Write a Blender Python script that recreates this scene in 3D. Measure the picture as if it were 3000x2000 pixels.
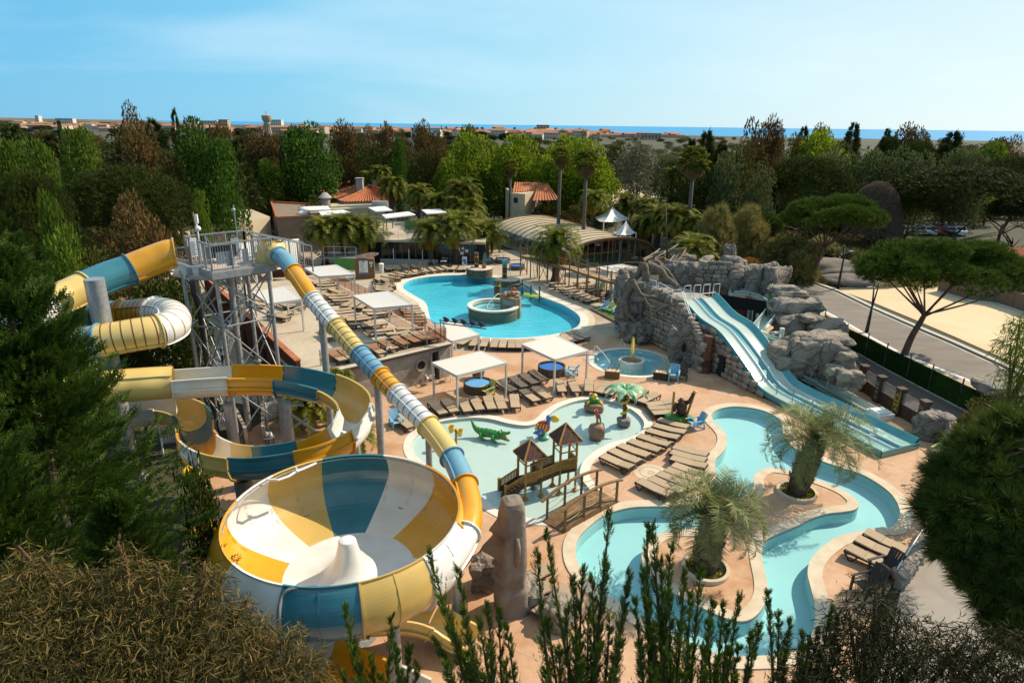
from math import*
import bpy,math,random
import numpy as np
from mathutils import Vector,Matrix,noise as mnoise
for o in list(bpy.data.objects):
 bpy.data.objects.remove(o,do_unlink=1)
SC=bpy.context.scene
COL=SC.collection
R=radians
random.seed(7)
RNG=np.random.default_rng(11)
W0,H0,FPX=3000.0,2000.0,1900.0
CAMH,PITCH,ROLL=17.0,R(18.47),0.0124
CAM=Vector((0,0,CAMH))
FW=Vector((0,cos(PITCH),-sin(PITCH)))
_r0,_u0=Vector((1,0,0)),Vector((0,sin(PITCH),cos(PITCH)))
RT=_r0*cos(ROLL)+_u0*sin(ROLL)
UP=_u0*cos(ROLL)-_r0*sin(ROLL)
cd=bpy.data.cameras.new('camera')
cam=bpy.data.objects.new('camera',cd)
COL.objects.link(cam)
cam.matrix_world=Matrix(((RT.x,UP.x,-FW.x,0),(RT.y,UP.y,-FW.y,0),(RT.z,UP.z,-FW.z,CAMH),(0,0,0,1)))
cd.sensor_width=36.0
cd.lens=36.0*FPX/W0
cd.clip_start,cd.clip_end=0.5,60000
SC.camera=cam
SUN_AZ,SUN_EL=R(62),R(40)
W=bpy.data.worlds.new('World')
SC.world=W
W.use_nodes=1
_n,_l=W.node_tree.nodes,W.node_tree.links
_n.clear()
_out=_n.new('ShaderNodeOutputWorld'); _bg=_n.new('ShaderNodeBackground')
_sky=_n.new('ShaderNodeTexSky'); _sky.sky_type='NISHITA'; _sky.sun_disc=0
_sky.sun_elevation=SUN_EL; _sky.sun_rotation=SUN_AZ
_sky.altitude=0; _sky.air_density=1.0; _sky.dust_density=0.25; _sky.ozone_density=2.0
_tc=_n.new('ShaderNodeTexCoord')
_sep=_n.new('ShaderNodeVectorMath'); _sep.operation='DOT_PRODUCT'; _sep.inputs[1].default_value=(sin(SUN_AZ),cos(SUN_AZ),0)
_mr=_n.new('ShaderNodeMapRange'); _mr.inputs['From Min'].default_value=-1; _mr.inputs['From Max'].default_value=1
_rp=_n.new('ShaderNodeValToRGB'); _e=_rp.color_ramp.elements
_stops=[(0.0,(.16,.44,.72)),(.40,(.115,.50,.83)),(.58,(.20,.61,.89)),(.74,(.40,.75,.93)),(.95,(.74,.90,.965)),(1.0,(.82,.93,.97))]
_e[0].position,_e[1].position=0.0,1.0
for _q,_c in _stops[1:-1]:_e.new(_q)
for _k,(_q,_c)in zip(sorted(_e,key=lambda k:k.position),_stops):_k.color=(*_c,1)
_sc=_n.new('ShaderNodeVectorMath'); _sc.operation='SCALE'; _sc.inputs['Scale'].default_value=8.3
_mix=_n.new('ShaderNodeMix'); _mix.data_type='RGBA'; _mix.inputs['Factor'].default_value=.85
_xyz=_n.new('ShaderNodeSeparateXYZ'); _zr=_n.new('ShaderNodeMapRange'); _zr.interpolation_type='SMOOTHSTEP'
_zr.inputs['From Min'].default_value=.15; _zr.inputs['From Max'].default_value=.85; _zr.inputs['To Max'].default_value=.9
_zm=_n.new('ShaderNodeMix'); _zm.data_type='RGBA'; _zm.inputs['B'].default_value=(.47,.60,.70,1)
_l.new(_tc.outputs['Generated'],_xyz.inputs[0]); _l.new(_xyz.outputs['Z'],_zr.inputs['Value']); _l.new(_zr.outputs['Result'],_zm.inputs['Factor'])
_mp=_n.new('ShaderNodeMapping'); _mp.inputs['Scale'].default_value=(1.2,1.2,6.0)
_cn=_n.new('ShaderNodeTexNoise'); _cn.inputs['Scale'].default_value=1.6; _cn.inputs['Detail'].default_value=8; _cn.inputs['Distortion'].default_value=.3
_cr=_n.new('ShaderNodeMapRange'); _cr.inputs['From Min'].default_value=.48; _cr.inputs['From Max'].default_value=.9; _cr.inputs['To Max'].default_value=.42
_mx=_n.new('ShaderNodeMix'); _mx.data_type='RGBA'; _mx.inputs['B'].default_value=(8.3,9.0,9.4,1)
_bg.inputs['Strength'].default_value=0.095
_l.new(_tc.outputs['Generated'],_sep.inputs[0]); _l.new(_sep.outputs['Value'],_mr.inputs['Value']); _l.new(_mr.outputs['Result'],_rp.inputs['Fac'])
_l.new(_rp.outputs['Color'],_zm.inputs['A']); _l.new(_zm.outputs['Result'],_sc.inputs[0]); _l.new(_sky.outputs['Color'],_mix.inputs['A']); _l.new(_sc.outputs['Vector'],_mix.inputs['B'])
_l.new(_tc.outputs['Generated'],_mp.inputs['Vector']); _l.new(_mp.outputs['Vector'],_cn.inputs['Vector']); _l.new(_cn.outputs['Fac'],_cr.inputs['Value'])
_l.new(_cr.outputs['Result'],_mx.inputs['Factor']); _l.new(_mix.outputs['Result'],_mx.inputs['A'])
_l.new(_mx.outputs['Result'],_bg.inputs['Color']); _l.new(_bg.outputs['Background'],_out.inputs['Surface'])
sd=bpy.data.lights.new('sun','SUN'); sd.energy=4.6; sd.angle=R(0.5); sd.color=(1.0,0.87,0.68)
sun=bpy.data.objects.new('sun',sd); COL.objects.link(sun)
SDIR=Vector((sin(SUN_AZ)*cos(SUN_EL),cos(SUN_AZ)*cos(SUN_EL),sin(SUN_EL)))
sun.rotation_euler=SDIR.to_track_quat('Z','Y').to_euler()
vs=SC.view_settings
vs.view_transform='Standard'; vs.look='None'; vs.exposure=0.42; vs.gamma=1; vs.use_curve_mapping=0
cy=SC.cycles
cy.max_bounces=6; cy.diffuse_bounces=2; cy.glossy_bounces=2; cy.transmission_bounces=4; cy.transparent_max_bounces=10
cy.caustics_reflective=0; cy.caustics_refractive=0; cy.sample_clamp_indirect=4
def ray(p):
 x,y=p[0],p[1]
 return(FW*FPX+RT*(x-W0/2)-UP*(y-H0/2)).normalized()
def G(p,z=0.0):
 d=ray(p); t=(z-CAMH)/d.z
 return CAM+d*t
def D(p,Y):
 d=ray(p); return CAM+d*(Y/d.y)
def VPl(p,a,b):
 d=ray(p); n=Vector((-(b-a).y,(b-a).x,0))
 return CAM+d*(n.dot(a-CAM)/n.dot(d))
def PX(v):
 q=Vector(v)-CAM; z=q.dot(FW)
 return(W0/2+FPX*q.dot(RT)/z,H0/2-FPX*q.dot(UP)/z,z)
def K(ox,oy,s=3.136):return lambda x,y:(ox+x/s,oy+y/s)
T1,T2,T3,T4=K(0,300),K(750,300),K(1500,300),K(2250,300)
A1,A2,A3,A4=K(100,650),K(750,700),K(1500,700),K(2250,700)
B1,B2,B3,B4=K(400,1050),K(1150,1050),K(1800,1050),K(2250,1050)
C1,C2,C3,C4=K(0,1500),K(750,1500),K(1500,1500),K(2250,1500)
HS=5.8725
H1,H2,H3,H4=K(500,620,HS),K(500,870,HS),K(900,740,HS),K(900,960,HS)
H5,H6,H7,H8=K(1300,720,HS),K(1700,720,HS),K(1800,900,HS),K(2080,820,HS)
DP=K(0,0,2352/3000)
def V(*a):return Vector(a)
class MB:
 def __init__(s):s.v=[]; s.f=[]; s.m=[]
 def add(s,vs,fs,mi=0):
  o=len(s.v); s.v.extend([tuple(q)for q in vs]); s.f.extend([tuple(i+o for i in f)for f in fs]); s.m.extend([mi]*len(fs)); return s
 def box(s,c,size,rz=0,mi=0,M=None):
  hx,hy,hz=size[0]/2,size[1]/2,size[2]/2
  P=[Vector((x,y,z))for z in(-hz,hz)for x,y in((-hx,-hy),(hx,-hy),(hx,hy),(-hx,hy))]
  Mx=M or Matrix.Rotation(rz,3,'Z')
  s.add([Mx@q+Vector(c)for q in P],[(3,2,1,0),(4,5,6,7),(0,1,5,4),(1,2,6,5),(2,3,7,6),(3,0,4,7)],mi); return s
 def bar(s,a,b,w,h=None,mi=0,up=(0,0,1)):
  a,b=Vector(a),Vector(b); h=h or w; d=(b-a); L=d.length
  if L<1e-6:return s
  d/=L; u=Vector(up)
  if abs(d.dot(u))>.98:u=Vector((0,1,0))
  x=d.cross(u).normalized(); z=x.cross(d)
  P=[p+x*(i*w/2)+z*(j*h/2)for p in(a,b)for i,j in((-1,-1),(1,-1),(1,1),(-1,1))]
  s.add(P,[(0,1,2,3),(7,6,5,4),(1,0,4,5),(2,1,5,6),(3,2,6,7),(0,3,7,4)],mi); return s
 def tube(s,pts,r,n=8,mi=0,cap=1):
  pts=[Vector(p)for p in pts]; rs=r if hasattr(r,'__len__')else[r]*len(pts)
  fr=frames(pts); V_=[]
  for(p,t,x,y),q in zip(fr,rs):
   for k in range(n):
    a=2*pi*k/n; V_.append(p+(x*cos(a)+y*sin(a))*q)
  F=[]
  for i in range(len(pts)-1):
   for k in range(n):
    F.append((i*n+k,i*n+(k+1)%n,(i+1)*n+(k+1)%n,(i+1)*n+k))
  if cap:F.append(tuple(range(n))[::-1]); F.append(tuple((len(pts)-1)*n+k for k in range(n)))
  s.add(V_,F,mi); return s
 def lathe(s,prof,c=(0,0,0),n=16,mi=0,a0=0,a1=2*pi,cap=0):
  full=abs(a1-a0-2*pi)<1e-6; m=n if full else n+1; V_=[]
  for r,z in prof:
   for k in range(m):
    a=a0+(a1-a0)*k/n; V_.append((c[0]+r*cos(a),c[1]+r*sin(a),c[2]+z))
  F=[]
  for i in range(len(prof)-1):
   for k in range(n):
    k2=(k+1)%m; F.append((i*m+k,i*m+k2,(i+1)*m+k2,(i+1)*m+k))
  if cap:F.append(tuple((len(prof)-1)*m+k for k in range(m)))
  s.add(V_,F,mi); return s
 def prism(s,poly,z0,z1,mi=0,top=1,bot=0,side=1):
  n=len(poly); P=[(p[0],p[1],z0)for p in poly]+[(p[0],p[1],z1)for p in poly]; F=[]
  ar=sum(poly[i][0]*poly[(i+1)%n][1]-poly[(i+1)%n][0]*poly[i][1]for i in range(n))
  if side:
   for i in range(n):
    j=(i+1)%n; F.append((i,j,n+j,n+i)if ar>0 else(j,i,n+i,n+j))
  if top:F.append(tuple(range(n,2*n))if ar>0 else tuple(range(n,2*n))[::-1])
  if bot:F.append(tuple(range(n))[::-1]if ar>0 else tuple(range(n)))
  s.add(P,F,mi); return s
 def strip(s,A,B,mi=0):
  n=len(A); s.add(list(A)+list(B),[(i,i+1,n+i+1,n+i)for i in range(n-1)],mi); return s
 def ball(s,c,r,n=10,m=6,mi=0,sc=(1,1,1)):
  P=[(0,0,-1)]; F=[]
  for j in range(1,m):
   t=-pi/2+pi*j/m
   for k in range(n):P.append((cos(t)*cos(2*pi*k/n),cos(t)*sin(2*pi*k/n),sin(t)))
  P.append((0,0,1)); L=len(P)-1
  for k in range(n):
   F.append((0,1+(k+1)%n,1+k)); F.append((L,L-n+k,L-n+(k+1)%n))
  for j in range(m-2):
   for k in range(n):F.append((1+j*n+k,1+j*n+(k+1)%n,1+(j+1)*n+(k+1)%n,1+(j+1)*n+k))
  s.add([(c[0]+p[0]*r*sc[0],c[1]+p[1]*r*sc[1],c[2]+p[2]*r*sc[2])for p in P],F,mi); return s
 def mesh(s,name,mats,sm=0):
  me=bpy.data.meshes.new(name); me.from_pydata(s.v,[],s.f)
  for m in(mats if isinstance(mats,(list,tuple))else[mats]):me.materials.append(m)
  if any(s.m):me.polygons.foreach_set('material_index',s.m)
  if sm:
   me.polygons.foreach_set('use_smooth',[1]*len(s.f))
   if sm!=1:me.set_sharp_from_angle(angle=R(sm))
  me.update(); return me
def frames(pts,up=Vector((0,0,1))):
 out=[]; n=len(pts); x=None
 for i in range(n):
  t=(pts[min(i+1,n-1)]-pts[max(i-1,0)]).normalized()
  if x is None:
   u=up if abs(t.dot(up))<.95 else Vector((0,1,0)); x=t.cross(u).normalized()
  else:
   x=(x-t*x.dot(t)).normalized()
  out.append((pts[i],t,x,x.cross(t)*-1 if 0 else t.cross(x)*-1))
 return out
def spline(P,n=8,closed=0):
 P=[Vector(p)for p in P]; out=[]; m=len(P)
 for i in range(m if closed else m-1):
  g=(lambda k:P[k%m])if closed else(lambda k:P[max(0,min(m-1,k))])
  a,b,c,d=g(i-1),g(i),g(i+1),g(i+2)
  for k in range(n):
   t=k/n
   out.append(.5*((2*b)+(c-a)*t+(2*a-5*b+4*c-d)*t*t+(3*b-a-3*c+d)*t**3))
 if not closed:out.append(P[-1])
 return out
def tag(o,label=None,cat=None,group=None,kind=None):
 if label:o['label']=label
 if cat:o['category']=cat
 if group:o['group']=group
 if kind:o['kind']=kind
 return o
def thing(name,label,cat,loc=(0,0,0),rz=0,group=None):
 o=bpy.data.objects.new(name,None); COL.objects.link(o)
 o.location=loc; o.rotation_euler=(0,0,rz); o.empty_display_size=.2
 return tag(o,label,cat,group)
def LM(o):return Matrix.LocRotScale(o.location,o.rotation_euler,o.scale)
def WM(o):return(WM(o.parent)@o.matrix_parent_inverse@LM(o))if o.parent else LM(o)
def obj(name,mb,mats,parent=None,sm=0,W=0,loc=None,rz=None,label=None):
 me=mb.mesh(name,mats,sm)if isinstance(mb,MB)else mb
 o=bpy.data.objects.new(name,me); COL.objects.link(o)
 if loc is not None:o.location=loc
 if rz is not None:o.rotation_euler=rz if hasattr(rz,'__len__')else(0,0,rz)
 if parent:
  o.parent=parent
  if W:o.matrix_parent_inverse=WM(parent).inverted()
 if label:o['label']=label
 return o
def struct(name,mb,mats,sm=0):return tag(obj(name,mb,mats,None,sm),kind='structure')
def kids(o):return KID.get(o.name,None)or[c for c in o.children]
KID={}
def dup(root,loc,rz=0,sc=None,label=None,group=None,parent=None):
 def rec(o,par):
  c=o.copy(); COL.objects.link(c)
  if par:c.parent=par; c.matrix_parent_inverse=o.matrix_parent_inverse.copy()
  if o.name not in KID:KID[o.name]=list(o.children)
  for ch in KID[o.name]:rec(ch,c)
  return c
 r=rec(root,None); r.location=loc; r.rotation_euler=rz if hasattr(rz,'__len__')else(0,0,rz)
 if sc is not None:r.scale=sc if hasattr(sc,'__len__')else(sc,)*3
 if label:r['label']=label
 if group:r['group']=group
 return r
ORD='first second third fourth fifth sixth seventh eighth ninth tenth eleventh twelfth thirteenth fourteenth fifteenth sixteenth seventeenth eighteenth nineteenth twentieth'.split()
def mat(name,c,rough=.6,c2=None,ns=4.0,bump=0,bs=None,metal=0,spec=.5,det=4,lo=.35,hi=.65,c3=None,ns3=.6,coat=0,rnd=0,stretch=None):
 m=bpy.data.materials.new(name); m.use_nodes=1; N,L=m.node_tree.nodes,m.node_tree.links
 b=N['Principled BSDF']; b.inputs['Base Color'].default_value=(*c,1); b.inputs['Roughness'].default_value=rough
 b.inputs['Metallic'].default_value=metal; b.inputs['Specular IOR Level'].default_value=spec
 if coat:b.inputs['Coat Weight'].default_value=coat; b.inputs['Coat Roughness'].default_value=.12
 src=None
 if c2 or bump or rnd:
  tc=N.new('ShaderNodeTexCoord'); vec=tc.outputs['Object']
  if stretch:
   mp=N.new('ShaderNodeMapping'); mp.inputs['Scale'].default_value=stretch; L.new(vec,mp.inputs['Vector']); vec=mp.outputs['Vector']
 if c2:
  n=N.new('ShaderNodeTexNoise'); n.inputs['Scale'].default_value=ns; n.inputs['Detail'].default_value=det; L.new(vec,n.inputs['Vector'])
  r=N.new('ShaderNodeMapRange'); r.inputs['From Min'].default_value=lo; r.inputs['From Max'].default_value=hi; L.new(n.outputs['Fac'],r.inputs['Value'])
  x=N.new('ShaderNodeMix'); x.data_type='RGBA'; x.inputs['A'].default_value=(*c,1); x.inputs['B'].default_value=(*c2,1)
  L.new(r.outputs['Result'],x.inputs['Factor']); src=x.outputs['Result']
  if c3:
   n3=N.new('ShaderNodeTexNoise'); n3.inputs['Scale'].default_value=ns3; n3.inputs['Detail'].default_value=5; L.new(vec,n3.inputs['Vector'])
   r3=N.new('ShaderNodeMapRange'); r3.inputs['From Min'].default_value=.52; r3.inputs['From Max'].default_value=.68; L.new(n3.outputs['Fac'],r3.inputs['Value'])
   x3=N.new('ShaderNodeMix'); x3.data_type='RGBA'; x3.inputs['B'].default_value=(*c3,1); L.new(src,x3.inputs['A']); L.new(r3.outputs['Result'],x3.inputs['Factor']); src=x3.outputs['Result']
 if rnd:
  oi=N.new('ShaderNodeObjectInfo'); hs=N.new('ShaderNodeHueSaturation')
  mr=N.new('ShaderNodeMapRange'); mr.inputs['To Min'].default_value=1-rnd; mr.inputs['To Max'].default_value=1+rnd
  L.new(oi.outputs['Random'],mr.inputs['Value']); L.new(mr.outputs['Result'],hs.inputs['Value'])
  if src:L.new(src,hs.inputs['Color'])
  else:hs.inputs['Color'].default_value=(*c,1)
  src=hs.outputs['Color']
 if src:L.new(src,b.inputs['Base Color'])
 if bump:
  nb=N.new('ShaderNodeTexNoise'); nb.inputs['Scale'].default_value=bs or ns*3; nb.inputs['Detail'].default_value=5; L.new(vec,nb.inputs['Vector'])
  bp=N.new('ShaderNodeBump'); bp.inputs['Strength'].default_value=bump; bp.inputs['Distance'].default_value=.05
  L.new(nb.outputs['Fac'],bp.inputs['Height']); L.new(bp.outputs['Normal'],b.inputs['Normal'])
 return m
def leafmat(name,c,c2,trans=.3,rough=.65,rnd=.18,spec=.12,c3=None):
 """foliage: each leaf carries its own random tint; light passes through a little"""
 m=bpy.data.materials.new(name); m.use_nodes=1; N,L=m.node_tree.nodes,m.node_tree.links
 b=N['Principled BSDF']; out=N['Material Output']
 at=N.new('ShaderNodeAttribute'); at.attribute_name='tint'
 x=N.new('ShaderNodeValToRGB'); e=x.color_ramp.elements; e[0].color=(*c,1); e[1].color=(*(c3 or c2),1)
 if c3:k=e.new(.55); k.color=(*c2,1)
 L.new(at.outputs['Fac'],x.inputs['Fac'])
 oi=N.new('ShaderNodeObjectInfo'); hs=N.new('ShaderNodeHueSaturation'); mr=N.new('ShaderNodeMapRange')
 mr.inputs['To Min'].default_value=1-rnd; mr.inputs['To Max'].default_value=1+rnd
 L.new(oi.outputs['Random'],mr.inputs['Value']); L.new(mr.outputs['Result'],hs.inputs['Value']); L.new(x.outputs['Color'],hs.inputs['Color'])
 L.new(hs.outputs['Color'],b.inputs['Base Color']); b.inputs['Roughness'].default_value=rough; b.inputs['Specular IOR Level'].default_value=spec
 t=N.new('ShaderNodeBsdfTranslucent'); L.new(hs.outputs['Color'],t.inputs['Color'])
 ms=N.new('ShaderNodeMixShader'); ms.inputs['Fac'].default_value=trans
 L.new(b.outputs['BSDF'],ms.inputs[1]); L.new(t.outputs['BSDF'],ms.inputs[2]); L.new(ms.outputs['Shader'],out.inputs['Surface'])
 return m
def watermat(name,tint,ripple=.15,scale=3.0,foam=0):
 """clear water: sees through to the floor, mirrors the sky at a slant, small ripples"""
 m=bpy.data.materials.new(name); m.use_nodes=1; N,L=m.node_tree.nodes,m.node_tree.links
 out=N['Material Output']; N.remove(N['Principled BSDF'])
 t=N.new('ShaderNodeBsdfTransparent'); t.inputs['Color'].default_value=(*tint,1)
 g=N.new('ShaderNodeBsdfGlossy'); g.inputs['Roughness'].default_value=.04
 lw=N.new('ShaderNodeLayerWeight'); pw=N.new('ShaderNodeMath'); pw.operation='POWER'; pw.inputs[1].default_value=5; L.new(lw.outputs['Facing'],pw.inputs[0])
 f=N.new('ShaderNodeMath'); f.operation='MULTIPLY_ADD'; f.inputs[1].default_value=.95; f.inputs[2].default_value=.022; L.new(pw.outputs[0],f.inputs[0])
 tc=N.new('ShaderNodeTexCoord'); n=N.new('ShaderNodeTexNoise'); n.inputs['Scale'].default_value=scale; n.inputs['Detail'].default_value=3
 mp=N.new('ShaderNodeMapping'); mp.inputs['Scale'].default_value=(.6,1.5,1); L.new(tc.outputs['Object'],mp.inputs['Vector']); L.new(mp.outputs['Vector'],n.inputs['Vector'])
 b=N.new('ShaderNodeBump'); b.inputs['Strength'].default_value=ripple; b.inputs['Distance'].default_value=.1
 L.new(n.outputs['Fac'],b.inputs['Height']); L.new(b.outputs['Normal'],lw.inputs['Normal']); L.new(b.outputs['Normal'],g.inputs['Normal'])
 ms=N.new('ShaderNodeMixShader'); L.new(f.outputs[0],ms.inputs['Fac']); L.new(t.outputs['BSDF'],ms.inputs[1]); L.new(g.outputs['BSDF'],ms.inputs[2])
 last=ms.outputs['Shader']
 if foam:
  n2=N.new('ShaderNodeTexNoise'); n2.inputs['Scale'].default_value=1.6; n2.inputs['Detail'].default_value=6; n2.inputs['Distortion'].default_value=1.5; L.new(tc.outputs['Object'],n2.inputs['Vector'])
  r=N.new('ShaderNodeMapRange'); r.inputs['From Min'].default_value=.6; r.inputs['From Max'].default_value=.72; r.inputs['To Max'].default_value=foam; L.new(n2.outputs['Fac'],r.inputs['Value'])
  d=N.new('ShaderNodeBsdfDiffuse'); d.inputs['Color'].default_value=(.85,.9,.9,1)
  m2=N.new('ShaderNodeMixShader'); L.new(r.outputs['Result'],m2.inputs['Fac']); L.new(last,m2.inputs[1]); L.new(d.outputs['BSDF'],m2.inputs[2]); last=m2.outputs['Shader']
 L.new(last,out.inputs['Surface']); return m
def glassmat(name,tint,refl=1.0):
 m=watermat(name,tint,0.0,1.0); return m
M={}
M['white']=mat('white_paint',(.78,.77,.74),.4,(.7,.69,.66),2)
M['pergola']=mat('pergola_white',(.58,.54,.49),.6)
M['cream']=mat('cream_shell',(.72,.68,.60),.3,(.66,.60,.50),1.2,coat=.3)
M['tan']=mat('tan_shell',(.60,.40,.11),.3,(.54,.36,.10),1.2,coat=.3)
M['orange']=mat('orange_shell',(.72,.33,.012),.28,(.64,.28,.01),1.2,coat=.3)
M['yellow']=mat('yellow_shell',(.70,.50,.16),.3,(.62,.44,.14),1.2,coat=.3)
M['teal']=mat('teal_shell',(.035,.175,.225),.25,(.03,.15,.19),1.2,coat=.3)
M['sky']=mat('light_blue_shell',(.16,.34,.44),.3,(.13,.30,.40),1.2,coat=.3)
M['shellwhite']=mat('white_shell',(.74,.72,.68),.3,(.66,.63,.58),1.5,coat=.3)
M['steel']=mat('galvanised_steel',(.34,.35,.36),.45,(.26,.27,.28),5,metal=.35)
M['steeldk']=mat('dark_steel',(.10,.10,.10),.5,(.14,.14,.14),4,metal=.3)
M['black']=mat('black_plastic',(.012,.012,.012),.5)
M['brownpl']=mat('dark_brown_plastic',(.022,.017,.014),.55,(.03,.024,.02),6)
M['sling']=mat('taupe_sling',(.43,.31,.195),.85,(.38,.275,.175),14,bump=.1,bs=60,rnd=.08)
M['wood']=mat('brown_timber',(.24,.135,.055),.75,(.16,.085,.035),3,bump=.2,bs=14,stretch=(1,1,6),rnd=.12)
M['woodlt']=mat('light_timber',(.36,.23,.12),.75,(.27,.165,.08),3,bump=.2,bs=14,rnd=.12)
M['wooddk']=mat('dark_timber',(.075,.04,.022),.75,(.05,.027,.015),4,bump=.2,rnd=.15)
M['bamboo']=mat('bamboo',(.42,.25,.06),.5,(.32,.17,.035),5,rnd=.12)
M['rope']=mat('rope',(.42,.33,.2),.9)
def rockmat(name,c,c2,c3,crease,vs=.9):
 m=mat(name,c,.88,c2,1.3,bump=0,c3=c3,ns3=.8); N,L=m.node_tree.nodes,m.node_tree.links; b=N['Principled BSDF']; src=b.inputs['Base Color'].links[0].from_socket
 tc=N.new('ShaderNodeTexCoord'); nz=N.new('ShaderNodeTexNoise'); nz.inputs['Scale'].default_value=1.7; nz.inputs['Detail'].default_value=5; L.new(tc.outputs['Object'],nz.inputs['Vector'])
 ad=N.new('ShaderNodeVectorMath'); ad.operation='MULTIPLY_ADD'; ad.inputs[1].default_value=(1.1,1.1,1.1); L.new(nz.outputs['Color'],ad.inputs[0]); L.new(tc.outputs['Object'],ad.inputs[2])
 mp=N.new('ShaderNodeMapping'); mp.inputs['Scale'].default_value=(.7,.7,1.5); L.new(ad.outputs['Vector'],mp.inputs['Vector'])
 vo=N.new('ShaderNodeTexVoronoi'); vo.feature='DISTANCE_TO_EDGE'; vo.inputs['Scale'].default_value=vs; L.new(mp.outputs['Vector'],vo.inputs['Vector'])
 r=N.new('ShaderNodeMapRange'); r.inputs['From Max'].default_value=.045; r.inputs['To Min'].default_value=.75; r.inputs['To Max'].default_value=0; L.new(vo.outputs['Distance'],r.inputs['Value'])
 x=N.new('ShaderNodeMix'); x.data_type='RGBA'; x.inputs['B'].default_value=(*crease,1); L.new(src,x.inputs['A']); L.new(r.outputs['Result'],x.inputs['Factor']); L.new(x.outputs['Result'],b.inputs['Base Color'])
 r2=N.new('ShaderNodeMapRange'); r2.inputs['From Max'].default_value=.12; L.new(vo.outputs['Distance'],r2.inputs['Value'])
 n2=N.new('ShaderNodeTexNoise'); n2.inputs['Scale'].default_value=4.5; n2.inputs['Detail'].default_value=8; n2.inputs['Roughness'].default_value=.65; L.new(ad.outputs['Vector'],n2.inputs['Vector'])
 s_=N.new('ShaderNodeMath'); s_.operation='ADD'; L.new(r2.outputs['Result'],s_.inputs[0]); L.new(n2.outputs['Fac'],s_.inputs[1])
 bp=N.new('ShaderNodeBump'); bp.inputs['Strength'].default_value=.8; bp.inputs['Distance'].default_value=.12; L.new(s_.outputs[0],bp.inputs['Height']); L.new(bp.outputs['Normal'],b.inputs['Normal']); return m
M['rock']=rockmat('grey_rock',(.20,.165,.135),(.27,.225,.185),(.13,.105,.085),(.05,.04,.032))
M['rocklt']=rockmat('pale_rock',(.31,.255,.20),(.25,.205,.16),(.20,.16,.125),(.09,.07,.055),.8)
M['rock_x']=mat('grey_rock',(.19,.17,.155),.85,(.27,.245,.22),1.6,bump=.9,bs=2.2,c3=(.10,.085,.075),ns3=1.1)
M['stone']=mat('wall_stone',(.22,.175,.135),.88,(.31,.255,.20),3,bump=.6,bs=8,rnd=.35)
M['mortar']=mat('dark_mortar',(.045,.04,.036),.95,(.065,.058,.05),6,bump=.3)
M['root']=mat('grey_root',(.17,.13,.095),.85,(.11,.085,.06),3,bump=.7,bs=9)
M['blue']=mat('sky_blue_plastic',(.17,.42,.62),.45,rnd=.08)
M['lime']=mat('lime_plastic',(.44,.50,.16),.45)
M['green']=mat('toy_green',(.045,.28,.05),.35,(.03,.20,.035),5)
M['red']=mat('toy_red',(.52,.045,.02),.4)
M['toyyellow']=mat('toy_yellow',(.75,.46,.02),.35)
M['toyblue']=mat('toy_blue',(.03,.16,.55),.35)
M['brownfur']=mat('toy_brown',(.075,.032,.018),.55,(.05,.022,.012),5,bump=.4)
M['tarpblue']=mat('blue_cover',(.015,.12,.42),.45,(.02,.16,.5),6,bump=.3,bs=5)
M['tarplight']=mat('light_blue_cover',(.10,.32,.62),.45,(.14,.38,.66),6,bump=.4,bs=5)
M['terracotta']=mat('terracotta',(.42,.135,.05),.8,(.33,.10,.04),1.5,rnd=.12)
M['redwall']=mat('red_render',(.24,.085,.045),.9,(.20,.07,.04),2)
M['render']=mat('beige_render',(.50,.40,.26),.9,(.44,.35,.23),1.5)
M['plaster']=mat('weathered_plaster',(.36,.31,.25),.9,(.25,.20,.155),1.3,bump=.5,bs=5,c3=(.17,.13,.10),ns3=.9)
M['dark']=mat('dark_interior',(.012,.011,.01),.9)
M['concrete']=mat('concrete',(.36,.33,.29),.9,(.30,.27,.24),2,bump=.15)
M['glass']=glassmat('clear_glass',(.86,.90,.90))
M['bronzeglass']=glassmat('bronze_glass',(.68,.50,.42))
M['turf']=mat('artificial_turf',(.05,.13,.025),.95,(.04,.10,.02),8)
M['limeturf']=mat('lime_turf',(.25,.36,.03),.95)
def densify(poly,closed=1,n=6):return spline([V(p[0],p[1],0)for p in poly],n,closed)
def offset(poly,d):
 n=len(poly); out=[]
 ar=sum(poly[i].x*poly[(i+1)%n].y-poly[(i+1)%n].x*poly[i].y for i in range(n)); sg=1 if ar>0 else-1
 for i in range(n):
  t=(poly[(i+1)%n]-poly[i-1]); t.z=0; t.normalize()
  out.append(poly[i]+V(t.y,-t.x,0)*d*sg)
 return out
def sheet(name,poly,z,m,kind='structure'):
 mb=MB(); mb.prism([(p.x,p.y)for p in poly],z-.01,z,side=0)
 return tag(obj(name,mb,m),kind=kind)
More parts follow.
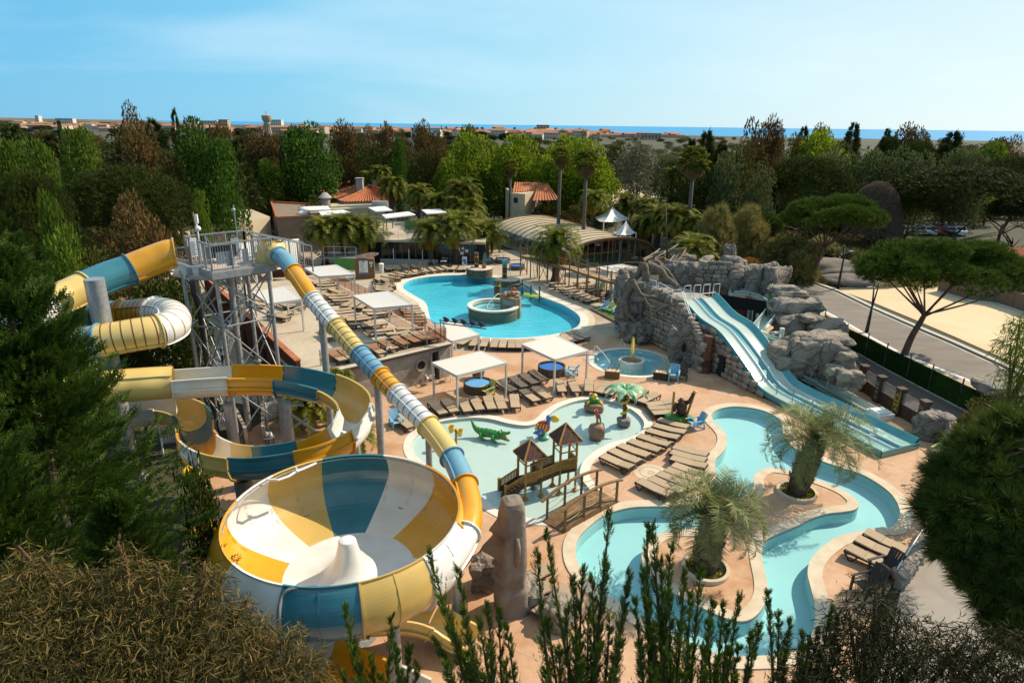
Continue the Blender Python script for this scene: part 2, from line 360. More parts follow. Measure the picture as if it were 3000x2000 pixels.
def deckmat(name,c,c2,stain,joint):
 """stamped coloured concrete: mottled, stained, with saw-cut joints and faint slate relief"""
 m=mat(name,c,.8,c2,.55,c3=stain,ns3=.35,bump=.0); N,L=m.node_tree.nodes,m.node_tree.links; b=N['Principled BSDF']
 src=b.inputs['Base Color'].links[0].from_socket
 tc=N.new('ShaderNodeTexCoord')
 n=N.new('ShaderNodeTexNoise'); n.inputs['Scale'].default_value=3.2; n.inputs['Detail'].default_value=8; L.new(tc.outputs['Object'],n.inputs['Vector'])
 r=N.new('ShaderNodeMapRange'); r.inputs['From Min'].default_value=.3; r.inputs['From Max'].default_value=.7; r.inputs['To Min'].default_value=.90; r.inputs['To Max'].default_value=1.07; L.new(n.outputs['Fac'],r.inputs['Value'])
 n2=N.new('ShaderNodeTexNoise'); n2.inputs['Scale'].default_value=.55; n2.inputs['Detail'].default_value=6; n2.inputs['Distortion'].default_value=.8; L.new(tc.outputs['Object'],n2.inputs['Vector'])
 r2=N.new('ShaderNodeMapRange'); r2.inputs['From Min'].default_value=.60; r2.inputs['From Max'].default_value=.66; r2.inputs['To Max'].default_value=.5; L.new(n2.outputs['Fac'],r2.inputs['Value'])
 x2=N.new('ShaderNodeMix'); x2.data_type='RGBA'; x2.inputs['B'].default_value=(*stain,1); L.new(src,x2.inputs['A']); L.new(r2.outputs['Result'],x2.inputs['Factor'])
 mu=N.new('ShaderNodeMix'); mu.data_type='RGBA'; mu.blend_type='MULTIPLY'; mu.inputs['Factor'].default_value=1
 L.new(x2.outputs['Result'],mu.inputs['A']); L.new(r.outputs['Result'],mu.inputs['B'])
 br=N.new('ShaderNodeTexBrick'); br.offset=0; br.inputs['Scale'].default_value=1; br.inputs['Mortar Size'].default_value=.014; br.inputs['Brick Width'].default_value=4.3; br.inputs['Row Height'].default_value=3.9
 br.inputs['Color1'].default_value=(1,1,1,1); br.inputs['Color2'].default_value=(1,1,1,1); br.inputs['Mortar'].default_value=(joint,joint,joint,1)
 mp=N.new('ShaderNodeMapping'); mp.inputs['Rotation'].default_value=(0,0,.5); L.new(tc.outputs['Object'],mp.inputs['Vector']); L.new(mp.outputs['Vector'],br.inputs['Vector'])
 m3=N.new('ShaderNodeMix'); m3.data_type='RGBA'; m3.blend_type='MULTIPLY'; m3.inputs['Factor'].default_value=1
 L.new(mu.outputs['Result'],m3.inputs['A']); L.new(br.outputs['Color'],m3.inputs['B']); L.new(m3.outputs['Result'],b.inputs['Base Color'])
 bp=N.new('ShaderNodeBump'); bp.inputs['Strength'].default_value=.25; bp.inputs['Distance'].default_value=.02; L.new(n.outputs['Fac'],bp.inputs['Height']); L.new(bp.outputs['Normal'],b.inputs['Normal'])
 return m
M['deck']=deckmat('salmon_stamped_concrete',(.55,.335,.205),(.48,.285,.165),(.42,.21,.09),.72)
M['deckgrey']=deckmat('beige_deck',(.46,.37,.27),(.40,.32,.23),(.34,.25,.16),.8)
M['terr']=deckmat('terrace_concrete',(.50,.41,.30),(.45,.365,.265),(.38,.30,.21),.78)
M['coping']=mat('coping_stone',(.60,.50,.37),.75,(.52,.41,.28),1.5,bump=.2,bs=6)
M['copingwhite']=mat('white_coping',(.70,.64,.55),.7,(.62,.56,.47),1.5,bump=.15,bs=6)
M['asphalt']=mat('asphalt',(.215,.18,.15),.92,(.165,.14,.118),.7,bump=.2,bs=40,stretch=(.35,1.2,1))
M['asphaltdk']=mat('service_lane',(.12,.10,.085),.92,(.09,.075,.06),.6,bump=.2,bs=20)
M['sand']=mat('pale_sand',(.66,.50,.31),.95,(.60,.45,.27),.25,bump=.15,bs=20)
M['pave']=mat('pavement',(.46,.36,.25),.9,(.39,.30,.20),.5,bump=.15,bs=10)
M['kerb']=mat('kerb_concrete',(.55,.50,.42),.9,(.47,.42,.35),2)
M['soil']=mat('wood_floor',(.060,.055,.026),.95,(.038,.040,.016),.05,c3=(.10,.085,.05),ns3=.012)
M['grassm']=mat('meadow',(.13,.13,.04),.95,(.17,.14,.06),.2)
M['poolpale']=mat('pale_pool_liner',(.50,.59,.55),.6,(.47,.56,.53),.4)
M['poolriver']=mat('river_pool_liner',(.38,.60,.60),.6,(.35,.57,.58),.3)
M['poolblue']=mat('blue_pool_liner',(.14,.60,.72),.5,(.10,.52,.66),.35)
M['spafloor']=mat('spa_floor',(.42,.66,.66),.5,(.36,.60,.62),1)
M['waterkid']=watermat('shallow_water',(.93,.98,.97),.05,2.0)
M['waterriv']=watermat('river_water',(.84,.97,.98),.10,2.2)
M['waterblue']=watermat('pool_water',(.70,.95,.97),.55,1.6)
M['waterspa']=watermat('spa_water',(.80,.95,.96),.35,3.0,foam=.75)
def seamat():
 m=bpy.data.materials.new('sea_water'); m.use_nodes=1; N,L=m.node_tree.nodes,m.node_tree.links; b=N['Principled BSDF']
 b.inputs['Base Color'].default_value=(.02,.20,.40,1); b.inputs['Roughness'].default_value=.55; b.inputs['Specular IOR Level'].default_value=.25
 tc=N.new('ShaderNodeTexCoord'); mp=N.new('ShaderNodeMapping'); mp.inputs['Scale'].default_value=(.002,.02,1); L.new(tc.outputs['Object'],mp.inputs['Vector'])
 n=N.new('ShaderNodeTexNoise'); n.inputs['Scale'].default_value=1; n.inputs['Detail'].default_value=6; L.new(mp.outputs['Vector'],n.inputs['Vector'])
 x=N.new('ShaderNodeMix'); x.data_type='RGBA'; x.inputs['A'].default_value=(.02,.22,.46,1); x.inputs['B'].default_value=(.045,.31,.56,1); L.new(n.outputs['Fac'],x.inputs['Factor']); L.new(x.outputs['Result'],b.inputs['Base Color'])
 return m
M['sea']=seamat()
kid_px=[B2(*q)for q in((1730,385),(1850,375),(2000,395),(2140,440),(2250,510),(2310,590),(2290,660),(2200,720),(2040,765),(1920,815),(1820,880),(1745,960),(1720,1050),(1735,1110),(1800,1190),(1830,1260),(1700,1360),(1550,1440),(1430,1475),(1240,1465),(1090,1440),(950,1375),(830,1280),(650,1190),(480,1080),(330,985),(220,900),(185,830),(190,760),(240,690),(340,620),(450,580),(580,560),(740,545),(900,557),(1040,592),(1170,615),(1280,612),(1380,575),(1450,505),(1530,450),(1630,410))]
KIDW=densify([G(p)for p in kid_px],1,3)
riv_px=[B3(*q)for q in((1100,448),(1230,456),(1350,480),(1450,520),(1530,580),(1545,660),(1560,730),(1640,820),(1760,890),(1880,940),(2070,1005))]+[B4(*q)for q in((760,1035),(890,1085),(1060,1190),(1160,1290),(1208,1400),(1200,1475),(1130,1560))]+[C4(*q)for q in((1040,145),(900,175),(760,200),(630,240),(520,310),(430,390),(375,480),(362,580),(390,700),(420,830),(432,950),(415,1080),(370,1170),(300,1240),(200,1290),(60,1320),(-110,1330))]+[C3(*q)for q in((2050,1330),(1900,1305),(1760,1265),(1600,1190),(1400,1090),(1200,975),(1040,875),(880,775),(760,680),(680,590),(620,500),(592,420),(585,330),(605,260),(650,195),(740,110),(840,40))]+[B3(*q)for q in((60,1395),(200,1372),(400,1366),(560,1368),(700,1350),(850,1270),(930,1160),(935,1060),(920,980),(940,920),(1000,860),(1035,780),(1025,710),(980,650),(920,590),(890,530),(930,485),(1010,458))]
RIVW=densify([G(p,-.02)for p in riv_px],1,3)
isl_px=[B3(*q)for q in((1275,1110),(1310,1050),(1400,1008),(1500,1012),(1640,1040),(1800,1095),(1960,1150),(2120,1222),(2220,1300),(2245,1350),(2200,1395),(2080,1415),(1950,1430),(1800,1478),(1690,1535))]+[C3(*q)for q in((2352,245),(2300,320),(2295,420),(2320,540),(2345,660),(2345,780),(2290,900),(2200,985),(2100,1008),(1990,985),(1870,940),(1700,860),(1500,755),(1320,640),(1225,540),(1190,430),(1205,350),(1260,260),(1350,205),(1500,165),(1700,140))]+[B3(*q)for q in((1000,1340),(1120,1300),(1230,1240),(1280,1180))]
ISL=densify([G(p)for p in isl_px],1,3)
main_px=[DP(*q)for q in((925,660),(940,645),(985,636),(1050,632),(1105,634),(1150,640),(1190,648),(1222,664),(1240,680),(1262,689),(1295,702),(1322,718),(1333,733),(1326,750),(1295,763),(1245,772),(1180,777),(1110,775),(1045,764),(995,744),(985,720),(977,695),(950,678))]
MAIN=densify([G(p)for p in main_px],1,4)
def ell(c,rx,n=40):return[V(c.x+rx*cos(2*pi*k/n),c.y+rx*sin(2*pi*k/n),0)for k in range(n)]
_j0,_j1=G(A3(750,1130)),G(A3(1445,1130))
SPAC=(_j0+_j1)/2; SPAR=(_j1-_j0).length/2
SPA=ell(SPAC,SPAR)
POOLS=[KIDW,RIVW,MAIN,SPA]
def fill(outline,holes,z):
 """flat sheet with openings, by constrained triangulation"""
 from mathutils.geometry import delaunay_2d_cdt
 vs,es=[],[]
 for lp in[outline]+holes:
  o=len(vs); vs+=[Vector((p.x,p.y))for p in lp]; es+=[(o+i,o+(i+1)%len(lp))for i in range(len(lp))]
 r=delaunay_2d_cdt(vs,es,[],0,1e-6)
 def inside(p,lp):
  c=0; n=len(lp)
  for i in range(n):
   a,b=lp[i],lp[i-1]
   if(a.y>p[1])!=(b.y>p[1])and p[0]<(b.x-a.x)*(p[1]-a.y)/(b.y-a.y)+a.x:c=not c
  return c
 mb=MB(); F=[]
 for f in r[2]:
  c=sum((r[0][i]for i in f),Vector((0,0)))/len(f)
  if inside(c,outline)and not any(inside(c,h)for h in holes):F.append(tuple(f))
 P=[(q.x,q.y,z)for q in r[0]]
 for k,f in enumerate(F):
  a,b,c=[Vector(P[i])for i in f[:3]]
  if(b-a).cross(c-a).z<0:F[k]=f[::-1]
 mb.add(P,F); return mb
DIV_A,DIV_B=G(A2(1750,1030)),G(A3(1130,880))
deck_out=[G(p)for p in[(400,1990),(620,1330),(900,1150),A2(1770,1040),A3(280,1000),A3(1020,880),(1880,960),(2300,900),(2440,990),(2560,1130),(2700,1230),(2810,1350),(2720,1540),(2560,1800),(2500,1990)]]+[V(14,9,0),V(-14,9,0)]
deckmb=fill(deck_out,[KIDW,RIVW,SPA],0.0)
struct('pool_deck',deckmb,M['deck'])
up_out=[G(A2(1770,1040)),G(A3(280,1000)),G(A3(1020,880)),G((1880,960)),G((2300,900)),V(18,62,0),V(12,92,0),V(-14,92,0),V(-40,86,0),V(-40,40,0),V(-18,38,0),V(-12,36,0)]
struct('upper_pool_deck',fill(up_out,[MAIN],0.004),M['deckgrey'])
hole=[V(-60,4,0),V(60,4,0),V(60,110,0),V(-60,110,0)]
big=[V(-9000,-400,0),V(9000,-400,0),V(9000,1500,0),V(2600,1250,0),V(900,1150,0),V(450,1350,0),V(100,1650,0),V(-300,2200,0),V(-900,3400,0),V(-9000,5200,0)]
gm=fill(big,[hole],-.05)
hp=[(p.x,p.y)for p in hole]
gm.prism(hp,-2.4,-.05,top=0); gm.add([(p[0],p[1],-2.4)for p in hp],[(0,1,2,3)])
struct('ground',gm,M['soil'])
gr2=fill([V(-60,4,0),V(60,4,0),V(60,110,0),V(-60,110,0)],[KIDW,RIVW,SPA,MAIN],-.05)
struct('resort_ground',gr2,M['soil'])
sea=MB(); sea.add([(-60000,-2000,-3),(60000,-2000,-3),(60000,58000,-3),(-60000,58000,-3)],[(0,1,2,3)])
struct('sea',sea,M['sea'])
def ring(inner,outer,z0,z1,mb):
 n=len(inner)
 A=[V(p.x,p.y,z1)for p in inner]; B=[V(p.x,p.y,z1)for p in outer]; C=[V(p.x,p.y,z0)for p in outer]
 mb.strip(A+[A[0]],B+[B[0]]); mb.strip(B+[B[0]],C+[C[0]]); return mb
def basin(name,W,zf,mfloor,zw,mwater,wname,holes=[],copw=.42,mcop=None,h=.03):
 mb=MB(); f=fill(W,holes,zf); mb.add(f.v,f.f)
 for lp in[W]+holes:
  T=[V(p.x,p.y,.0)for p in lp]; Bt=[V(p.x,p.y,zf)for p in lp]; mb.strip(T+[T[0]],Bt+[Bt[0]])
 struct(name+'_basin',mb,mfloor)
 w=fill(W,holes,zw); struct(wname,w,mwater)
 if copw:
  cb=MB(); ring(W,offset(W,copw),0,h,cb); lip=[V(p.x,p.y,h)for p in W]; dn=[V(p.x,p.y,-.06)for p in W]; cb.strip(lip+[lip[0]],dn+[dn[0]])
  struct(name+'_coping',cb,mcop)
basin('children_pool',KIDW,-.16,M['poolpale'],-.05,M['waterkid'],'shallow_pool_water',copw=.5,mcop=M['copingwhite'])
basin('river_pool',RIVW,-.62,M['poolriver'],-.17,M['waterriv'],'river_pool_water',holes=[ISL],copw=.55,mcop=M['coping'],h=.05)
basin('main_pool',MAIN,-.75,M['poolblue'],-.12,M['waterblue'],'main_pool_water',copw=.75,mcop=M['copingwhite'])
basin('whirlpool',SPA,-.5,M['spafloor'],-.12,M['waterspa'],'whirlpool_water',copw=.4,mcop=M['copingwhite'])
cb=MB(); ring(offset(MAIN,.75),offset(MAIN,1.35),0,.018,cb); struct('main_pool_border',cb,M['coping'])
il=fill(ISL,[],.012); struct('river_island',il,M['deck'])
cb=MB(); ring(offset(ISL,-.5),ISL,-.1,.05,cb)
e=offset(ISL,-.5); cb.strip([V(p.x,p.y,.05)for p in e]+[V(e[0].x,e[0].y,.05)],[V(p.x,p.y,.0)for p in e]+[V(e[0].x,e[0].y,0)])
struct('river_island_coping',cb,M['coping'])
TZ=2.5
t_fl,t_fr,t_br,t_bl=G((868,1108),TZ),G((1317,1003),TZ),G((948,808),TZ),G((610,822),TZ)
t_far=G((900,775),TZ); t_far2=G((700,765),TZ)
TER=[t_fl,t_fr,t_br,t_far,t_far2,t_bl]
mb=MB(); mb.prism([(p.x,p.y)for p in TER],0,TZ,side=0); struct('terrace_floor',mb,M['terr'])
def lane(name,pa,pb,z,m,z0=None):
 A,B=[G(p)for p in pa],[G(p)for p in pb]
 mb=MB(); mb.strip([V(p.x,p.y,z)for p in A],[V(p.x,p.y,z)for p in B])
 if z0 is not None:
  for S in(A,B):mb.strip([V(p.x,p.y,z)for p in S],[V(p.x,p.y,z0)for p in S])
 return struct(name,mb,m)
rd_far=[T3(1560,985),T3(1780,1180),T3(1870,1245),T3(2050,1330),T3(2350,1490),A4(400,400),A4(650,490),A4(960,640),A4(1300,790),A4(1700,960),A4(2140,1160),A4(2352,1260),A4(3300,1720)]
rd_near=[T3(1430,1030),T3(1600,1180),T3(1740,1320),T3(1880,1420),A4(-200,330),A4(200,500),A4(440,610),A4(700,750),A4(960,900),A4(1280,1070),A4(1700,1230),A4(2000,1350),A4(3300,1960)]
lane('road',rd_far,rd_near,-.02,M['asphalt'])
def shift(ps,dx,dy):return[(p[0]+dx,p[1]+dy)for p in ps]
kf=[G(p)for p in rd_far]; kf2=[]
for i,p in enumerate(kf):
 t=(kf[min(i+1,len(kf)-1)]-kf[max(i-1,0)]).normalized(); kf2.append(p+V(-t.y,t.x,0)*.45)
if(kf2[5]-kf[5]).y<0:kf2=[a*2-b for a,b in zip(kf,kf2)]
mb=MB(); mb.strip([V(p.x,p.y,.13)for p in kf],[V(p.x,p.y,.13)for p in kf2]); mb.strip([V(p.x,p.y,-.03)for p in kf],[V(p.x,p.y,.13)for p in kf])
struct('kerb',mb,M['kerb'])
mb=MB(); q1=[a*1.9-b*.9 for a,b in zip(kf,kf2)]; q2=[a*1.55-b*.55 for a,b in zip(kf,kf2)]
mb.strip([V(p.x,p.y,-.012)for p in q1],[V(p.x,p.y,-.012)for p in q2]); struct('gutter_line',mb,M['kerb'])
kn=[G(p)for p in rd_near]; nn=[]
for i,p in enumerate(kn):
 t=(kn[min(i+1,len(kn)-1)]-kn[max(i-1,0)]).normalized(); s_=V(t.y,-t.x,0); s_=s_ if s_.y<0 else-s_; nn.append(s_)
E1=[p+s_*.32 for p,s_ in zip(kn,nn)]; E2=[p+s_*2.6 for p,s_ in zip(kn,nn)]
mb=MB(); mb.strip([V(p.x,p.y,.0)for p in kn],[V(p.x,p.y,0)for p in E1]); struct('road_edge_line',mb,M['white'])
mb=MB(); mb.strip([V(p.x,p.y,.0)for p in E1],[V(p.x,p.y,0)for p in E2]); struct('pavement',mb,M['pave'])
E3=[p+s_*3.2 for p,s_ in zip(kn,nn)]; E4=[p+s_*8.6 for p,s_ in zip(kn,nn)]
mb=MB(); mb.strip([V(p.x,p.y,-.03)for p in E3[3:]],[V(p.x,p.y,-.03)for p in E4[3:]]); struct('service_lane',mb,M['asphaltdk'])
lot=[G(p)for p in(A4(650,470),A4(1100,460),A4(1500,400),A4(2352,640),A4(3400,900),A4(3400,1650),A4(2352,1180),A4(2140,1085),A4(1700,890),A4(1300,720),A4(960,580))]
mb=MB(); mb.prism([(p.x,p.y)for p in lot],-.03,.0,side=0); struct('sand_lot',mb,M['sand'])
yd=[G(p)for p in(C4(1480,0),C4(2400,0),C4(3200,900),C4(3200,2000),C4(900,2000),C4(1240,640))]
mb=MB(); mb.prism([(p.x,p.y)for p in yd],-.2,.008,side=0); struct('concrete_yard',mb,mat('yard_concrete',(.30,.255,.21),.9,(.25,.21,.17),.8,c3=(.36,.31,.26),ns3=.4))
mb=MB(); mb.prism([(p.x,p.y)for p in[G(q,-.04)for q in(T3(950,720),T3(1300,640),T3(1480,700),T3(1420,880),T3(1150,850))]],-.1,-.035,side=0); struct('meadow',mb,M['grassm'])
mb=MB(); mb.prism([(p.x,p.y)for p in[G(q,-.04)for q in(T3(300,1030),T3(560,960),T3(1000,790),T3(1380,870),T3(1100,900),T3(760,1010),T3(540,1120),T3(380,1080))]],-.1,-.03,side=0); struct('sandy_path',mb,M['sand'])
mb=MB(); mb.prism([(p.x,p.y)for p in[G(q,-.04)for q in(T4(500,1210),T4(1300,1230),T4(1500,1260),T4(1300,1330),T4(700,1310),T4(500,1290))]],-.1,-.03,side=0); struct('car_park',mb,M['pave'])
def arclen(P):
 L=[0.0]
 for a,b in zip(P,P[1:]):L.append(L[-1]+(b-a).length)
 return L
def rsm(P,step):
 L=arclen(P); n=max(2,int(L[-1]/step)+1); out=[]; j=0
 for i in range(n):
  s=L[-1]*i/(n-1)
  while j<len(L)-2 and L[j+1]<s:j+=1
  t=(s-L[j])/max(1e-9,L[j+1]-L[j]); out.append(P[j].lerp(P[j+1],t))
 return out
def TBs(parent,P,r,m,stripe=None,n=20,gap=.42,flange=1,name='tube_section'):
 """one coloured length of closed slide tube: shell, joint stripes, bolted end flange, two seam ribs"""
 P=rsm(P,.14); fr=frames(P); mb=MB(); L=arclen(P)
 ringv=[]
 for(p,t,x,y)in fr:ringv.append([p+(x*cos(2*pi*k/n)+y*sin(2*pi*k/n))*r for k in range(n)])
 V_=[q for rg in ringv for q in rg]; F=[]; MI=[]
 for i in range(len(P)-1):
  for k in range(n):F.append((i*n+k,i*n+(k+1)%n,(i+1)*n+(k+1)%n,(i+1)*n+k))
 mb.add(V_,F)
 if stripe:
  s=gap*.6
  while s<L[-1]-.1:
   j=max(i for i in range(len(L))if L[i]<=s); j=min(j,len(P)-2); p,t,x,y=fr[j]; p=P[j]+t*(s-L[j])
   a=[p-t*.022+(x*cos(2*pi*k/n)+y*sin(2*pi*k/n))*(r+.008)for k in range(n)]
   b=[q+t*.044 for q in a]; mb.add(a+b,[(k,(k+1)%n,n+(k+1)%n,n+k)for k in range(n)],1); s+=gap
 for a in(R(38),R(218)):
  A=[p+(x*cos(a)+y*sin(a))*r for p,t,x,y in fr]; B=[p+(x*cos(a)+y*sin(a))*(r+.07)for p,t,x,y in fr]
  off=[(x*-sin(a)+y*cos(a))*.02 for p,t,x,y in fr]
  mb.strip([q+o for q,o in zip(B,off)],[q-o for q,o in zip(B,off)]); mb.strip([q+o for q,o in zip(A,off)],[q+o for q,o in zip(B,off)]); mb.strip([q-o for q,o in zip(B,off)],[q-o for q,o in zip(A,off)])
 o=obj(name,mb,[m,stripe or m],parent,sm=35,W=1)
 if flange:
  p,t,x,y=fr[0]; fb=MB(); c=lambda rr,d:[p+t*d+(x*cos(2*pi*k/n)+y*sin(2*pi*k/n))*rr for k in range(n)]
  rs=[c(r*.97,-.03),c(r+.085,-.03),c(r+.085,.03),c(r*.99,.03)]
  fb.add([q for g in rs for q in g],[(i*n+k,i*n+(k+1)%n,(i+1)*n+(k+1)%n,(i+1)*n+k)for i in range(3)for k in range(n)])
  obj('flange',fb,m,o,sm=35,W=1)
  bb=MB()
  for k in range(n):
   q=p+(x*cos(2*pi*(k+.5)/n)+y*sin(2*pi*(k+.5)/n))*(r+.05); bb.box(q-t*.035,(.03,.03,.03)); bb.box(q+t*.035,(.03,.03,.03))
  tag(obj('bolts',bb,M['steel'],o,W=1),kind='stuff')
 return o
UPROF=[(-.70,0),(-.72,-.30),(-.70,-.62),(-.58,-.90),(-.34,-1.06),(0,-1.11),(.34,-1.06),(.58,-.90),(.70,-.62),(.72,-.30),(.70,0)]
def CHs(parent,P,m,prof=UPROF,bank=0.0,sc=1.0,ribs=1,name='flume_section'):
 """one coloured length of open flume with rolled rims and outer ribs; bank = outward lean of the top"""
 P=rsm(P,.22); n=len(P); mb=MB(); rows=[]
 for i in range(n):
  t=(P[min(i+1,n-1)]-P[max(i-1,0)]).normalized(); s=V(t.y,-t.x,0).normalized(); u=s.cross(t)
  if u.z<0:u=-u
  b=bank[min(i*len(bank)//n,len(bank)-1)]if hasattr(bank,'__len__')else bank
  s2=s*cos(b)+u*sin(b); u2=u*cos(b)-s*sin(b); rows.append((P[i],s2,u2,t))
 pr=[(x*sc,y*sc)for x,y in prof]
 full=[(pr[0][0]-.09,-.09),(pr[0][0]-.09,.0)]+pr+[(pr[-1][0]+.09,.0),(pr[-1][0]+.09,-.09)]
 k=len(full); mb.add([p+s*a+u*b for p,s,u,t in rows for a,b in full],[(i*k+j,i*k+j+1,(i+1)*k+j+1,(i+1)*k+j)for i in range(n-1)for j in range(k-1)])
 o2=[(x*1.035,y*1.035)for x,y in pr]
 k2=len(o2); mb.add([p+s*a+u*b for p,s,u,t in rows for a,b in o2],[(i*k2+j,(i+1)*k2+j,(i+1)*k2+j+1,i*k2+j+1)for i in range(n-1)for j in range(k2-1)])
 if ribs:
  for sg in(-1,1):
   A=[p+s*sg*.70*sc-u*.5*sc for p,s,u,t in rows]; B=[p+s*sg*(.72*sc+.09)-u*.5*sc for p,s,u,t in rows]
   mb.strip(A,B); mb.strip([q-u*.07 for q,(p,s,u,t)in zip(B,rows)],[q-u*.07 for q,(p,s,u,t)in zip(A,rows)]); mb.strip(B,[q-u*.07 for q,(p,s,u,t)in zip(B,rows)])
 for(p,s,u,t)in(rows[0],):
  A=[p+s*a+u*b for a,b in o2]; B=[p+s*a*1.12+u*(b*1.09)for a,b in o2]; mb.strip(A,B); mb.strip([q+t*.04 for q in B],[q+t*.04 for q in A]); mb.strip(B,[q+t*.04 for q in B])
 return obj(name,mb,m,parent,sm=40,W=1)
def ppath(P,i0,i1,n=10):
 S=spline(P,n); a,b=int(round(i0*n)),int(round(i1*n)); return S[a:b+1]
def column(parent,top,r,zb=-.05,m=None,cap=1,name='support_column'):
 mb=MB(); t=Vector(top); mb.lathe([(r,zb),(r,t.z)],(t.x,t.y,0),16,cap=1)
 mb.lathe([(r*1.7,zb+.04),(r*1.7,zb+.08),(r,zb+.08)],(t.x,t.y,0),16)
 if cap:mb.lathe([(r*1.12,t.z-.05),(r*1.12,t.z+.02),(0.02,t.z+.03)],(t.x,t.y,0),16)
 return obj(name,mb,m or M['steel'],parent,sm=35,W=1)
ts=thing('tube_slide','striped tube slide in white, yellow, blue and orange, running from tower down to bowl','water slide',(-5,24,0))
PL_A,PL_B=D((822,752),33.3),V(-.2,20.2,4.55)
tp=[D((797,738),34.2),D((815,748),33.7),D((838,766),33.3)]
for p in((887,834),(917,877),(984,955),(1054,1036),(1115,1102),(1163,1153),(1254,1246)):tp.append(VPl(p,PL_A,PL_B))
tp+=[G((1324,1339),4.95),G((1362,1420),4.72),G((1377,1490),4.55),G((1366,1560),4.4),V(-5.4+3.85*cos(R(-24)),18.35+3.85*sin(R(-24)),4.2),V(-5.4+3.75*cos(R(-42)),18.35+3.75*sin(R(-42)),4.05)]
segs=[(0,1,'yellow',None),(1,2.5,'sky',None),(2.5,4,'orange',None),(4,5,'shellwhite','navy'),(5,6,'yellow','dgreen'),(6,7,'sky','navy'),(7,8,'orange','dgreen'),(8,9,'shellwhite','navy'),(9,10,'yellow',None),(10,11,'sky',None),(11,13,'orange',None),(13,15,'shellwhite',None)]
M['navy']=mat('navy_seal',(.02,.04,.12),.5); M['dgreen']=mat('dark_seal',(.045,.04,.02),.5); M['redseal']=mat('dark_red_seal',(.16,.02,.015),.5); M['ochreseal']=mat('ochre_seal',(.35,.24,.06),.5)
for a,b,m,s in segs:
 TBs(ts,ppath(tp,a,b),.50 if a==0 else .425,M[m],M[s]if s else None)
mb=MB(); c=tp[0]; mb.box(c+V(-.1,.25,-.35),(1.5,1.0,.7)); mb.lathe([(.72,-.75),(.75,-.2),(.72,.35),(.6,.5)],(c.x-.05,c.y+.1,c.z),18)
obj('entry_hood',mb,M['yellow'],ts,sm=40,W=1)
for i,t in((4.45,0),(6.75,0),(8.95,0)):
 q=ppath(tp,0,i)[-1]; column(ts,q-V(0,0,.42),.17 if i<8 else .13)
 ab=MB(); ab.bar(q-V(.25,.1,.47),q+V(.25,.1,-.47),.12,.12); obj('support_arm',ab,M['steel'],ts,W=1)
BC,BR,BZ=V(-5.4,18.35,5.0),3.68,5.0
bs=thing('bowl_slide','huge funnel bowl slide of white, ochre, orange and teal panels round a white cone','bowl slide',(BC.x,BC.y,0))
BPROF0=[(.02,.0),(.20,-.16),(.38,-.42),(.50,-.75),(.53,-1.05),(.44,-1.4),(.22,-1.72),(-.15,-1.98),(-.65,-2.18),(-1.15,-2.32),(-1.50,-2.40)]
BPROF=[(q.x,q.y)for q in spline([V(a,b,0)for a,b in BPROF0],3)]
def bang(p,z):
 q=G(p,z); return atan2(q.y-BC.y,q.x-BC.x)
brim=[B1(865,1300),C1(2110,480),C2(255,655),C2(930,615),C2(1495,390),C2(1800,85),B2(260,1000),B1(2240,930),B1(1710,925),B1(1235,1065)]
bflo=[C2(295,465),C2(250,650),None,None,None,C2(1350,440),C2(1220,265),C2(995,205),C2(720,225),C2(480,310)]
bcol=['shellwhite','orange','shellwhite','teal','tan','shellwhite','orange','cream','teal','tan']
ra=[bang(p,BZ)for p in brim]; fa=[bang(p,BZ-2.4)if p else None for p in bflo]
for i in range(1,len(ra)):
 while ra[i]<ra[i-1]-.01:ra[i]+=2*pi
for i in range(len(ra)):
 if fa[i]is None:fa[i]=ra[i]
 while fa[i]<ra[i]-pi:fa[i]+=2*pi
 while fa[i]>ra[i]+pi:fa[i]-=2*pi
for i in range(len(ra)):
 r0,r1,f0,f1=ra[i-1],ra[i],fa[i-1],fa[i]
 if i==0:r0-=2*pi; f0-=2*pi
 mb=MB(); n=max(4,int((r1-r0)/.07)); prof=[(.10,-.07),(.10,.02)]+BPROF; rows=[]
 for j,(dr,dz)in enumerate(prof):
  u=max(0,min(1,(j-14)/(len(prof)-15))); a0,a1=r0+(f0-r0)*u,r1+(f1-r1)*u
  rows.append([V(BC.x+(BR+dr)*cos(a0+(a1-a0)*k/n),BC.y+(BR+dr)*sin(a0+(a1-a0)*k/n),BZ+dz)for k in range(n+1)])
 for A,B in zip(rows,rows[1:]):mb.strip(A,B)
 for ang in((r0+.012),(r0+r1)/2):
  w=.075 if ang<(r0+r1)/2 else .03
  A=[V(BC.x+(BR+dr)*cos(ang),BC.y+(BR+dr)*sin(ang),BZ+dz)for dr,dz in BPROF[:22:3]]; cdir=V(cos(ang),sin(ang),0); sd_=V(-sin(ang),cos(ang),0)*.03
  B=[q+cdir*w+V(0,0,-w*(j/7))for j,q in enumerate(A)]
  mb.strip([q+sd_ for q in B],[q-sd_ for q in B]); mb.strip([q+sd_ for q in A],[q+sd_ for q in B]); mb.strip([q-sd_ for q in B],[q-sd_ for q in A])
 obj('bowl_panel',mb,M[bcol[i]],bs,sm=60,W=1)
FZ=BZ-2.4
mb=MB(); mb.lathe([(BR-1.50,0),(1.6,-.06),(1.0,-.02),(.8,.06),(.58,.28),(.42,.66),(.33,1.02),(.29,1.22),(.27,1.25)],(BC.x,BC.y,FZ),48)
obj('bowl_floor',mb,M['shellwhite'],bs,sm=40,W=1)
mb=MB(); mb.lathe([(.27,1.25),(.24,1.27),(.0,1.28)],(BC.x,BC.y,FZ),24); obj('cone_cap',mb,M['white'],bs,sm=40,W=1)
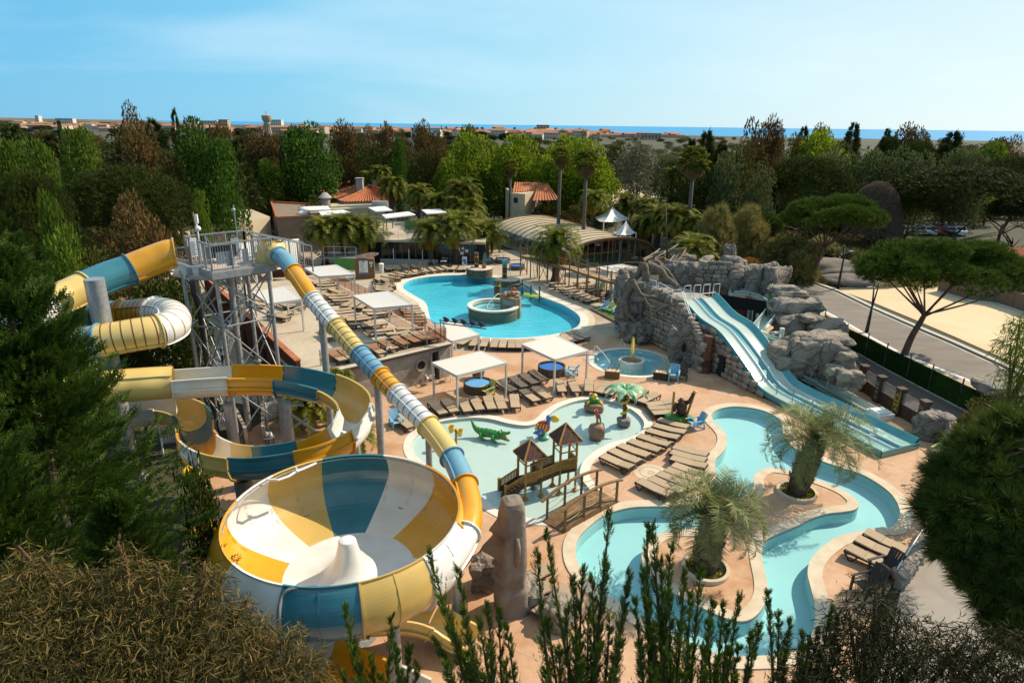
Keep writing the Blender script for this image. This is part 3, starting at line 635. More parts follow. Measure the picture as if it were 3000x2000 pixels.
mb=MB(); mb.tube([BC+V((BR+.03)*cos(a),(BR+.03)*sin(a),-.11)for a in np.linspace(R(20),R(200),50)],.025,6); obj('rim_pipe',mb,M['steel'],bs,sm=1,W=1)
wp=[B1(1190,1110),B1(1300,1115),B1(1400,1080),B1(1470,1035),B1(1540,1010),B1(1650,960)]
mb=MB(); mb.tube([D(p,G(p,BZ).y-.15+.02*i)for i,p in enumerate(wp)],.045,8)
q=D(wp[3],G(wp[3],BZ).y-.1); mb.bar(q,q+V(0,0,.18),.05); mb.ball(q+V(0,0,.02),.08); obj('jet_pipe',mb,M['white'],bs,sm=40,W=1)
fp=[C2(222,1080),C2(215,930),C2(232,790),C2(275,725),C2(340,700),C2(470,684),C2(560,682),C2(590,700)]
def outwall(p,extra):
 best=None
 for z in np.arange(BZ-2.0,BZ,.04):
  q=G(p,z); d=(V(q.x,q.y,0)-V(BC.x,BC.y,0)).length; rr=np.interp(z-BZ,[b[1]for b in BPROF[::-1]],[b[0]for b in BPROF[::-1]])+BR
  if best is None or abs(d-rr-extra)<best[0]:best=(abs(d-rr-extra),q)
 return best[1]
mb=MB(); mb.tube(spline([outwall(p,.07)for p in fp],5),.05,8); obj('feed_pipe',mb,M['steel'],bs,sm=40,W=1)
for a,r in((-55,.16),(-110,.16),(-165,.16),(70,.16),(10,.16),(130,.16)):
 a=R(a); column(bs,BC+V((BR-.1)*cos(a),(BR-.1)*sin(a),-2.0),r,cap=0)
column(bs,BC+V(0,0,-2.45),.5)
ec=thing('exit_chute','tan and cream open run-out chute emerging under the bowl slide','water slide',(-3,14,0))
xp=[G(C2(1050,900),1.9),G(C2(1400,900),1.5),G(C2(1650,960),1.1),G(C2(1830,1060),.8),G(C2(2000,1150),.62)]
CHs(ec,ppath(xp,0,2),M['tan'],sc=.72); CHs(ec,ppath(xp,2,4),M['yellow'],sc=.72)
ec2=thing('exit_chute','orange and cream landing flume running out below the front of the bowl','water slide',(-5,11,0))
xp=[G(C2(300,1100),1.5),G(C2(560,1260),1.2),G(C2(760,1350),1.0),G(C2(1000,1460),.85),G(C2(1250,1560),.75),G(C2(1500,1680),.7)]
CHs(ec2,ppath(xp,0,1.4),M['cream'],sc=.9); CHs(ec2,ppath(xp,1.4,3.5),M['orange'],sc=.9); CHs(ec2,ppath(xp,3.5,5),M['cream'],sc=.9)
rs=thing('raft_slide','wide orange, teal, yellow and white raft flume looping from the tower into an open spiral','water slide',(-9,26,0))
TR=.75
P0=[D((556,765),32.9),D((511,744),32.6),D((450,762),32.1),D((381,790),31.4),D((318,812),30.6),D((250,842),29.6),D((160,885),28.2),D((70,930),26.4),D((-10,965),26.8)]
for a,b,m in((1,3,'orange'),(3,5,'teal'),(5,6.4,'yellow'),(6.4,8,'shellwhite')):TBs(rs,ppath(P0,a,b),TR,M[m],n=24)
P1=[D((-10,965),26.8),D((10,950),29.6),D((120,945),31.2),D((230,938),31.8),D((318,925),32.0),D((385,920),31.9),D((440,915),31.5),D((497,920),30.6),D((510,945),29.6),D((470,968),28.7),D((400,980),28.1),D((310,996),27.6),D((230,1008),27.3),D((120,1020),26.6),D((20,1040),25.5)]
for a,b,m,s in((0,2.5,'tan',None),(2.5,4.6,'sky','navy'),(4.6,6.3,'orange','navy'),(6.3,9.1,'shellwhite','ochreseal'),(9.1,11.2,'yellow','redseal'),(11.2,13,'sky','ochreseal'),(13,14,'orange',None)):TBs(rs,ppath(P1,a,b),TR,M[m],M[s]if s else None,n=24,gap=.38)
P2=[G(B1(*q),z)for q,z in(((-700,300),6.3),((-350,205),6.15),((100,165),6.0),((330,152),5.9),((850,120),5.8),((1300,128),5.65),((1650,188),5.45),((1860,262),5.25),((1990,370),5.05),((1985,490),4.8),((1890,620),4.6),((1690,735),4.45),((1450,805),4.3),((1070,857),4.15),((800,835),4.0),((625,770),3.9),((545,690),3.8),((540,600),3.7),((520,510),3.55),((420,440),3.4),((250,405),3.3),((20,420),3.2),((-250,480),3.1))]
TBs(rs,[q-V(0,0,.35)for q in ppath(P2,0,3)],TR,M['yellow'],n=24)
for a,b,m,bk in((3,4,'cream',0),(4,5,'orange',-.08),(5,6.45,'teal',-.12),(6.45,8.5,'tan',-.2),(8.5,10.2,'shellwhite',-.22),(10.2,12,'orange',-.2),(12,13.4,'teal',-.16),(13.4,14.4,'tan',-.12),(14.4,15.6,'cream',-.1),(15.6,17.2,'orange',.0),(17.2,18.5,'teal',.12),(18.5,20,'yellow',.15),(20,22,'cream',.05)):
 CHs(rs,ppath(P2,a,b),M[m],bank=bk)
tro=[D((618,768),33.2),D((585,770),33.1),D((555,770),33.0),D((515,760),32.7)]
CHs(rs,spline(tro,6),M['shellwhite'],prof=[(x*.9,y*.75)for x,y in UPROF],ribs=0,name='entry_trough')
for p,z,r in(((839,1178),4.55,.2),((667,1187),4.45,.2)):column(rs,G(p,z),r)
column(rs,G((712,1402),2.9),.36,m=M['steeldk'],cap=0)
q=G((839,1178),4.55)
for a,b in(((855,1215),(925,1263)),((838,1180),(890,1187)),((838,1290),(802,1310)),((667,1190),(688,1155)),((860,1250),(900,1225))):
 ab=MB(); ab.bar(D(a,q.y),D(b,q.y+.1),.09,.09); obj('support_arm',ab,M['steel'],rs,W=1)
c=D((292,905),28.4); column(rs,V(c.x,c.y,c.z+1.4),.42,cap=0)
for p,Y in((P1[2],.42),):column(rs,p-V(0,0,.8),.22,cap=0)
for i in(5,8,12):column(rs,P2[i]-V(0,0,1.2),.17,cap=0)
tw=thing('slide_tower','galvanised steel slide tower with railed platform, cross braces and stairs','tower',(-13.5,31,0))
PZ=9.9
f0,f1=G((623,797),PZ),G((800,772),PZ)
ex=(f1-f0); ex.z=0; LX=ex.length; ex.normalize(); ey=V(-ex.y,ex.x,0)
def TP(x,y,z):return f0+ex*x+ey*y+V(0,0,z-f0.z)
DPT=3.3
mb=MB(); mb.prism([TP(-.05,-.05,0),TP(LX+.05,-.05,0),TP(LX+.05,DPT,0),TP(-.05,DPT,0)],PZ-.28,PZ,bot=1); obj('platform',mb,mat('platform_deck',(.50,.42,.36),.8,(.42,.35,.29),3),tw,W=1)
mb=MB()
for a,b in(((-.1,-.1),(LX+.1,-.1)),((LX+.1,-.1),(LX+.1,DPT)),((-.1,DPT),(LX+.1,DPT)),((-.1,-.1),(-.1,DPT)),((-.1,1.7),(-1.0,1.7))):mb.bar(TP(*a,PZ-.2),TP(*b,PZ-.2),.09,.34)
obj('platform_beam',mb,M['steel'],tw,W=1)
LEGS=[(.25,.35),(LX-.15,.35),(-.85,1.7),(.25,3.1),(LX-.15,3.1)]
for x,y in LEGS:
 q=TP(x,y,PZ-.25); mb=MB(); mb.lathe([(.105,-.05),(.105,q.z)],(q.x,q.y,0),12)
 for z in(3.6,7.0):mb.lathe([(.105,z),(.21,z),(.21,z+.09),(.105,z+.09)],(q.x,q.y,0),12)
 obj('leg',mb,M['steel'],tw,sm=35,W=1)
q=TP(LX*.5,2.0,PZ); mb=MB(); mb.lathe([(.16,-.05),(.16,PZ-.25)],(q.x,q.y,0),14); obj('centre_post',mb,M['steel'],tw,sm=35,W=1)
q=TP(-.25,2.2,PZ); mb=MB(); mb.tube([TP(-.7,1.0,PZ-.5),TP(-.6,1.3,PZ-1.2),TP(-.35,1.6,PZ-2.0),V(TP(-.35,1.6,0).x,TP(-.35,1.6,0).y,0)],.13,10); obj('water_pipe',mb,M['black'],tw,sm=35,W=1)
prs=[(0,1),(0,2),(1,4),(2,3),(3,4),(0,3)]
zl=[.4,3.6,7.0,PZ-.4]
for a,b in prs:
 A,B=LEGS[a],LEGS[b]
 for k in range(3):
  z0,z1=zl[k],zl[k+1]
  for u,v in((A,B),(B,A)):
   mb=MB(); mb.tube([TP(*u,z0+.1),TP(*v,z1-.1)],.038,6,cap=0); obj('brace',mb,M['steel'],tw,sm=1,W=1)
  mb=MB(); mb.tube([TP(*A,z1-.1),TP(*B,z1-.1)],.05,6,cap=0); obj('cross_bar',mb,M['steel'],tw,sm=1,W=1)
def railing(parent,pts,h,gap=.13,post=.9,name='railing',top=.07):
 """posts + rails and vertical bars between ground points"""
 mb=MB()
 for a,b in zip(pts,pts[1:]):
  a,b=Vector(a),Vector(b); L=(b-a).length; u=V(0,0,h)
  mb.bar(a+u,b+u,top,top); mb.bar(a+V(0,0,.1),b+V(0,0,.1),.04,.04)
  n=max(1,int(round(L/post)))
  for i in range(0 if a==Vector(pts[0])else 1,n+1):q=a.lerp(b,i/n); mb.bar(q-V(0,0,.2),q+u,.075,.075)
  n=int(L/gap)
  for i in range(1,n):q=a.lerp(b,i/n); mb.bar(q+V(0,0,.1),q+u,.016,.016)
 return obj(name,mb,M['steel'],parent,W=1)
railing(tw,[TP(0,1.5,PZ),TP(0,0,PZ),TP(LX,0,PZ)],1.35)
railing(tw,[TP(0,2.7,PZ),TP(0,DPT,PZ),TP(LX,DPT,PZ)],1.35)
railing(tw,[TP(LX,1.5,PZ),TP(LX,2.3,PZ)],1.2)
railing(tw,[TP(-.1,2.75,PZ),TP(-2.0,2.9,PZ-.05)],.9,name='trough_railing')
railing(tw,[TP(LX,DPT,PZ),TP(LX+3.6,DPT+.3,PZ-1.1)],1.35,name='stair_railing'); railing(tw,[TP(LX,2.2,PZ),TP(LX+3.4,2.2,PZ-1.1)],1.35,name='stair_railing')
mb=MB(); q=TP(1.25,2.1,PZ+.62); mb.box(q,(1.55,.5,.62),atan2(ex.y,ex.x)); obj('control_cabinet',mb,M['black'],tw,W=1)
mb=MB(); mb.bar(TP(.45,1.8,PZ+.98),TP(2.05,1.8,PZ+.98),.1,.08); obj('cabinet_frame',mb,M['steel'],tw,W=1)
gm_=mat('grey_panel',(.33,.36,.40),.6); wm_=mat('notice_white',(.72,.74,.78),.6)
for x,z,w,h in((.95,.55,.4,.75),(1.75,.6,.32,.7),(.5,.62,.45,.6)):
 mb=MB(); mb.box(TP(x,.07,PZ+z),(w,.03,h),atan2(ex.y,ex.x)); obj('notice_panel',mb,gm_,tw,W=1)
mb=MB(); mb.box(TP(2.15,2.2,PZ+.65),(.45,.04,1.0),atan2(ex.y,ex.x)); obj('locker_panel',mb,gm_,tw,W=1)
mb=MB(); mb.box(TP(.3,DPT-.1,PZ+.75),(.5,.03,1.0),atan2(ex.y,ex.x)); nb=obj('rule_board',mb,wm_,tw,W=1)
mb=MB()
for k in range(9):mb.box(TP(.3+.03*(k%2),DPT-.125,PZ+.38+.085*k),(.34-.06*(k%3),.012,.025),atan2(ex.y,ex.x))
obj('print_lines',mb,mat('print_grey',(.25,.28,.36),.7),nb,W=1)['kind']='stuff'
mb=MB(); mb.bar(TP(.62,2.9,PZ),TP(.45,2.9,PZ+2.6),.07,.07); obj('wooden_pole',mb,M['wood'],tw,W=1)
mb=MB(); mb.bar(TP(.5,2.7,PZ),TP(.5,2.7,PZ+2.1),.06,.06); mb.box(TP(.5,2.6,PZ+2.3),(.12,.12,.45)); mb.ball(TP(.48,2.55,PZ+1.8),.15); obj('loudspeaker',mb,M['white'],tw,sm=40,W=1)
mb=MB(); mb.bar(TP(2.35,2.3,PZ),TP(2.35,2.3,PZ+2.9),.05,.05); mb.ball(TP(2.28,2.2,PZ+2.65),.11); obj('camera_mast',mb,M['steel'],tw,sm=40,W=1)
for k in range(3):
 z0,z1=(0,3.5,7.0)[k],(3.5,7.0,PZ)[k]; s=1 if k%2 else-1
 n=12; st=MB();
 for i in range(n):st.box(TP(LX*.5+s*(-.9+1.8*i/n)+.6,4.4,z0+(z1-z0)*(i+1)/n),(.32,1.0,.05),atan2(ex.y,ex.x))
 st.bar(TP(LX*.5-s*.9+.6,3.9,z0),TP(LX*.5+s*.9+.6,3.9,z1),.06,.22); st.bar(TP(LX*.5-s*.9+.6,4.9,z0),TP(LX*.5+s*.9+.6,4.9,z1),.06,.22)
 obj('stair_flight',st,M['steel'],tw,W=1)
 railing(tw,[TP(LX*.5-s*.9+.6,3.9,z0),TP(LX*.5+s*.9+.6,3.9,z1)],1.1,name='stair_railing',gap=.16)
A0,B0=V(t_fl.x,t_fl.y,0),V(t_fr.x,t_fr.y,0); wd=(B0-A0).normalized(); WL=(B0-A0).length; wn=V(wd.y,-wd.x,0)
tr=thing('terrace_wall','weathered plaster retaining wall with doorway and round porthole below the sun terrace','wall',A0)
sdoor=[(VPl(p,A0,B0)-A0).dot(wd)for p in(H4(2150,700),H4(2240,700))]; ph=VPl(H4(1955,640),A0,B0); ps=(ph-A0).dot(wd)
ds0,ds1=sdoor[0]-.05,sdoor[1]+.12
mb=MB(); th=.3
def wpt(s,o,z):return A0+wd*s+wn*o+V(0,0,z)
for s0,s1,z0,z1 in((0,ds0,-.1,TZ-.02),(ds1,WL+.05,-.1,TZ-.02),(ds0,ds1,2.05,TZ-.02)):
 n=max(1,int((s1-s0)/.7))
 for k in range(n):
  a,b=s0+(s1-s0)*k/n,s0+(s1-s0)*(k+1)/n
  mb.add([wpt(a,.02,z0),wpt(b,.02,z0),wpt(b,.02,z1),wpt(a,.02,z1)],[(0,1,2,3)])
for s in(ds0,ds1):mb.add([wpt(s,.02,-.1),wpt(s,-.5,-.1),wpt(s,-.5,2.05),wpt(s,.02,2.05)],[(0,1,2,3),(3,2,1,0)])
obj('plaster_face',mb,M['plaster'],tr,W=1)
mb=MB(); mb.add([wpt(ds0,-.5,0),wpt(ds1,-.5,0),wpt(ds1,-.5,2.05),wpt(ds0,-.5,2.05)],[(0,1,2,3)]); obj('doorway',mb,M['dark'],tr,W=1)
mb=MB(); mb.add([wpt(ds0+.02,-.02,0),wpt(ds0+.35,-.35,0),wpt(ds0+.35,-.35,1.95),wpt(ds0+.02,-.02,1.95)],[(0,1,2,3),(3,2,1,0)]); obj('door',mb,mat('grey_door',(.40,.38,.36),.7),tr,W=1)
for s in(ds0-.05,ds1+.05):
 mb=MB(); mb.bar(wpt(s,.05,0),wpt(s,.05,2.1),.1,.12); obj('door_frame',mb,M['concrete'],tr,W=1)
mb=MB(); c=wpt(ps,.03,ph.z); zz=V(0,0,1)
for r0,r1,o0,o1 in((.50,.44,.0,.09),(.44,.33,.09,.07),(.33,.30,.07,-.02)):
 mb.strip([c+wd*r0*cos(a)+zz*r0*sin(a)+wn*o0 for a in np.linspace(0,2*pi,25)],[c+wd*r1*cos(a)+zz*r1*sin(a)+wn*o1 for a in np.linspace(0,2*pi,25)])
obj('porthole_rim',mb,M['plaster'],tr,sm=40,W=1)
mb=MB(); mb.add([c+wd*.31*cos(a)+zz*.31*sin(a)+wn*.012 for a in np.linspace(0,2*pi,25)[:-1]],[tuple(range(24))]); obj('porthole',mb,M['dark'],tr,W=1)
for k in range(26):
 s=WL-.3-random.random()*3.2; z=.5+random.random()*1.6
 if ds0-.3<s<ds1+.3 or abs(s-ps)<.6:continue
 mb=MB(); w,h=random.uniform(.25,.5),random.uniform(.14,.26); mb.box((0,0,0),(w,.06,h)); o=obj('stone',mb,M['plaster'],tr,W=1); o.location=wpt(s,.04,z)-A0; o.rotation_euler=(0,random.uniform(-.1,.1),atan2(wd.y,wd.x))
for k in range(int(WL/.55)):
 mb=MB(); mb.box((0,0,0),(.5,.07,.2)); o=obj('stone',mb,M['plaster'],tr,W=1); o.location=wpt(.3+k*.55,.045,TZ-.32+random.uniform(-.03,.03))-A0; o.rotation_euler=(0,0,atan2(wd.y,wd.x))
mb=MB(); mb.bar(wpt(0,.1,TZ-.11),wpt(WL,.1,TZ-.11),.25,.2); obj('edge_beam',mb,mat('rusty_edge',(.20,.11,.06),.9,(.13,.08,.05),3),tr,W=1)
mb=MB(); mb.bar(wpt(0,.16,TZ+.01),wpt(WL,.16,TZ+.01),.3,.05); obj('edge_coping',mb,M['kerb'],tr,W=1)
tsd=thing('terrace_side_wall','low rendered wall under the glass balustrade beside the main pool','wall',(t_fr.x,t_fr.y,0))
mb=MB(); mb.strip([V(p.x,p.y,0)for p in(t_fr,t_br,t_far,t_far2)],[V(p.x,p.y,TZ-.02)for p in(t_fr,t_br,t_far,t_far2)]); obj('render_face',mb,M['plaster'],tsd,W=1)
rw=thing('parapet_wall','red rendered parapet wall with terracotta coping along the left of the sun terrace','wall',(t_fl.x,t_fl.y,0))
c0,c1=G(H2(2150,1112),TZ+.75),G(H1(560,1105),TZ+.75); wv=(c1-c0).normalized(); nv=V(-wv.y,wv.x,0)
mb=MB(); mb.add([V(c0.x,c0.y,-.1),V(c1.x,c1.y,-.1),V(c1.x,c1.y,c1.z),V(c0.x,c0.y,c0.z)],[(0,1,2,3),(3,2,1,0)])
i0,i1=c0-nv*.28,c1-nv*.28; mb.add([V(i0.x,i0.y,TZ-.05),V(i1.x,i1.y,TZ-.05),i1,i0],[(0,1,2,3)])
e0=c0-V(0,0,0); mb.add([V(c0.x,c0.y,-.1),V(i0.x,i0.y,-.1),i0,c0],[(0,1,2,3),(3,2,1,0)])
obj('red_face',mb,M['redwall'],rw,W=1)
n=22
for k in range(n):
 a,b=c0.lerp(c1,k/n),c0.lerp(c1,(k+.97)/n); mb=MB(); mb.bar(a-nv*.14+V(0,0,.04),b-nv*.14+V(0,0,.04),.38,.09); obj('coping_tile',mb,M['terracotta'],rw,W=1)
for s in(.25,.45,.62,.8):
 q=c0.lerp(c1,s); mb=MB(); mb.add([V(q.x,q.y,.4)+nv*.02,V(q.x,q.y,.4)+nv*.02+wv*.9,V(q.x,q.y,1.9)+nv*.02+wv*.9,V(q.x,q.y,1.9)+nv*.02],[(0,1,2,3),(3,2,1,0)]); obj('window',mb,M['dark'],rw,W=1)
def glass_fence(name,label,pts,h=1.0,m='bronzeglass',sp=1.55,rail=1,post='steel',base=.06):
 root=thing(name,label,'fence',pts[0]); rl=MB()
 for a,b in zip(pts,pts[1:]):
  a,b=Vector(a),Vector(b); L=(b-a).length; n=max(1,round(L/sp)); u=V(0,0,h)
  for i in range(0 if a==Vector(pts[0])else 1,n+1):
   q=a.lerp(b,i/n); mb=MB(); mb.box(q+V(0,0,h/2+.02),(.045,.045,h+.04),atan2((b-a).y,(b-a).x))
   for zc in(.25,.75):mb.box(q+V(0,0,h*zc),(.10,.06,.06),atan2((b-a).y,(b-a).x))
   obj('post',mb,M[post],root,W=1)
   if i>0 or a!=Vector(pts[0]):
    q,q2=a.lerp(b,(i-1)/n),q; d=(q2-q).normalized()*.04; mb=MB(); nn_=V(-d.y,d.x,0).normalized()*.006
    A_=[q+d+V(0,0,base),q2-d+V(0,0,base),q2-d+u*.96,q+d+u*.96]
    mb.add([p+nn_ for p in A_],[(0,1,2,3)]); obj('glass_panel',mb,M[m],root,W=1)
  if rail:rl.bar(a+u+V(0,0,.03),b+u+V(0,0,.03),.055,.04)
 if rail:obj('top_rail',rl,M['steel'],root,W=1)
 return root
ins=.2
gf=[G(H4(235,655),TZ),t_fr-wd*ins+V(-.1,.25,0)]
glass_fence('glass_balustrade','bronze tinted glass balustrade along the front edge of the sun terrace',[gf[0],gf[1]])
glass_fence('glass_balustrade','bronze tinted glass balustrade between sun terrace and main pool',[gf[1],t_br-V(.2,0,0)])
mb=MB(); mb.box((0,0,0),(.42,.01,.25)); nt=obj('notice_card',mb,M['white']); nt.location=gf[0].lerp(gf[1],.52)-V(-.02,.06,-.35); nt.rotation_euler=(0,0,atan2(wd.y,wd.x)); tag(nt,'small white notice card on the front glass balustrade','notice')
def pergola(label,corners,zr,zg,group,solid=0,nsl=18,post=.11,m='pergola',dirn=0):
 """louvred aluminium pergola: four posts, edge beams, slats one by one"""
 P=[G(c,zr)for c in corners]; ctr=sum(P,V(0,0,0))/4; root=thing('pergola',label,'pergola',(ctr.x,ctr.y,zg),0,group)
 for p in P:
  q=p.lerp(ctr,.02); mb=MB(); mb.box((q.x,q.y,(zr+zg)/2-.05),(post,post,zr-zg-.1),atan2((P[1]-P[0]).y,(P[1]-P[0]).x)); mb.box((q.x,q.y,zg+.012),(post*1.9,post*1.9,.024)); obj('post',mb,M[m],root,W=1)
 for a,b in zip(P,P[1:]+P[:1]):
  mb=MB(); mb.bar(a-V(0,0,.09),b-V(0,0,.09),.1,.18); obj('beam',mb,M[m],root,W=1)
 a0,a1,b0,b1=(P[0],P[1],P[3],P[2])if dirn==0 else(P[0],P[3],P[1],P[2])
 me=None; w=(b0-a0).length/nsl
 for i in range(nsl):
  t=(i+.5)/nsl; u,v=a0.lerp(b0,t),a1.lerp(b1,t); d=(v-u)
  if me is None:
   L=d.length-.1; s=MB(); s.box((0,0,0),(L,w*(1.02 if solid else .78),.02),M=Matrix.Rotation(0 if solid else .35,3,'X')); me=s.mesh('slat',M[m])
  o=obj('slat',me,0,root); o.location=(u+v)/2-V(0,0,.03)-root.location; o.rotation_euler=(0,0,atan2(d.y,d.x))
 return root
pergola('white closed-roof pergola on the sun terrace nearest the notice kiosk',[A2(445,262),A2(735,236),A2(905,322),A2(580,342)],TZ+2.45,TZ,'white pergolas',1)
pergola('white closed-roof pergola on the sun terrace nearest the main pool',[A2(895,516),A2(1215,476),A2(1437,600),A2(1085,632)],TZ+2.45,TZ,'white pergolas',1)
pergola('white closed-roof pergola on the sun terrace partly behind the slide tower',[A2(-30,485),A2(275,432),A2(418,548),A2(120,590)],TZ+2.45,TZ,'white pergolas',1)
pergola('white louvred pergola beside the row of black stage lamps at the main pool',[A2(1585,800),A2(1830,750),A2(2050,875),A2(1800,935)],2.4,0,'white pergolas',nsl=16)
pergola('white louvred pergola over the light blue round tub near the porthole wall',[A2(1620,1132),A2(2070,1026),A2(2305,1130),A2(1845,1248)],2.5,0,'white pergolas',nsl=24)
pergola('white louvred pergola over the dark blue round tub beside the whirlpool',[A3(92,962),A3(405,886),A3(700,1020),A3(395,1102)],2.5,0,'white pergolas',nsl=22)
pergola('white flat pergola under the timber walkway beside the rock castle',[A3(780,258),A3(1010,230),A3(1150,256),A3(905,306)],2.5,0,'white pergolas',1)
lg=thing('sun_lounger','x','sun lounger')
mb=MB()
for s in(-1,1):
 mb.bar((s*.31,-.96,.31),(s*.31,.96,.33),.045,.075)
mb.bar((-.31,-.95,.31),(.31,-.95,.31),.05,.07); mb.bar((-.31,.95,.33),(.31,.95,.33),.05,.07); mb.bar((-.31,.2,.32),(.31,.2,.32),.05,.06); obj('frame',mb,M['brownpl'],lg)
for y0,y1,y2,y3 in((-.92,-.72,-.45,-.62),(.92,.72,.42,.60)):
 for s in(-1,1):
  mb=MB(); P=[(s*.31,y0,.29),(s*.315,y1,.02),(s*.315,y3,.02),(s*.31,y2,.29)]
  for a,b in zip(P,P[1:]):mb.bar(a,b,.05,.045)
  obj('leg',mb,M['brownpl'],lg)
mb=MB(); mb.box((0,-.36,.362),(.58,1.14,.018)); obj('seat_sling',mb,M['sling'],lg)
mb=MB(); a=R(6); mb.box((0,.22+.365*cos(a),.372+.365*sin(a)),(.58,.73,.018),M=Matrix.Rotation(a,3,'X')); mb.bar((-.3,.22,.35),(-.3,.95,.42),.03,.03); mb.bar((.3,.22,.35),(.3,.95,.42),.03,.03); obj('back_sling',mb,M['sling'],lg)
LG_USED=[0]
def lounger(foot,head,zg,label,group,dz=.36):
 f,h=G(foot,zg+dz),G(head,zg+dz); c=(f+h)/2; d=h-f; rz=atan2(-d.x,d.y)
 if not LG_USED[0]:
  LG_USED[0]=1; lg.location=(c.x,c.y,zg); lg.rotation_euler=(0,0,rz); tag(lg,label,'sun lounger',group); return lg
 return dup(lg,(c.x,c.y,zg),rz,None,label,group)
def row(K_,items,zg,what,group):
 for i,(a,b,c,d)in enumerate(items):lounger(K_(a,b),K_(c,d),zg+.004,'taupe sun lounger, '+ORD[i]+' '+what,group)
row(B2,[(145,605,60,545),(345,525,262,460),(465,497,368,408),(567,478,490,388),(690,472,643,385),(802,458,748,368),(912,452,870,360),(1012,450,974,357),(1130,437,1116,347)],0,"from the tube slide in the row above the children's pool","loungers above the children's pool")
row(B2,[(1110,287,985,215),(1207,250,1105,180),(1308,222,1195,148),(1392,190,1285,122)],0,'from the light blue tub in the upper row between the tubs','loungers between the round tubs')
row(B2,[(1318,378,1205,300),(1432,352,1312,275)],0,'of the pair below the upper row between the tubs','loungers between the round tubs')
row(A3,[(460,1388,435,1312),(590,1390,550,1312),(707,1388,707,1306),(798,1400,880,1328),(890,1415,962,1345),(1010,1450,1098,1390),(1108,1458,1205,1395),(1192,1486,1318,1428)],0,'from the right pergola post in the arc above the turtle','loungers in the arc round the turtle')
row(B3,[(325,418,512,396),(360,452,532,444),(400,494,565,484)],0,'counting down the stack of three beside the gorilla figure','loungers beside the gorilla figure')
row(B3,[(425,560,655,628),(388,612,628,676),(320,656,570,726),(245,710,480,790),(160,755,395,842),(64,795,296,890),(-22,838,216,948),(-100,890,150,1000)],0,"below the green mound in the row right of the children's pool","loungers right of the children's pool")
row(B3,[(562,806,836,882),(542,856,816,934),(538,908,826,990),(562,976,826,1072),(500,1018,764,1118),(430,1058,690,1162),(356,1102,606,1212),(244,1122,494,1246)],0,'down the row between round drain cover and river pool','loungers beside the river pool')
row(C4,[(1275,345,948,202),(1196,402,870,268),(1112,488,790,350)],0,'of three beside the boulder wall at the river bend','loungers beside the boulder wall')
row(C3,[(110,620,235,560),(300,880,455,745),(80,760,215,720)],0,'of three behind the stone head statue','loungers behind the stone head')
row(A2,[(1880,958,1968,908),(1985,978,2028,912),(2084,988,2112,915),(2180,996,2202,920),(2260,1000,2276,922),(2346,1002,2352,924),(2420,1002,2418,924),(2480,1000,2474,920),(2540,996,2528,916)],0,'from the stage lamps along the near edge of the main pool','loungers along the near edge of the main pool')
row(A3,[(556,962,425,892),(590,944,455,874),(648,926,508,860),(704,908,562,846)],0,'of four slanting beside the louvred pergola and main pool','loungers slanting by the pergola')
row(A3,[(345,410,484,402),(385,436,528,428),(430,466,576,450),(470,488,612,470),(520,514,660,492),(560,534,704,506),(620,556,752,524),(662,572,792,540)],0,'from the palm in the row under the timber walkway','loungers under the timber walkway')
row(A3,[(575,402,700,390),(600,432,768,416),(672,456,790,438),(690,478,812,458),(750,500,900,494),(905,470,1010,452)],0,'from the palm in the back row under the timber walkway','back row under the timber walkway')
row(H3,[(1420,455,1180,430),(1410,482,1160,458),(1405,520,1155,505),(1408,550,1140,545),(1415,580,1150,578),(1430,605,1190,610),(1440,635,1210,640)],0,'from the kiosk in the row left of the main pool','loungers left of the main pool')
row(H3,[(1500,425,1310,400),(1660,400,1435,372),(1690,368,1530,343),(1860,372,1700,322),(1930,372,1825,290),(2092,332,1968,268),(2222,322,2092,255),(2345,300,2205,245),(2460,285,2320,232)],0,'from the kiosk along the far edge of the main pool','loungers along the far edge of the main pool')
row(H3,[(1412,292,1342,235),(1500,285,1408,222),(1612,285,1492,222),(1742,262,1655,212),(1880,262,1800,205)],0,'from the white bin in the row before the dark snack bar','loungers before the snack bar')
row(A2,[(1800,282,1830,248),(1870,285,1895,250),(1915,280,1935,250)],0,'of three beside the round stone planter with the carved post','loungers by the carved post')
row(H3,[(1850,905,1620,925),(1880,942,1650,962),(1910,985,1660,1000),(1975,1020,1690,1040),(2000,1078,1700,1092),(2010,1128,1710,1145),(2020,1178,1715,1195)],0,'behind the side glass balustrade at the narrow of the main pool','loungers behind the side balustrade')
tz=TZ
row(H3,[(390,476,85,500),(450,505,120,532),(512,545,190,572),(482,598,150,628),(590,690,410,632),(345,718,170,655),(682,712,330,742),(742,752,392,785),(782,795,470,828)],tz,'down the terrace rows under the farthest pergola','loungers on the sun terrace')
row(H3,[(640,900,790,832),(770,920,880,850),(930,925,1010,870)],tz,'of three loungers standing crosswise mid terrace','loungers on the sun terrace')
row(H3,[(722,962,400,995),(782,1002,450,1040),(835,1052,500,1092),(1012,1082,640,1125),(1082,1118,702,1165),(1132,1190,735,1240),(1335,1205,960,1262),(1442,1312,1040,1362),(1762,1345,1380,1410),(1952,1282,1550,1315),(1332,982,985,1002),(1412,1022,1062,1058)],tz,'on the terrace around the middle pergola','loungers on the sun terrace')
row(H4,[(640,560,390,410),(790,510,600,395),(1310,440,1075,290),(1520,355,1265,225),(1735,290,1478,155),(1920,245,1650,110),(2100,215,1810,80),(2230,200,1975,60),(430,170,265,30)],tz,'from the slide along the front glass balustrade of the terrace','loungers behind the front balustrade')
row(H2,[(1990,345,1740,300),(1960,300,1740,255),(2010,140,1860,95),(2250,160,2080,100)],tz,'on the terrace seen through the slide tower legs','loungers behind the tower legs')
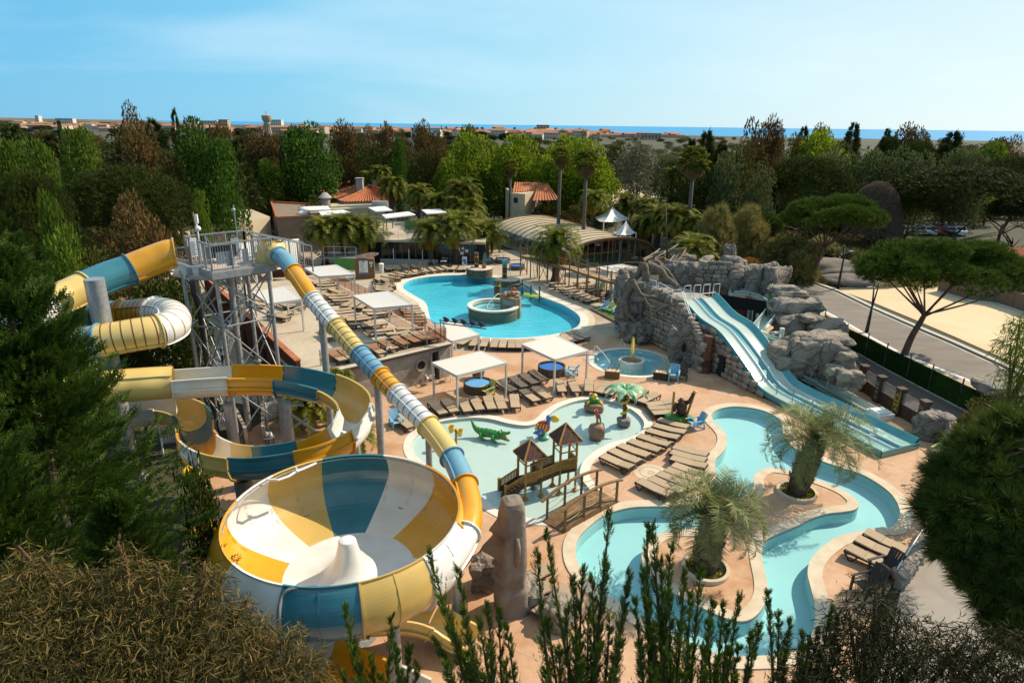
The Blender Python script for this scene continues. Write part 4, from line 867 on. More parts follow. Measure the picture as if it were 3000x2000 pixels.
row(H2,[(1620,60,1450,20),(1600,120,1420,90),(1130,60,960,90)],tz,'stacked on the terrace near the red parapet','loungers near the red parapet')
def chair_parts(root,m):
 mb=MB(); a=R(24)
 for k in range(6):
  x=-.25+.1*k; w=.085; top=.92+.05*cos((k-2.5)*.6); P=[(x*.82,-.12,.30),(x,-.12-.62*sin(a)*1.0,.30+(top-.3))]
  mb.bar((x*.85,.22,.27),(x*1.05,.22+.34,top),.08,.025)
 mb.bar((-.26,.40,.58),(.26,.40,.58),.05,.03); o1=obj('backrest',mb,m,root)
 mb=MB()
 for k in range(5):mb.box((0,-.32+.125*k,.38-.022*k),(.52,.105,.025))
 obj('seat',mb,m,root)
 for s in(-1,1):
  mb=MB(); mb.bar((s*.33,-.42,.56),(s*.31,.36,.58),.095,.03); obj('armrest',mb,m,root)
  mb=MB(); mb.bar((s*.31,-.36,0),(s*.31,-.34,.55),.07,.06); mb.bar((s*.29,-.36,.34),(s*.27,.45,.03),.05,.09); obj('leg',mb,m,root)
  mb=MB(); mb.bar((s*.3,.42,0),(s*.3,.30,.57),.06,.06); obj('leg',mb,m,root)
CH={}
def chair(px,face,m,label,zg=0.004,sc=1.0,grp='slatted garden chairs'):
 """face = direction the sitter looks, in degrees from +X"""
 p=G(px,zg); rz=R(face)+pi/2
 if m not in CH:
  CH[m]=thing('garden_chair',label,'chair',p,rz,grp); chair_parts(CH[m],M[m]); CH[m].scale=(sc,)*3; return CH[m]
 return dup(CH[m],p,rz,sc,label,grp)
chair(B3(745,640),200,'blue','light blue slatted garden chair beside the gorilla figure')
chair(B2(1640,158),150,'blue','light blue slatted chair right of the dark blue round tub')
chair(B2(35,625),300,'blue','light blue slatted chair between tube slide and open spiral flume')
chair(H7(90,410),235,'blue','light blue slatted chair beside the brown barrel at the rock castle foot')
chair(H7(310,520),235,'blue','light blue slatted chair at the root-covered foot of the stone wall')
chair(H6(425,1125),240,'blue','left light blue chair of the three on artificial turf')
chair(H6(520,1150),240,'lime','pale green chair between two blue ones on artificial turf')
chair(H6(630,1190),240,'blue','right light blue chair of the three on artificial turf')
chair(H6(525,925),230,'blue','light blue chair under the end of the timber walkway')
chair(H6(440,960),230,'brownpl','dark brown chair under the end of the timber walkway',sc=1.05)
chair(H6(270,940),230,'brownpl','dark brown chair at the foot of a walkway lounger')
chair(H6(350,765),230,'lime','pale green chair behind the walkway posts')
chair(H6(360,650),230,'blue','light blue chair beside the post of the flat white pergola')
st=chair(H7(1020,1265),250,'blue','topmost light blue chair of the stack beside the brown bamboo planter'); st.location.z+=.16
chair(H7(1020,1265),250,'lime','yellow-green chair nested below the top of the blue stack').location.z+=.08
chair(H7(1020,1265),250,'blue','lowest light blue chair of the stack beside the brown planter')
chair(H7(1165,1240),250,'brownpl','dark brown slatted chair behind the blue chair stack')
chair(H7(440,590),240,'brownpl','dark brown slatted chair in the shade of the stone wall')
chair(B2(870,335),225,'lime','lime green slatted chair leaning at the light blue round tub')
chair(B4(1575,900),215,'lime','lime green slatted chair near the end of the lane slide')
chair(B4(1640,1170),200,'blue','light blue slatted chair half hidden by the pine branches')
chair(C4(1050,590),200,'brownpl','dark brown slatted chair beside the boulder wall',sc=1.15)
chair(C4(900,740),200,'brownpl','dark brown slatted chair in front of the dark eucalyptus',sc=1.15)
M['beigepl']=mat('beige_slats',(.50,.43,.33),.6)
chair(H2(2140,290),240,'beigepl','beige slatted chair under the terrace pergola by the tower',TZ+.004)
wc=thing('plastic_chair','white moulded plastic chair beside the pergola post at the doorway','chair',G(H4(2120,960)),R(200),'white plastic chairs')
mb=MB(); mb.lathe([(.02,.0),(.20,.0),(.24,.02)],(0,0,.42),12); obj('seat',mb,M['white'],wc)
mb=MB()
for k in range(7):
 a=R(60+10*k); mb.bar((.27*cos(a),.24*sin(a),.44),(.33*cos(a),.34*sin(a)+.03,.82-.01*(k-3)**2),.055,.02)
obj('backrest',mb,M['white'],wc)
for s in(-1,1):
 for y in(-.2,.2):
  mb=MB(); mb.bar((s*.24,y,0),(s*.2,y*.8,.43),.045); obj('leg',mb,M['white'],wc)
 mb=MB(); mb.bar((s*.27,-.2,.64),(s*.27,.22,.66),.05,.03); mb.bar((s*.26,-.2,.43),(s*.27,-.2,.64),.04); obj('armrest',mb,M['white'],wc)
dup(wc,G(A2(1775,1300)),R(160),None,'white moulded plastic chair in front of the doorway')
def tub(px,r,h,m,label,ice=0,stave=M['wooddk']):
 p=G(px,0); t=thing('round_tub',label,'tub',p,0,'round wood-clad tubs'); mb=MB(); n=44
 for k in range(n):a=2*pi*k/n; mb.box((r*cos(a),r*sin(a),h/2),(.035,2*pi*r/n*.62,h),a)
 tag(obj('staves',mb,mat('tub_staves',(.20,.135,.09),.8,(.14,.09,.06),5),t),kind='stuff')
 mb=MB(); mb.lathe([(r-.03,0),(r-.03,h-.03),(r-.09,h-.03),(r-.09,h-.25)],n=40); obj('liner',mb,M['wooddk'],t,sm=40)
 mb=MB(); mb.lathe([(r-.09,h-.12),(r*.6,h-.10),(r*.2,h-.13),(0,h-.12)],n=40); obj('cover',mb,M[m],t,sm=40); return t
_t0,_t1=G(B2(672,270),.3),G(B2(900,260),.3)
tub(B2(788,290),.98,.62,'tarplight','round wood-clad tub with crumpled light blue cover below the louvred pergola')
tub(B2(1460,135),.98,.62,'tarpblue','round wood-clad tub with dark blue cover below the louvred pergola')
tub(H5(720,300),.95,.55,'tarplight','round tub of pale blue water behind the carved post planter')
tub(H5(1015,290),.95,.55,'spafloor','round tub of turquoise water by the cafe tables')
tub(H5(1260,400),.95,.55,'tarpblue','round tub with blue cover beside the walkway ladder')
def planter(px,w,d,h,rz,label,m,canes,seed):
 rr=random.Random(seed); p=G(px); t=thing('bamboo_planter',label,'planter',p,rz,'timber planters with canes')
 mb=MB(); mb.box((0,0,h/2),(w,d,h)); mb.box((0,0,h+.012),(w+.06,d+.06,.024)); o=obj('box',mb,M[m],t)
 for k in range(3):
  mb=MB(); mb.box((0,-d/2-.012,h*(.2+.3*k)),(w*.98,.02,h*.24)); obj('board',mb,M[m],o)
 mb=MB(); mb.box((0,0,h+.02),(w*.86,d*.8,.03)); obj('soil',mb,M['sand'],t)
 for k in range(canes):
  a=V(rr.uniform(-.4,.4)*w,rr.uniform(-.3,.3)*d,h); b=a+V(rr.uniform(-.5,.5),rr.uniform(-.2,.2),rr.uniform(.7,1.35)); mb=MB(); mb.tube([a,b],.022,6); obj('cane',mb,M['woodlt'],t,sm=40)
planter(A3(920,1270),1.05,.55,.5,R(-12),'light timber planter of leaning canes at the whirlpool edge','wood',5,1)
planter(H7(800,1230),1.05,.6,.5,R(-20),'dark brown planter of broken canes beside the blue chair stack','wooddk',7,2)
for i,(q,n_)in enumerate(((H3(1470,640),'nearest the terrace balustrade'),(H3(1550,500),'second from the terrace balustrade'),(H3(1735,435),'with white stones, at the pool curve'),(H3(1965,390),'closest to the carved post'))):
 planter(q,.75,.45,.42,R(20),'timber planter of tall canes '+n_+' on the pool rim','wood',9,10+i)
p=G(A2(2040,1275)); t=thing('barrel_planter','flared wooden tub planter behind the louvred pergola','planter',p)
for k in range(16):
 a=2*pi*k/16; mb=MB(); mb.bar((.33*cos(a),.33*sin(a),0),(.52*cos(a),.52*sin(a),.75),.17,.03,up=(cos(a),sin(a),0)); obj('stave',mb,M['wood'],t)
mb=MB(); mb.lathe([(.0,.66),(.46,.66)],n=16); obj('soil',mb,M['soil'],t)
p=G(H7(175,440)); t=thing('barrel_bin','dark red brown barrel at the foot of the rock castle','barrel',p); mb=MB(); mb.lathe([(.26,0),(.30,.2),(.31,.45),(.29,.75),(.26,.85),(0,.85)],n=16); obj('drum',mb,mat('maroon',(.07,.02,.015),.6),t,sm=40)
mb=MB(); [mb.lathe([(.305,z),(.318,z+.02),(.305,z+.04)],n=16)for z in(.2,.6)]; obj('hoops',mb,M['steeldk'],t,sm=40)
def lamp_row(px,label,n,dx,zb,zt):
 p=G(px,zb); t=thing('stage_lamp_truss',label,'stage lights',p); mb=MB()
 for x in(-.12,.12):
  for y in(-.12,.12):mb.bar((x,y,0),(x,y,zt),.035)
 for k in range(int(zt/.3)):
  s=1 if k%2 else-1; mb.bar((-.12*s,-.12,.3*k),(.12*s,-.12,.3*k+.3),.02); mb.bar((-.12,-.12*s,.3*k),(-.12,.12*s,.3*k+.3),.02)
 obj('truss_post',mb,M['steel'],t); mb=MB()
 mb.bar((-.2,0,zt),(dx*n,-.25*n,zt),.06); mb.bar((-.2,0,zt-.2),(dx*n,-.25*n,zt-.2),.06); obj('truss_bar',mb,M['black'],t)
 for k in range(n):
  mb=MB(); q=V(dx*(k+.4),-.25*(k+.4),zt+.12); mb.tube([q+V(-.16,.1,.1),q+V(-.02,0,.02),q+V(.10,-.1,-.04),q+V(.18,-.14,-.08)],[.05,.13,.15,.16],10); mb.bar(q,q-V(0,0,.3),.04); obj('spotlight',mb,M['black'],t,sm=40)
 return t
lamp_row(A2(1715,940),'truss of black spotlights at the near corner of the sun terrace',5,.62,TZ,1.55)
lamp_row(A2(1085,480),'pair of black spotlights on the terrace balustrade mid way',2,.6,TZ,.9)
lamp_row(A2(905,250),'black spotlights on a mast beside the notice kiosk',2,-.5,0,3.0)
def rockmesh(size,seed,m,n=7,rough=.22,boxy=5.0,strata=.0):
 """boulder: rounded block pushed about by noise, with flat facets and ledges"""
 rr=random.Random(seed); off=Vector((rr.uniform(-50,50),rr.uniform(-50,50),rr.uniform(-50,50))); V_,F,idx=[],[],{}
 def vid(p):
  k=(round(p[0],4),round(p[1],4),round(p[2],4))
  if k not in idx:idx[k]=len(V_); V_.append(Vector(p))
  return idx[k]
 for ax in range(3):
  for sg in(-1,1):
   for i in range(n):
    for j in range(n):
     c=[]
     for a,b in((i,j),(i+1,j),(i+1,j+1),(i,j+1)):
      q=[0,0,0]; q[ax]=sg; q[(ax+1)%3]=-1+2*a/n; q[(ax+2)%3]=-1+2*b/n; c.append(vid(q))
     F.append(tuple(c)if sg>0 else tuple(c[::-1]))
 out=[]
 for p in V_:
  q=p/((abs(p.x)**boxy+abs(p.y)**boxy+abs(p.z)**boxy)**(1/boxy))
  d=mnoise.noise(q*1.1+off)*rough*1.5+mnoise.noise(q*2.3+off)*rough*.8+(1-2*abs(mnoise.noise(q*3.1+off)))*rough*.28
  c1=mnoise.cell(q*1.5+off)*rough*.55
  q=q*(1+d+c1*.4)
  if strata:q+=Vector((q.x,q.y,0))*(sin(q.z*5+3*mnoise.noise(q*.8+off))*strata)
  out.append((q.x*size[0]/2,q.y*size[1]/2,q.z*size[2]/2))
 mb=MB(); mb.add(out,F); return mb
def rock(c,size,seed,m,label,rz=0,cat='rock',grp=None,n=9,rough=.2,boxy=5.0,name='rock',parent=None,strata=0):
 mb=rockmesh(size,seed,m,n,rough,boxy,strata)
 if parent:
  o=obj(name,mb,M[m]if isinstance(m,str)else m,parent,sm=28); o.location=Vector(c)-parent.location; o.rotation_euler=(0,0,rz); return o
 o=obj(name,mb,M[m]if isinstance(m,str)else m,None,sm=28); o.location=c; o.rotation_euler=(0,0,rz); return tag(o,label,cat,grp)
L0,R0,L1,R1=G((1998,876),4.4),G((2098,868),4.4),G((2583,1327),.28),G((2690,1300),.28)
lpx=[(1998,876),(2021,900),(2047,932),(2064,945),(2081,954),(2106,971),(2132,1002),(2163,1045),(2200,1097),(2217,1130),(2240,1150),(2272,1168)]
LP=[VPl(p,L0,L1)for p in lpx]
LP+=[LP[-1].lerp(L1,t)for t in(.25,.5,.75,1)]
for q in LP[10:]:q.z=min(q.z,.42)
ax=(L1-L0); ax.z=0; LL=ax.length; ax.normalize()
prof=[((p-L0).dot(ax),p.z)for p in LP]; prof.sort()
ss=np.linspace(0,LL,70); zz_=np.interp(ss,[p[0]for p in prof],[p[1]for p in prof]); zz_=np.convolve(np.pad(zz_,2,mode='edge'),np.ones(5)/5,'valid')
ls=thing('lane_slide','pale green and teal two-lane wave slide from rock castle to flat water run','water slide',(V(L0.x,L0.y,0)))
def lpt(s,f,dz=0):
 a=L0.lerp(L1,s/LL); b=R0.lerp(R1,s/LL); q=a.lerp(b,f); return V(q.x,q.y,float(np.interp(s,ss,zz_))+dz)
M['lane']=mat('pale_green_lane',(.50,.58,.50),.25,(.44,.53,.46),.8,coat=.4)
M['laneteal']=mat('lane_teal',(.05,.30,.32),.2,(.04,.25,.28),.9,coat=.5)
M['lanewhite']=mat('lane_white',(.72,.74,.68),.3)
def lstrip(fs,m,name):
 mb=MB(); rows=[[lpt(s,f,dz)for s in ss]for f,dz in fs]
 for A,B in zip(rows,rows[1:]):mb.strip(A,B)
 return obj(name,mb,M[m],ls,sm=40,W=1)
lstrip([(-.02,-.22),(-.02,.14),(.0,.14),(.015,.03)],'laneteal','side_wall')
lstrip([(.015,.03),(.08,0),(.24,0),(.30,.05)],'lane','lane')
lstrip([(.30,.05),(.315,.13),(.335,.13),(.35,.05)],'lanewhite','divider')
lstrip([(.35,.05),(.38,-.03),(.50,-.03),(.53,.05)],'laneteal','lane')
lstrip([(.53,.05),(.545,.13),(.565,.13),(.58,.05)],'lanewhite','divider')
lstrip([(.58,.05),(.63,0),(.80,0),(.85,.03)],'lane','lane')
lstrip([(.85,.03),(.93,.20),(.98,.36),(1.0,.36),(1.01,-.25)],'laneteal','side_wall')
mb=MB(); A=[lpt(LL,f,.10)for f in np.linspace(-.02,1.01,8)]; B=[q-V(0,0,.4)for q in A]; mb.strip(A,B); A2_=[q+ax*.07 for q in A]; mb.strip(A,A2_); mb.strip(A2_,[q+ax*.07 for q in B]); obj('end_wall',mb,M['laneteal'],ls,W=1)
mb=MB(); s0=LL*.63; P_=[lpt(s0,.06,.035),lpt(s0,.84,.035),lpt(LL-.1,.84,.06),lpt(LL-.1,.06,.06)]; mb.add(P_,[(0,3,2,1)]); obj('water_film',mb,M['waterspa'],ls,W=1)
gp=[G(p,.0)for p in(B3(1345,298),B3(1480,372),B3(1625,440),B3(1800,535))]
glass_fence('glass_screen','clear glass screen with steel posts along the left of the lane slide run',gp,1.15,'glass',1.9,0)
gp=[G(p,0)for p in(B4(230,195),B4(375,295),B4(525,370),B4(685,445),B4(755,480))]
glass_fence('glass_screen','clear glass screen between the lane slide and the pale side slide',gp,1.25,'glass',1.8,0)
wpx=[(1877,988),(1931,1016),(1975,1038),(2026,1069),(2052,1090)]
WB=[G(p)for p in wpx]; WT=[3.5,3.8,4.15,2.7,1.9]
rc=thing('rock_castle','grey stone castle of rounded wall stones with platform and stair above the whirlpool','rock castle',(WB[2].x,WB[2].y,0))
PLZ=4.15
bk=[G(H6(2150,760),PLZ),G(H6(1700,730),PLZ),G(H6(1000,640),PLZ)]
coreP=[WB[0],WB[1],WB[2],V(L0.x,L0.y,0)-ax*.1,V(R0.x,R0.y,0)-ax*.1,V(R0.x,R0.y,0)-ax*4,V(bk[1].x,bk[1].y+2,0),V(WB[0].x-.5,WB[0].y+5,0)]
mb=MB(); mb.prism([(p.x,p.y)for p in coreP],-.05,PLZ-.35,top=0); obj('core',mb,M['mortar'],rc,W=1)
mb=MB(); mb.prism([(p.x,p.y)for p in coreP],PLZ-.35,PLZ); obj('platform',mb,M['concrete'],rc,W=1)
mb=MB(); e=[V(lpt(s,0).x,lpt(s,0).y,0)for s in(.1,2.2,4.2)]
sA=[WB[2],WB[3],WB[4]]; sz=[PLZ-.05,2.5,1.6]
mb.add([V(p.x,p.y,-.05)for p in sA]+[V(p.x,p.y,z)for p,z in zip(sA,sz)],[(0,1,4,3),(1,2,5,4)]); obj('core',mb,M['mortar'],rc,W=1)
stA,stB=V(WB[2].x,WB[2].y,PLZ)+V(.45,.3,0),V(WB[4].x,WB[4].y,.35)+V(.4,.2,0)
n=20
for k in range(n):
 a=stA.lerp(stB,(k+.5)/n); mb=MB(); d=stB-stA; mb.box((a.x,a.y,a.z/2),(.42,1.25,a.z),atan2(d.y,d.x)); obj('step',mb,M['concrete'],rc,W=1)
STM=[]
for k in range(9):
 me=rockmesh((1,1,1),100+k,None,3,.13,4.5).mesh('stone',M['stone'],sm=60); STM.append(me)
def stones(parent,P,Zt,h=.34,w=(.3,.62),seed=3,depth=.22,zb=0,lim=300):
 """courses of uneven rounded stones over an upright face; each stone is an object"""
 rr=random.Random(seed); L=[0]
 for a,b in zip(P,P[1:]):L.append(L[-1]+(V(b.x,b.y,0)-V(a.x,a.y,0)).length)
 cnt=0; z=zb; ri=0
 while z<max(Zt)-.1:
  hh=h*rr.uniform(.8,1.25); s=-rr.uniform(0,.3)
  while s<L[-1]-.05:
   ww=rr.uniform(*w); c=s+ww/2
   if 0<=c<=L[-1]:
    j=max(i for i in range(len(P)-1)if L[i]<=c); t=(c-L[j])/(L[j+1]-L[j]); q=P[j].lerp(P[j+1],t); zt=Zt[j]+(Zt[j+1]-Zt[j])*t
    if z+hh*.55<zt and cnt<lim:
     d=P[j+1]-P[j]; o=obj('stone',rr.choice(STM),0,parent)
     o.location=V(q.x,q.y,z+hh/2+rr.uniform(-.03,.03))-parent.location; o.rotation_euler=(rr.uniform(-.15,.15),rr.uniform(-.16,.16),atan2(d.y,d.x)+rr.uniform(-.06,.06))
     o.scale=(ww*.97,depth*2*rr.uniform(.8,1.15),hh*rr.uniform(.88,1.02)); cnt+=1
   s+=ww
  z+=hh*.96; ri+=1
 return cnt
stones(rc,WB,[z+.15 for z in WT],.40,(.28,.74),5,.24,lim=295)
for k in range(12):
 t=k/11; q=(WB[2].lerp(WB[3],t*2)if t<.5 else WB[3].lerp(WB[4],t*2-1)); z=np.interp(t,[0,.5,1],[PLZ,2.85,2.0])
 o=rock(V(q.x,q.y,z+.1),(.62,.5,.5),300+k,'stone',None,k,n=4,rough=.15,parent=rc,name='parapet_stone')
for k in range(9):
 q=WB[0].lerp(WB[2],k/9)+V(.1,.25,0); rock(V(q.x,q.y,PLZ+random.uniform(-.1,.2)),(.95,.7,.7),330+k,'rocklt',None,k,n=4,rough=.2,parent=rc,name='parapet_stone')
sw=thing('slide_stone_wall','dark rounded-stone wall carrying the left side of the lane slide, with a low doorway','wall',(L0.x,L0.y,0))
sl=np.linspace(.3,float(ss[np.argmax(zz_<.55)])+.3,9); SP=[V(lpt(s,-.03).x,lpt(s,-.03).y,0)for s in sl]; SZ=[float(np.interp(s,ss,zz_))-.12 for s in sl]
dd0,dd1=VPl(H7(1815,1000),SP[0],SP[-1]),VPl(H7(1905,1000),SP[0],SP[-1]); da,db=(dd0-SP[0]).dot(ax),(dd1-SP[0]).dot(ax)
mb=MB(); inn=V(-ax.y,ax.x,0); inn=inn if inn.x>0 else-inn
IP=[p+inn*.12 for p in SP]
for(p,z),(q,z2)in zip(list(zip(IP,SZ)),list(zip(IP,SZ))[1:]):mb.add([V(p.x,p.y,-.05),V(q.x,q.y,-.05),V(q.x,q.y,z2),V(p.x,p.y,z)],[(0,1,2,3)])
obj('core',mb,M['mortar'],sw,W=1)
stones(sw,SP,SZ,.42,(.36,.72),9,.2)
for o in[c for c in sw.children if c.name.startswith('stone')]:
 s_=(o.location+sw.location-SP[0]).dot(ax)
 if da-.12<s_<db+.12 and o.location.z<1.75:bpy.data.objects.remove(o)
mb=MB(); c=SP[0]+ax*(da+db)/2; mb.box((c.x-inn.x*.06,c.y-inn.y*.06,.85),(db-da,.14,1.7),atan2(ax.y,ax.x)); obj('doorway',mb,M['dark'],sw,W=1)
mb=rockmesh((db-da+.9,.5,.36),77,None,4,.1); o=obj('lintel',mb,M['stone'],sw,sm=50); o.location=V(c.x,c.y,1.9)-sw.location; o.rotation_euler=(0,.12,atan2(ax.y,ax.x))
for i,(p,s,Y,m)in enumerate(((H7(1130,620),(1.7,1.0,2.4),.35,'rock'),(H7(1320,650),(1.5,1.3,2.3),.5,'rock'),(H7(1290,880),(1.6,1.0,.8),.2,'rock'),(H7(1440,900),(1.1,1.0,1.5),.3,'rock'),(H7(1720,880),(1.3,1.0,2.2),1.1,'rock'))):
 b=G((p[0],p[1]+45)); rock(D(p,WB[3].y+Y),s,400+i,m,None,i*.7,n=7,rough=.22,parent=rc,name='rock_face',strata=.04)
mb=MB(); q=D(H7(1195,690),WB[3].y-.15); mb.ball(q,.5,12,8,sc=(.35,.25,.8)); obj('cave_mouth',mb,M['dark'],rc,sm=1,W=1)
for i,(p,s,Y)in enumerate(((H6(900,850),(1.9,1.6,2.6),54.0),(H6(1000,1080),(1.2,1.2,2.4),52.6),(H6(860,1230),(1.5,1.4,2.2),52.6),(H6(900,1460),(1.9,1.6,1.6),51.5),(H6(790,1020),(1.2,1.4,3.6),54.2),(H6(1060,1500),(1.6,1.2,1.8),51.2),(H6(860,560),(1.8,1.8,1.6),55.5),(H6(760,760),(1.3,1.5,2.6),55.2))):
 rock(D(p,Y),s,420+i,'rock',None,i,n=11,rough=.27,parent=rc,name='rock_face')
RTS=[([H6(1080,300),H6(1060,420),H6(960,540),H6(850,640),H6(770,740)],53.2,(.35,.22)),([H6(900,590),H6(960,720),H6(1030,830),H6(1150,890),H6(1330,900),H6(1540,1000)],50.4,(.22,.10)),([H6(870,640),H6(810,800),H6(790,980),H6(800,1150),H6(900,1250),H6(1000,1400),H6(1100,1540)],51.7,(.26,.10)),([H6(760,960),H6(770,1120),H6(800,1300),H6(790,1450)],52.2,(.2,.1)),([H6(1520,1060),H6(1380,1090),H6(1290,1160),H6(1200,1230),H6(1210,1380)],48.6,(.14,.05)),([H6(1100,900),H6(1160,1000),H6(1270,1060),H6(1420,1040)],49.0,(.12,.05)),([H6(1150,330),H6(1280,380),H6(1420,480),H6(1560,620),H6(1690,735)],52.6,(.42,.16)),([H6(1330,330),H6(1450,420),H6(1590,560),H6(1690,700)],53.2,(.28,.12)),([H6(1090,310),H6(1110,430),H6(1110,600)],52.2,(.3,.3)),([H6(1180,380),H6(1160,520),H6(1170,640)],52.2,(.16,.08)),([H6(1230,310),H6(1320,300),H6(1400,380)],53.4,(.3,.2))]
for i,(pts,Y,(r0,r1))in enumerate(RTS):
 P=spline([D(p,Y-.12*k)for k,p in enumerate(pts)],6); P=[p+Vector((mnoise.noise(p*1.3),mnoise.noise(p*1.3+V(9,0,0)),mnoise.noise(p*1.3+V(0,9,0))))*.12 for p in P]
 mb=MB(); mb.tube(P,[(r0+(r1-r0)*k/len(P))*(1+.25*mnoise.noise(Vector((k*.6,i,0))))for k in range(len(P))],9); obj('root',mb,M['root'],rc,sm=1,W=1)
for i,(p,s,Y)in enumerate(((H6(1640,570),(2.6,1.3,2.8),55.2),(H6(1870,590),(2.5,1.3,2.8),54.8),(H6(2080,600),(2.3,1.3,2.8),54.4),(A3(2020,420),(1.8,1.2,2.2),53.6),(A3(2130,420),(3.2,1.0,3.2),53.4),(A3(2290,415),(3.4,1.0,3.2),53.0),(A3(2420,430),(2.6,1.0,3.0),52.6))):
 rock(D(p,Y),s,450+i,'rock',None,.1*i,n=12,rough=.17,boxy=7,parent=rc,name='back_wall_rock')
for i,(p,s)in enumerate(((A3(1860,330),(1.9,.7,1.9)),)):
 base=D(p,53.2); P=[base+V(-1.3,0,0),base+V(1.2,-.3,0)]; stones(rc,[V(q.x,q.y,0)for q in P],[6.6,6.3],.34,(.4,.8),21,.2,zb=4.4,lim=40)
for i,(p,s,Y)in enumerate(((A3(1995,170),(1.0,.9,2.2),60),(A3(1780,215),(2.2,1.0,1.0),60),(A3(2030,240),(2.8,1.2,1.4),58),(A3(1620,215),(1.2,1.0,1.4),60))):
 rock(D(p,Y),s,470+i,'rock',('pointed grey rock','low humped grey rock','long grey rock','small leaning grey rock')[i]+' standing on top of the rock castle near the road',i,grp='rocks crowning the castle')
def hoop_rail(parent,a,b,h=.95,name='hand_rail',mid=1,r=.03):
 mb=MB(); u=V(0,0,h); a,b=Vector(a),Vector(b); mb.tube([a,a+u*.92,a+u+(b-a)*.04,b+u-(b-a)*.04,b+u*.92,b],r,7)
 if mid:mb.tube([a+u*.5,b+u*.5],r*.7,6)
 return obj(name,mb,M['white'],parent,sm=40,W=1)
for a,b in((H6(985,690),H6(1100,740)),(H6(1120,745),H6(1300,800)),(H6(1330,805),H6(1570,950))):hoop_rail(rc,G((a[0],a[1]+4),PLZ),G((b[0],b[1]+4),PLZ),1.0)
for x in(1800,1970,2130,2300):
 a=G(H6(x-25,905-(x-1800)*.06),PLZ+.1); hoop_rail(rc,a,a+V(.75,.28,0)*.75,1.0,'slide_gate',0)
mb=MB(); mb.tube([G(H6(1840,850),PLZ+.55),G(H6(2330,800),PLZ+.55)],.025,6); obj('gate_bar',mb,M['white'],rc,sm=1,W=1)
for o_ in(0,.22):
 mb=MB(); a,b=stA+V(-.35+o_*.6,-.3,.95),stB+V(-.35+o_*.6,-.3,.95); mb.tube([a,b],.035,7)
 for t in(0,.25,.5,.75,1):q=a.lerp(b,t); mb.tube([q,q-V(0,0,.95)],.025,6)
 obj('stair_rail',mb,M['white'],rc,sm=1,W=1)
sp=thing('spiral_slide','pale green narrow flume curling through the pale rocks to a white stop box','water slide',G((2345,1076)))
spx=[(H8(375,160),4.35),(H8(700,180),4.25),(H8(960,262),4.1),(H8(1110,385),3.9),(H8(1055,520),3.65),(H8(930,680),3.35),(H8(830,800),3.05),(H8(850,890),2.8),(H8(1000,955),2.65),(H8(1200,1010),2.5),(H8(1420,1030),2.4),(H8(1620,990),2.3)]
CHs(sp,spline([G(p,z)for p,z in spx],6),M['lane'],sc=.58,name='flume')
spx2=[(H8(1480,1440),1.15),(A4(300,1200),.95),(A4(430,1270),.72),(B4(480,200),.55),(B4(620,275),.42),(B4(760,350),.36),(B4(900,430),.36),(B4(1000,480),.36)]
CHs(sp,spline([G(p,z)for p,z in spx2],6),M['lane'],prof=[(x,y*.55)for x,y in UPROF],sc=.62,name='flume')
q=G(B4(1030,500),.3); mb=MB(); d=(G(B4(1000,480),.36)-G(B4(760,350),.36)).normalized(); mb.box(V(q.x,q.y,.2),(1.1,1.15,.4),atan2(d.y,d.x)); mb.box(V(q.x,q.y,.44),(.85,.95,.12),atan2(d.y,d.x)); obj('stop_box',mb,M['white'],sp,W=1)
c=D(H8(1230,940),45.2); mb=MB(); mb.lathe([(.17,2.3),(.17,c.z+.5),(.0,c.z+.52)],(c.x,c.y,0),16); obj('pillar',mb,M['shellwhite'],sp,sm=35,W=1)
for a in(H8(1020,900),H8(1180,1040),H8(1030,950)):
 mb=MB(); mb.tube([V(c.x,c.y,c.z+.2),D(a,44.6)],.05,6); obj('strut',mb,M['shellwhite'],sp,sm=1,W=1)
for p,z in((H8(440,380),4.1),(H8(820,560),3.9)):
 q=D(p,47.5); mb=MB(); mb.lathe([(.11,0),(.11,z-.3)],(q.x,q.y,0),12); obj('support_post',mb,M['steel'],sp,sm=35,W=1)
rb=thing('service_recess','shaded red-brown recess with a leaning ladder between lane slide and spiral flume','wall',D(H8(560,560),49.5))
p0,p1=D(H8(190,400),50.5),D(H8(1000,470),48.5); mb=MB(); mb.add([V(p0.x,p0.y,0),V(p1.x,p1.y,0),V(p1.x,p1.y,3.3),V(p0.x,p0.y,3.3)],[(0,1,2,3),(3,2,1,0)]); obj('red_panel',mb,mat('red_brown_board',(.14,.045,.025),.8,(.10,.035,.02),3),rb,W=1)
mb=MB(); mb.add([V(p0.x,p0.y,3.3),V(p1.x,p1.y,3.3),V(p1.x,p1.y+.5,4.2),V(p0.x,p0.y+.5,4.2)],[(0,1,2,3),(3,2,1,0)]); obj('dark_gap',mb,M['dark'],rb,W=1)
mb=MB(); a,b=D(H8(640,730),48.4),D(H8(660,520),48.9)
for s in(0,.35):mb.bar(a+V(s,0,0),b+V(s,0,0),.05)
for k in range(7):q=a.lerp(b,(k+.5)/7); mb.bar(q,q+V(.35,0,0),.035)
obj('ladder',mb,M['steel'],rb,W=1)
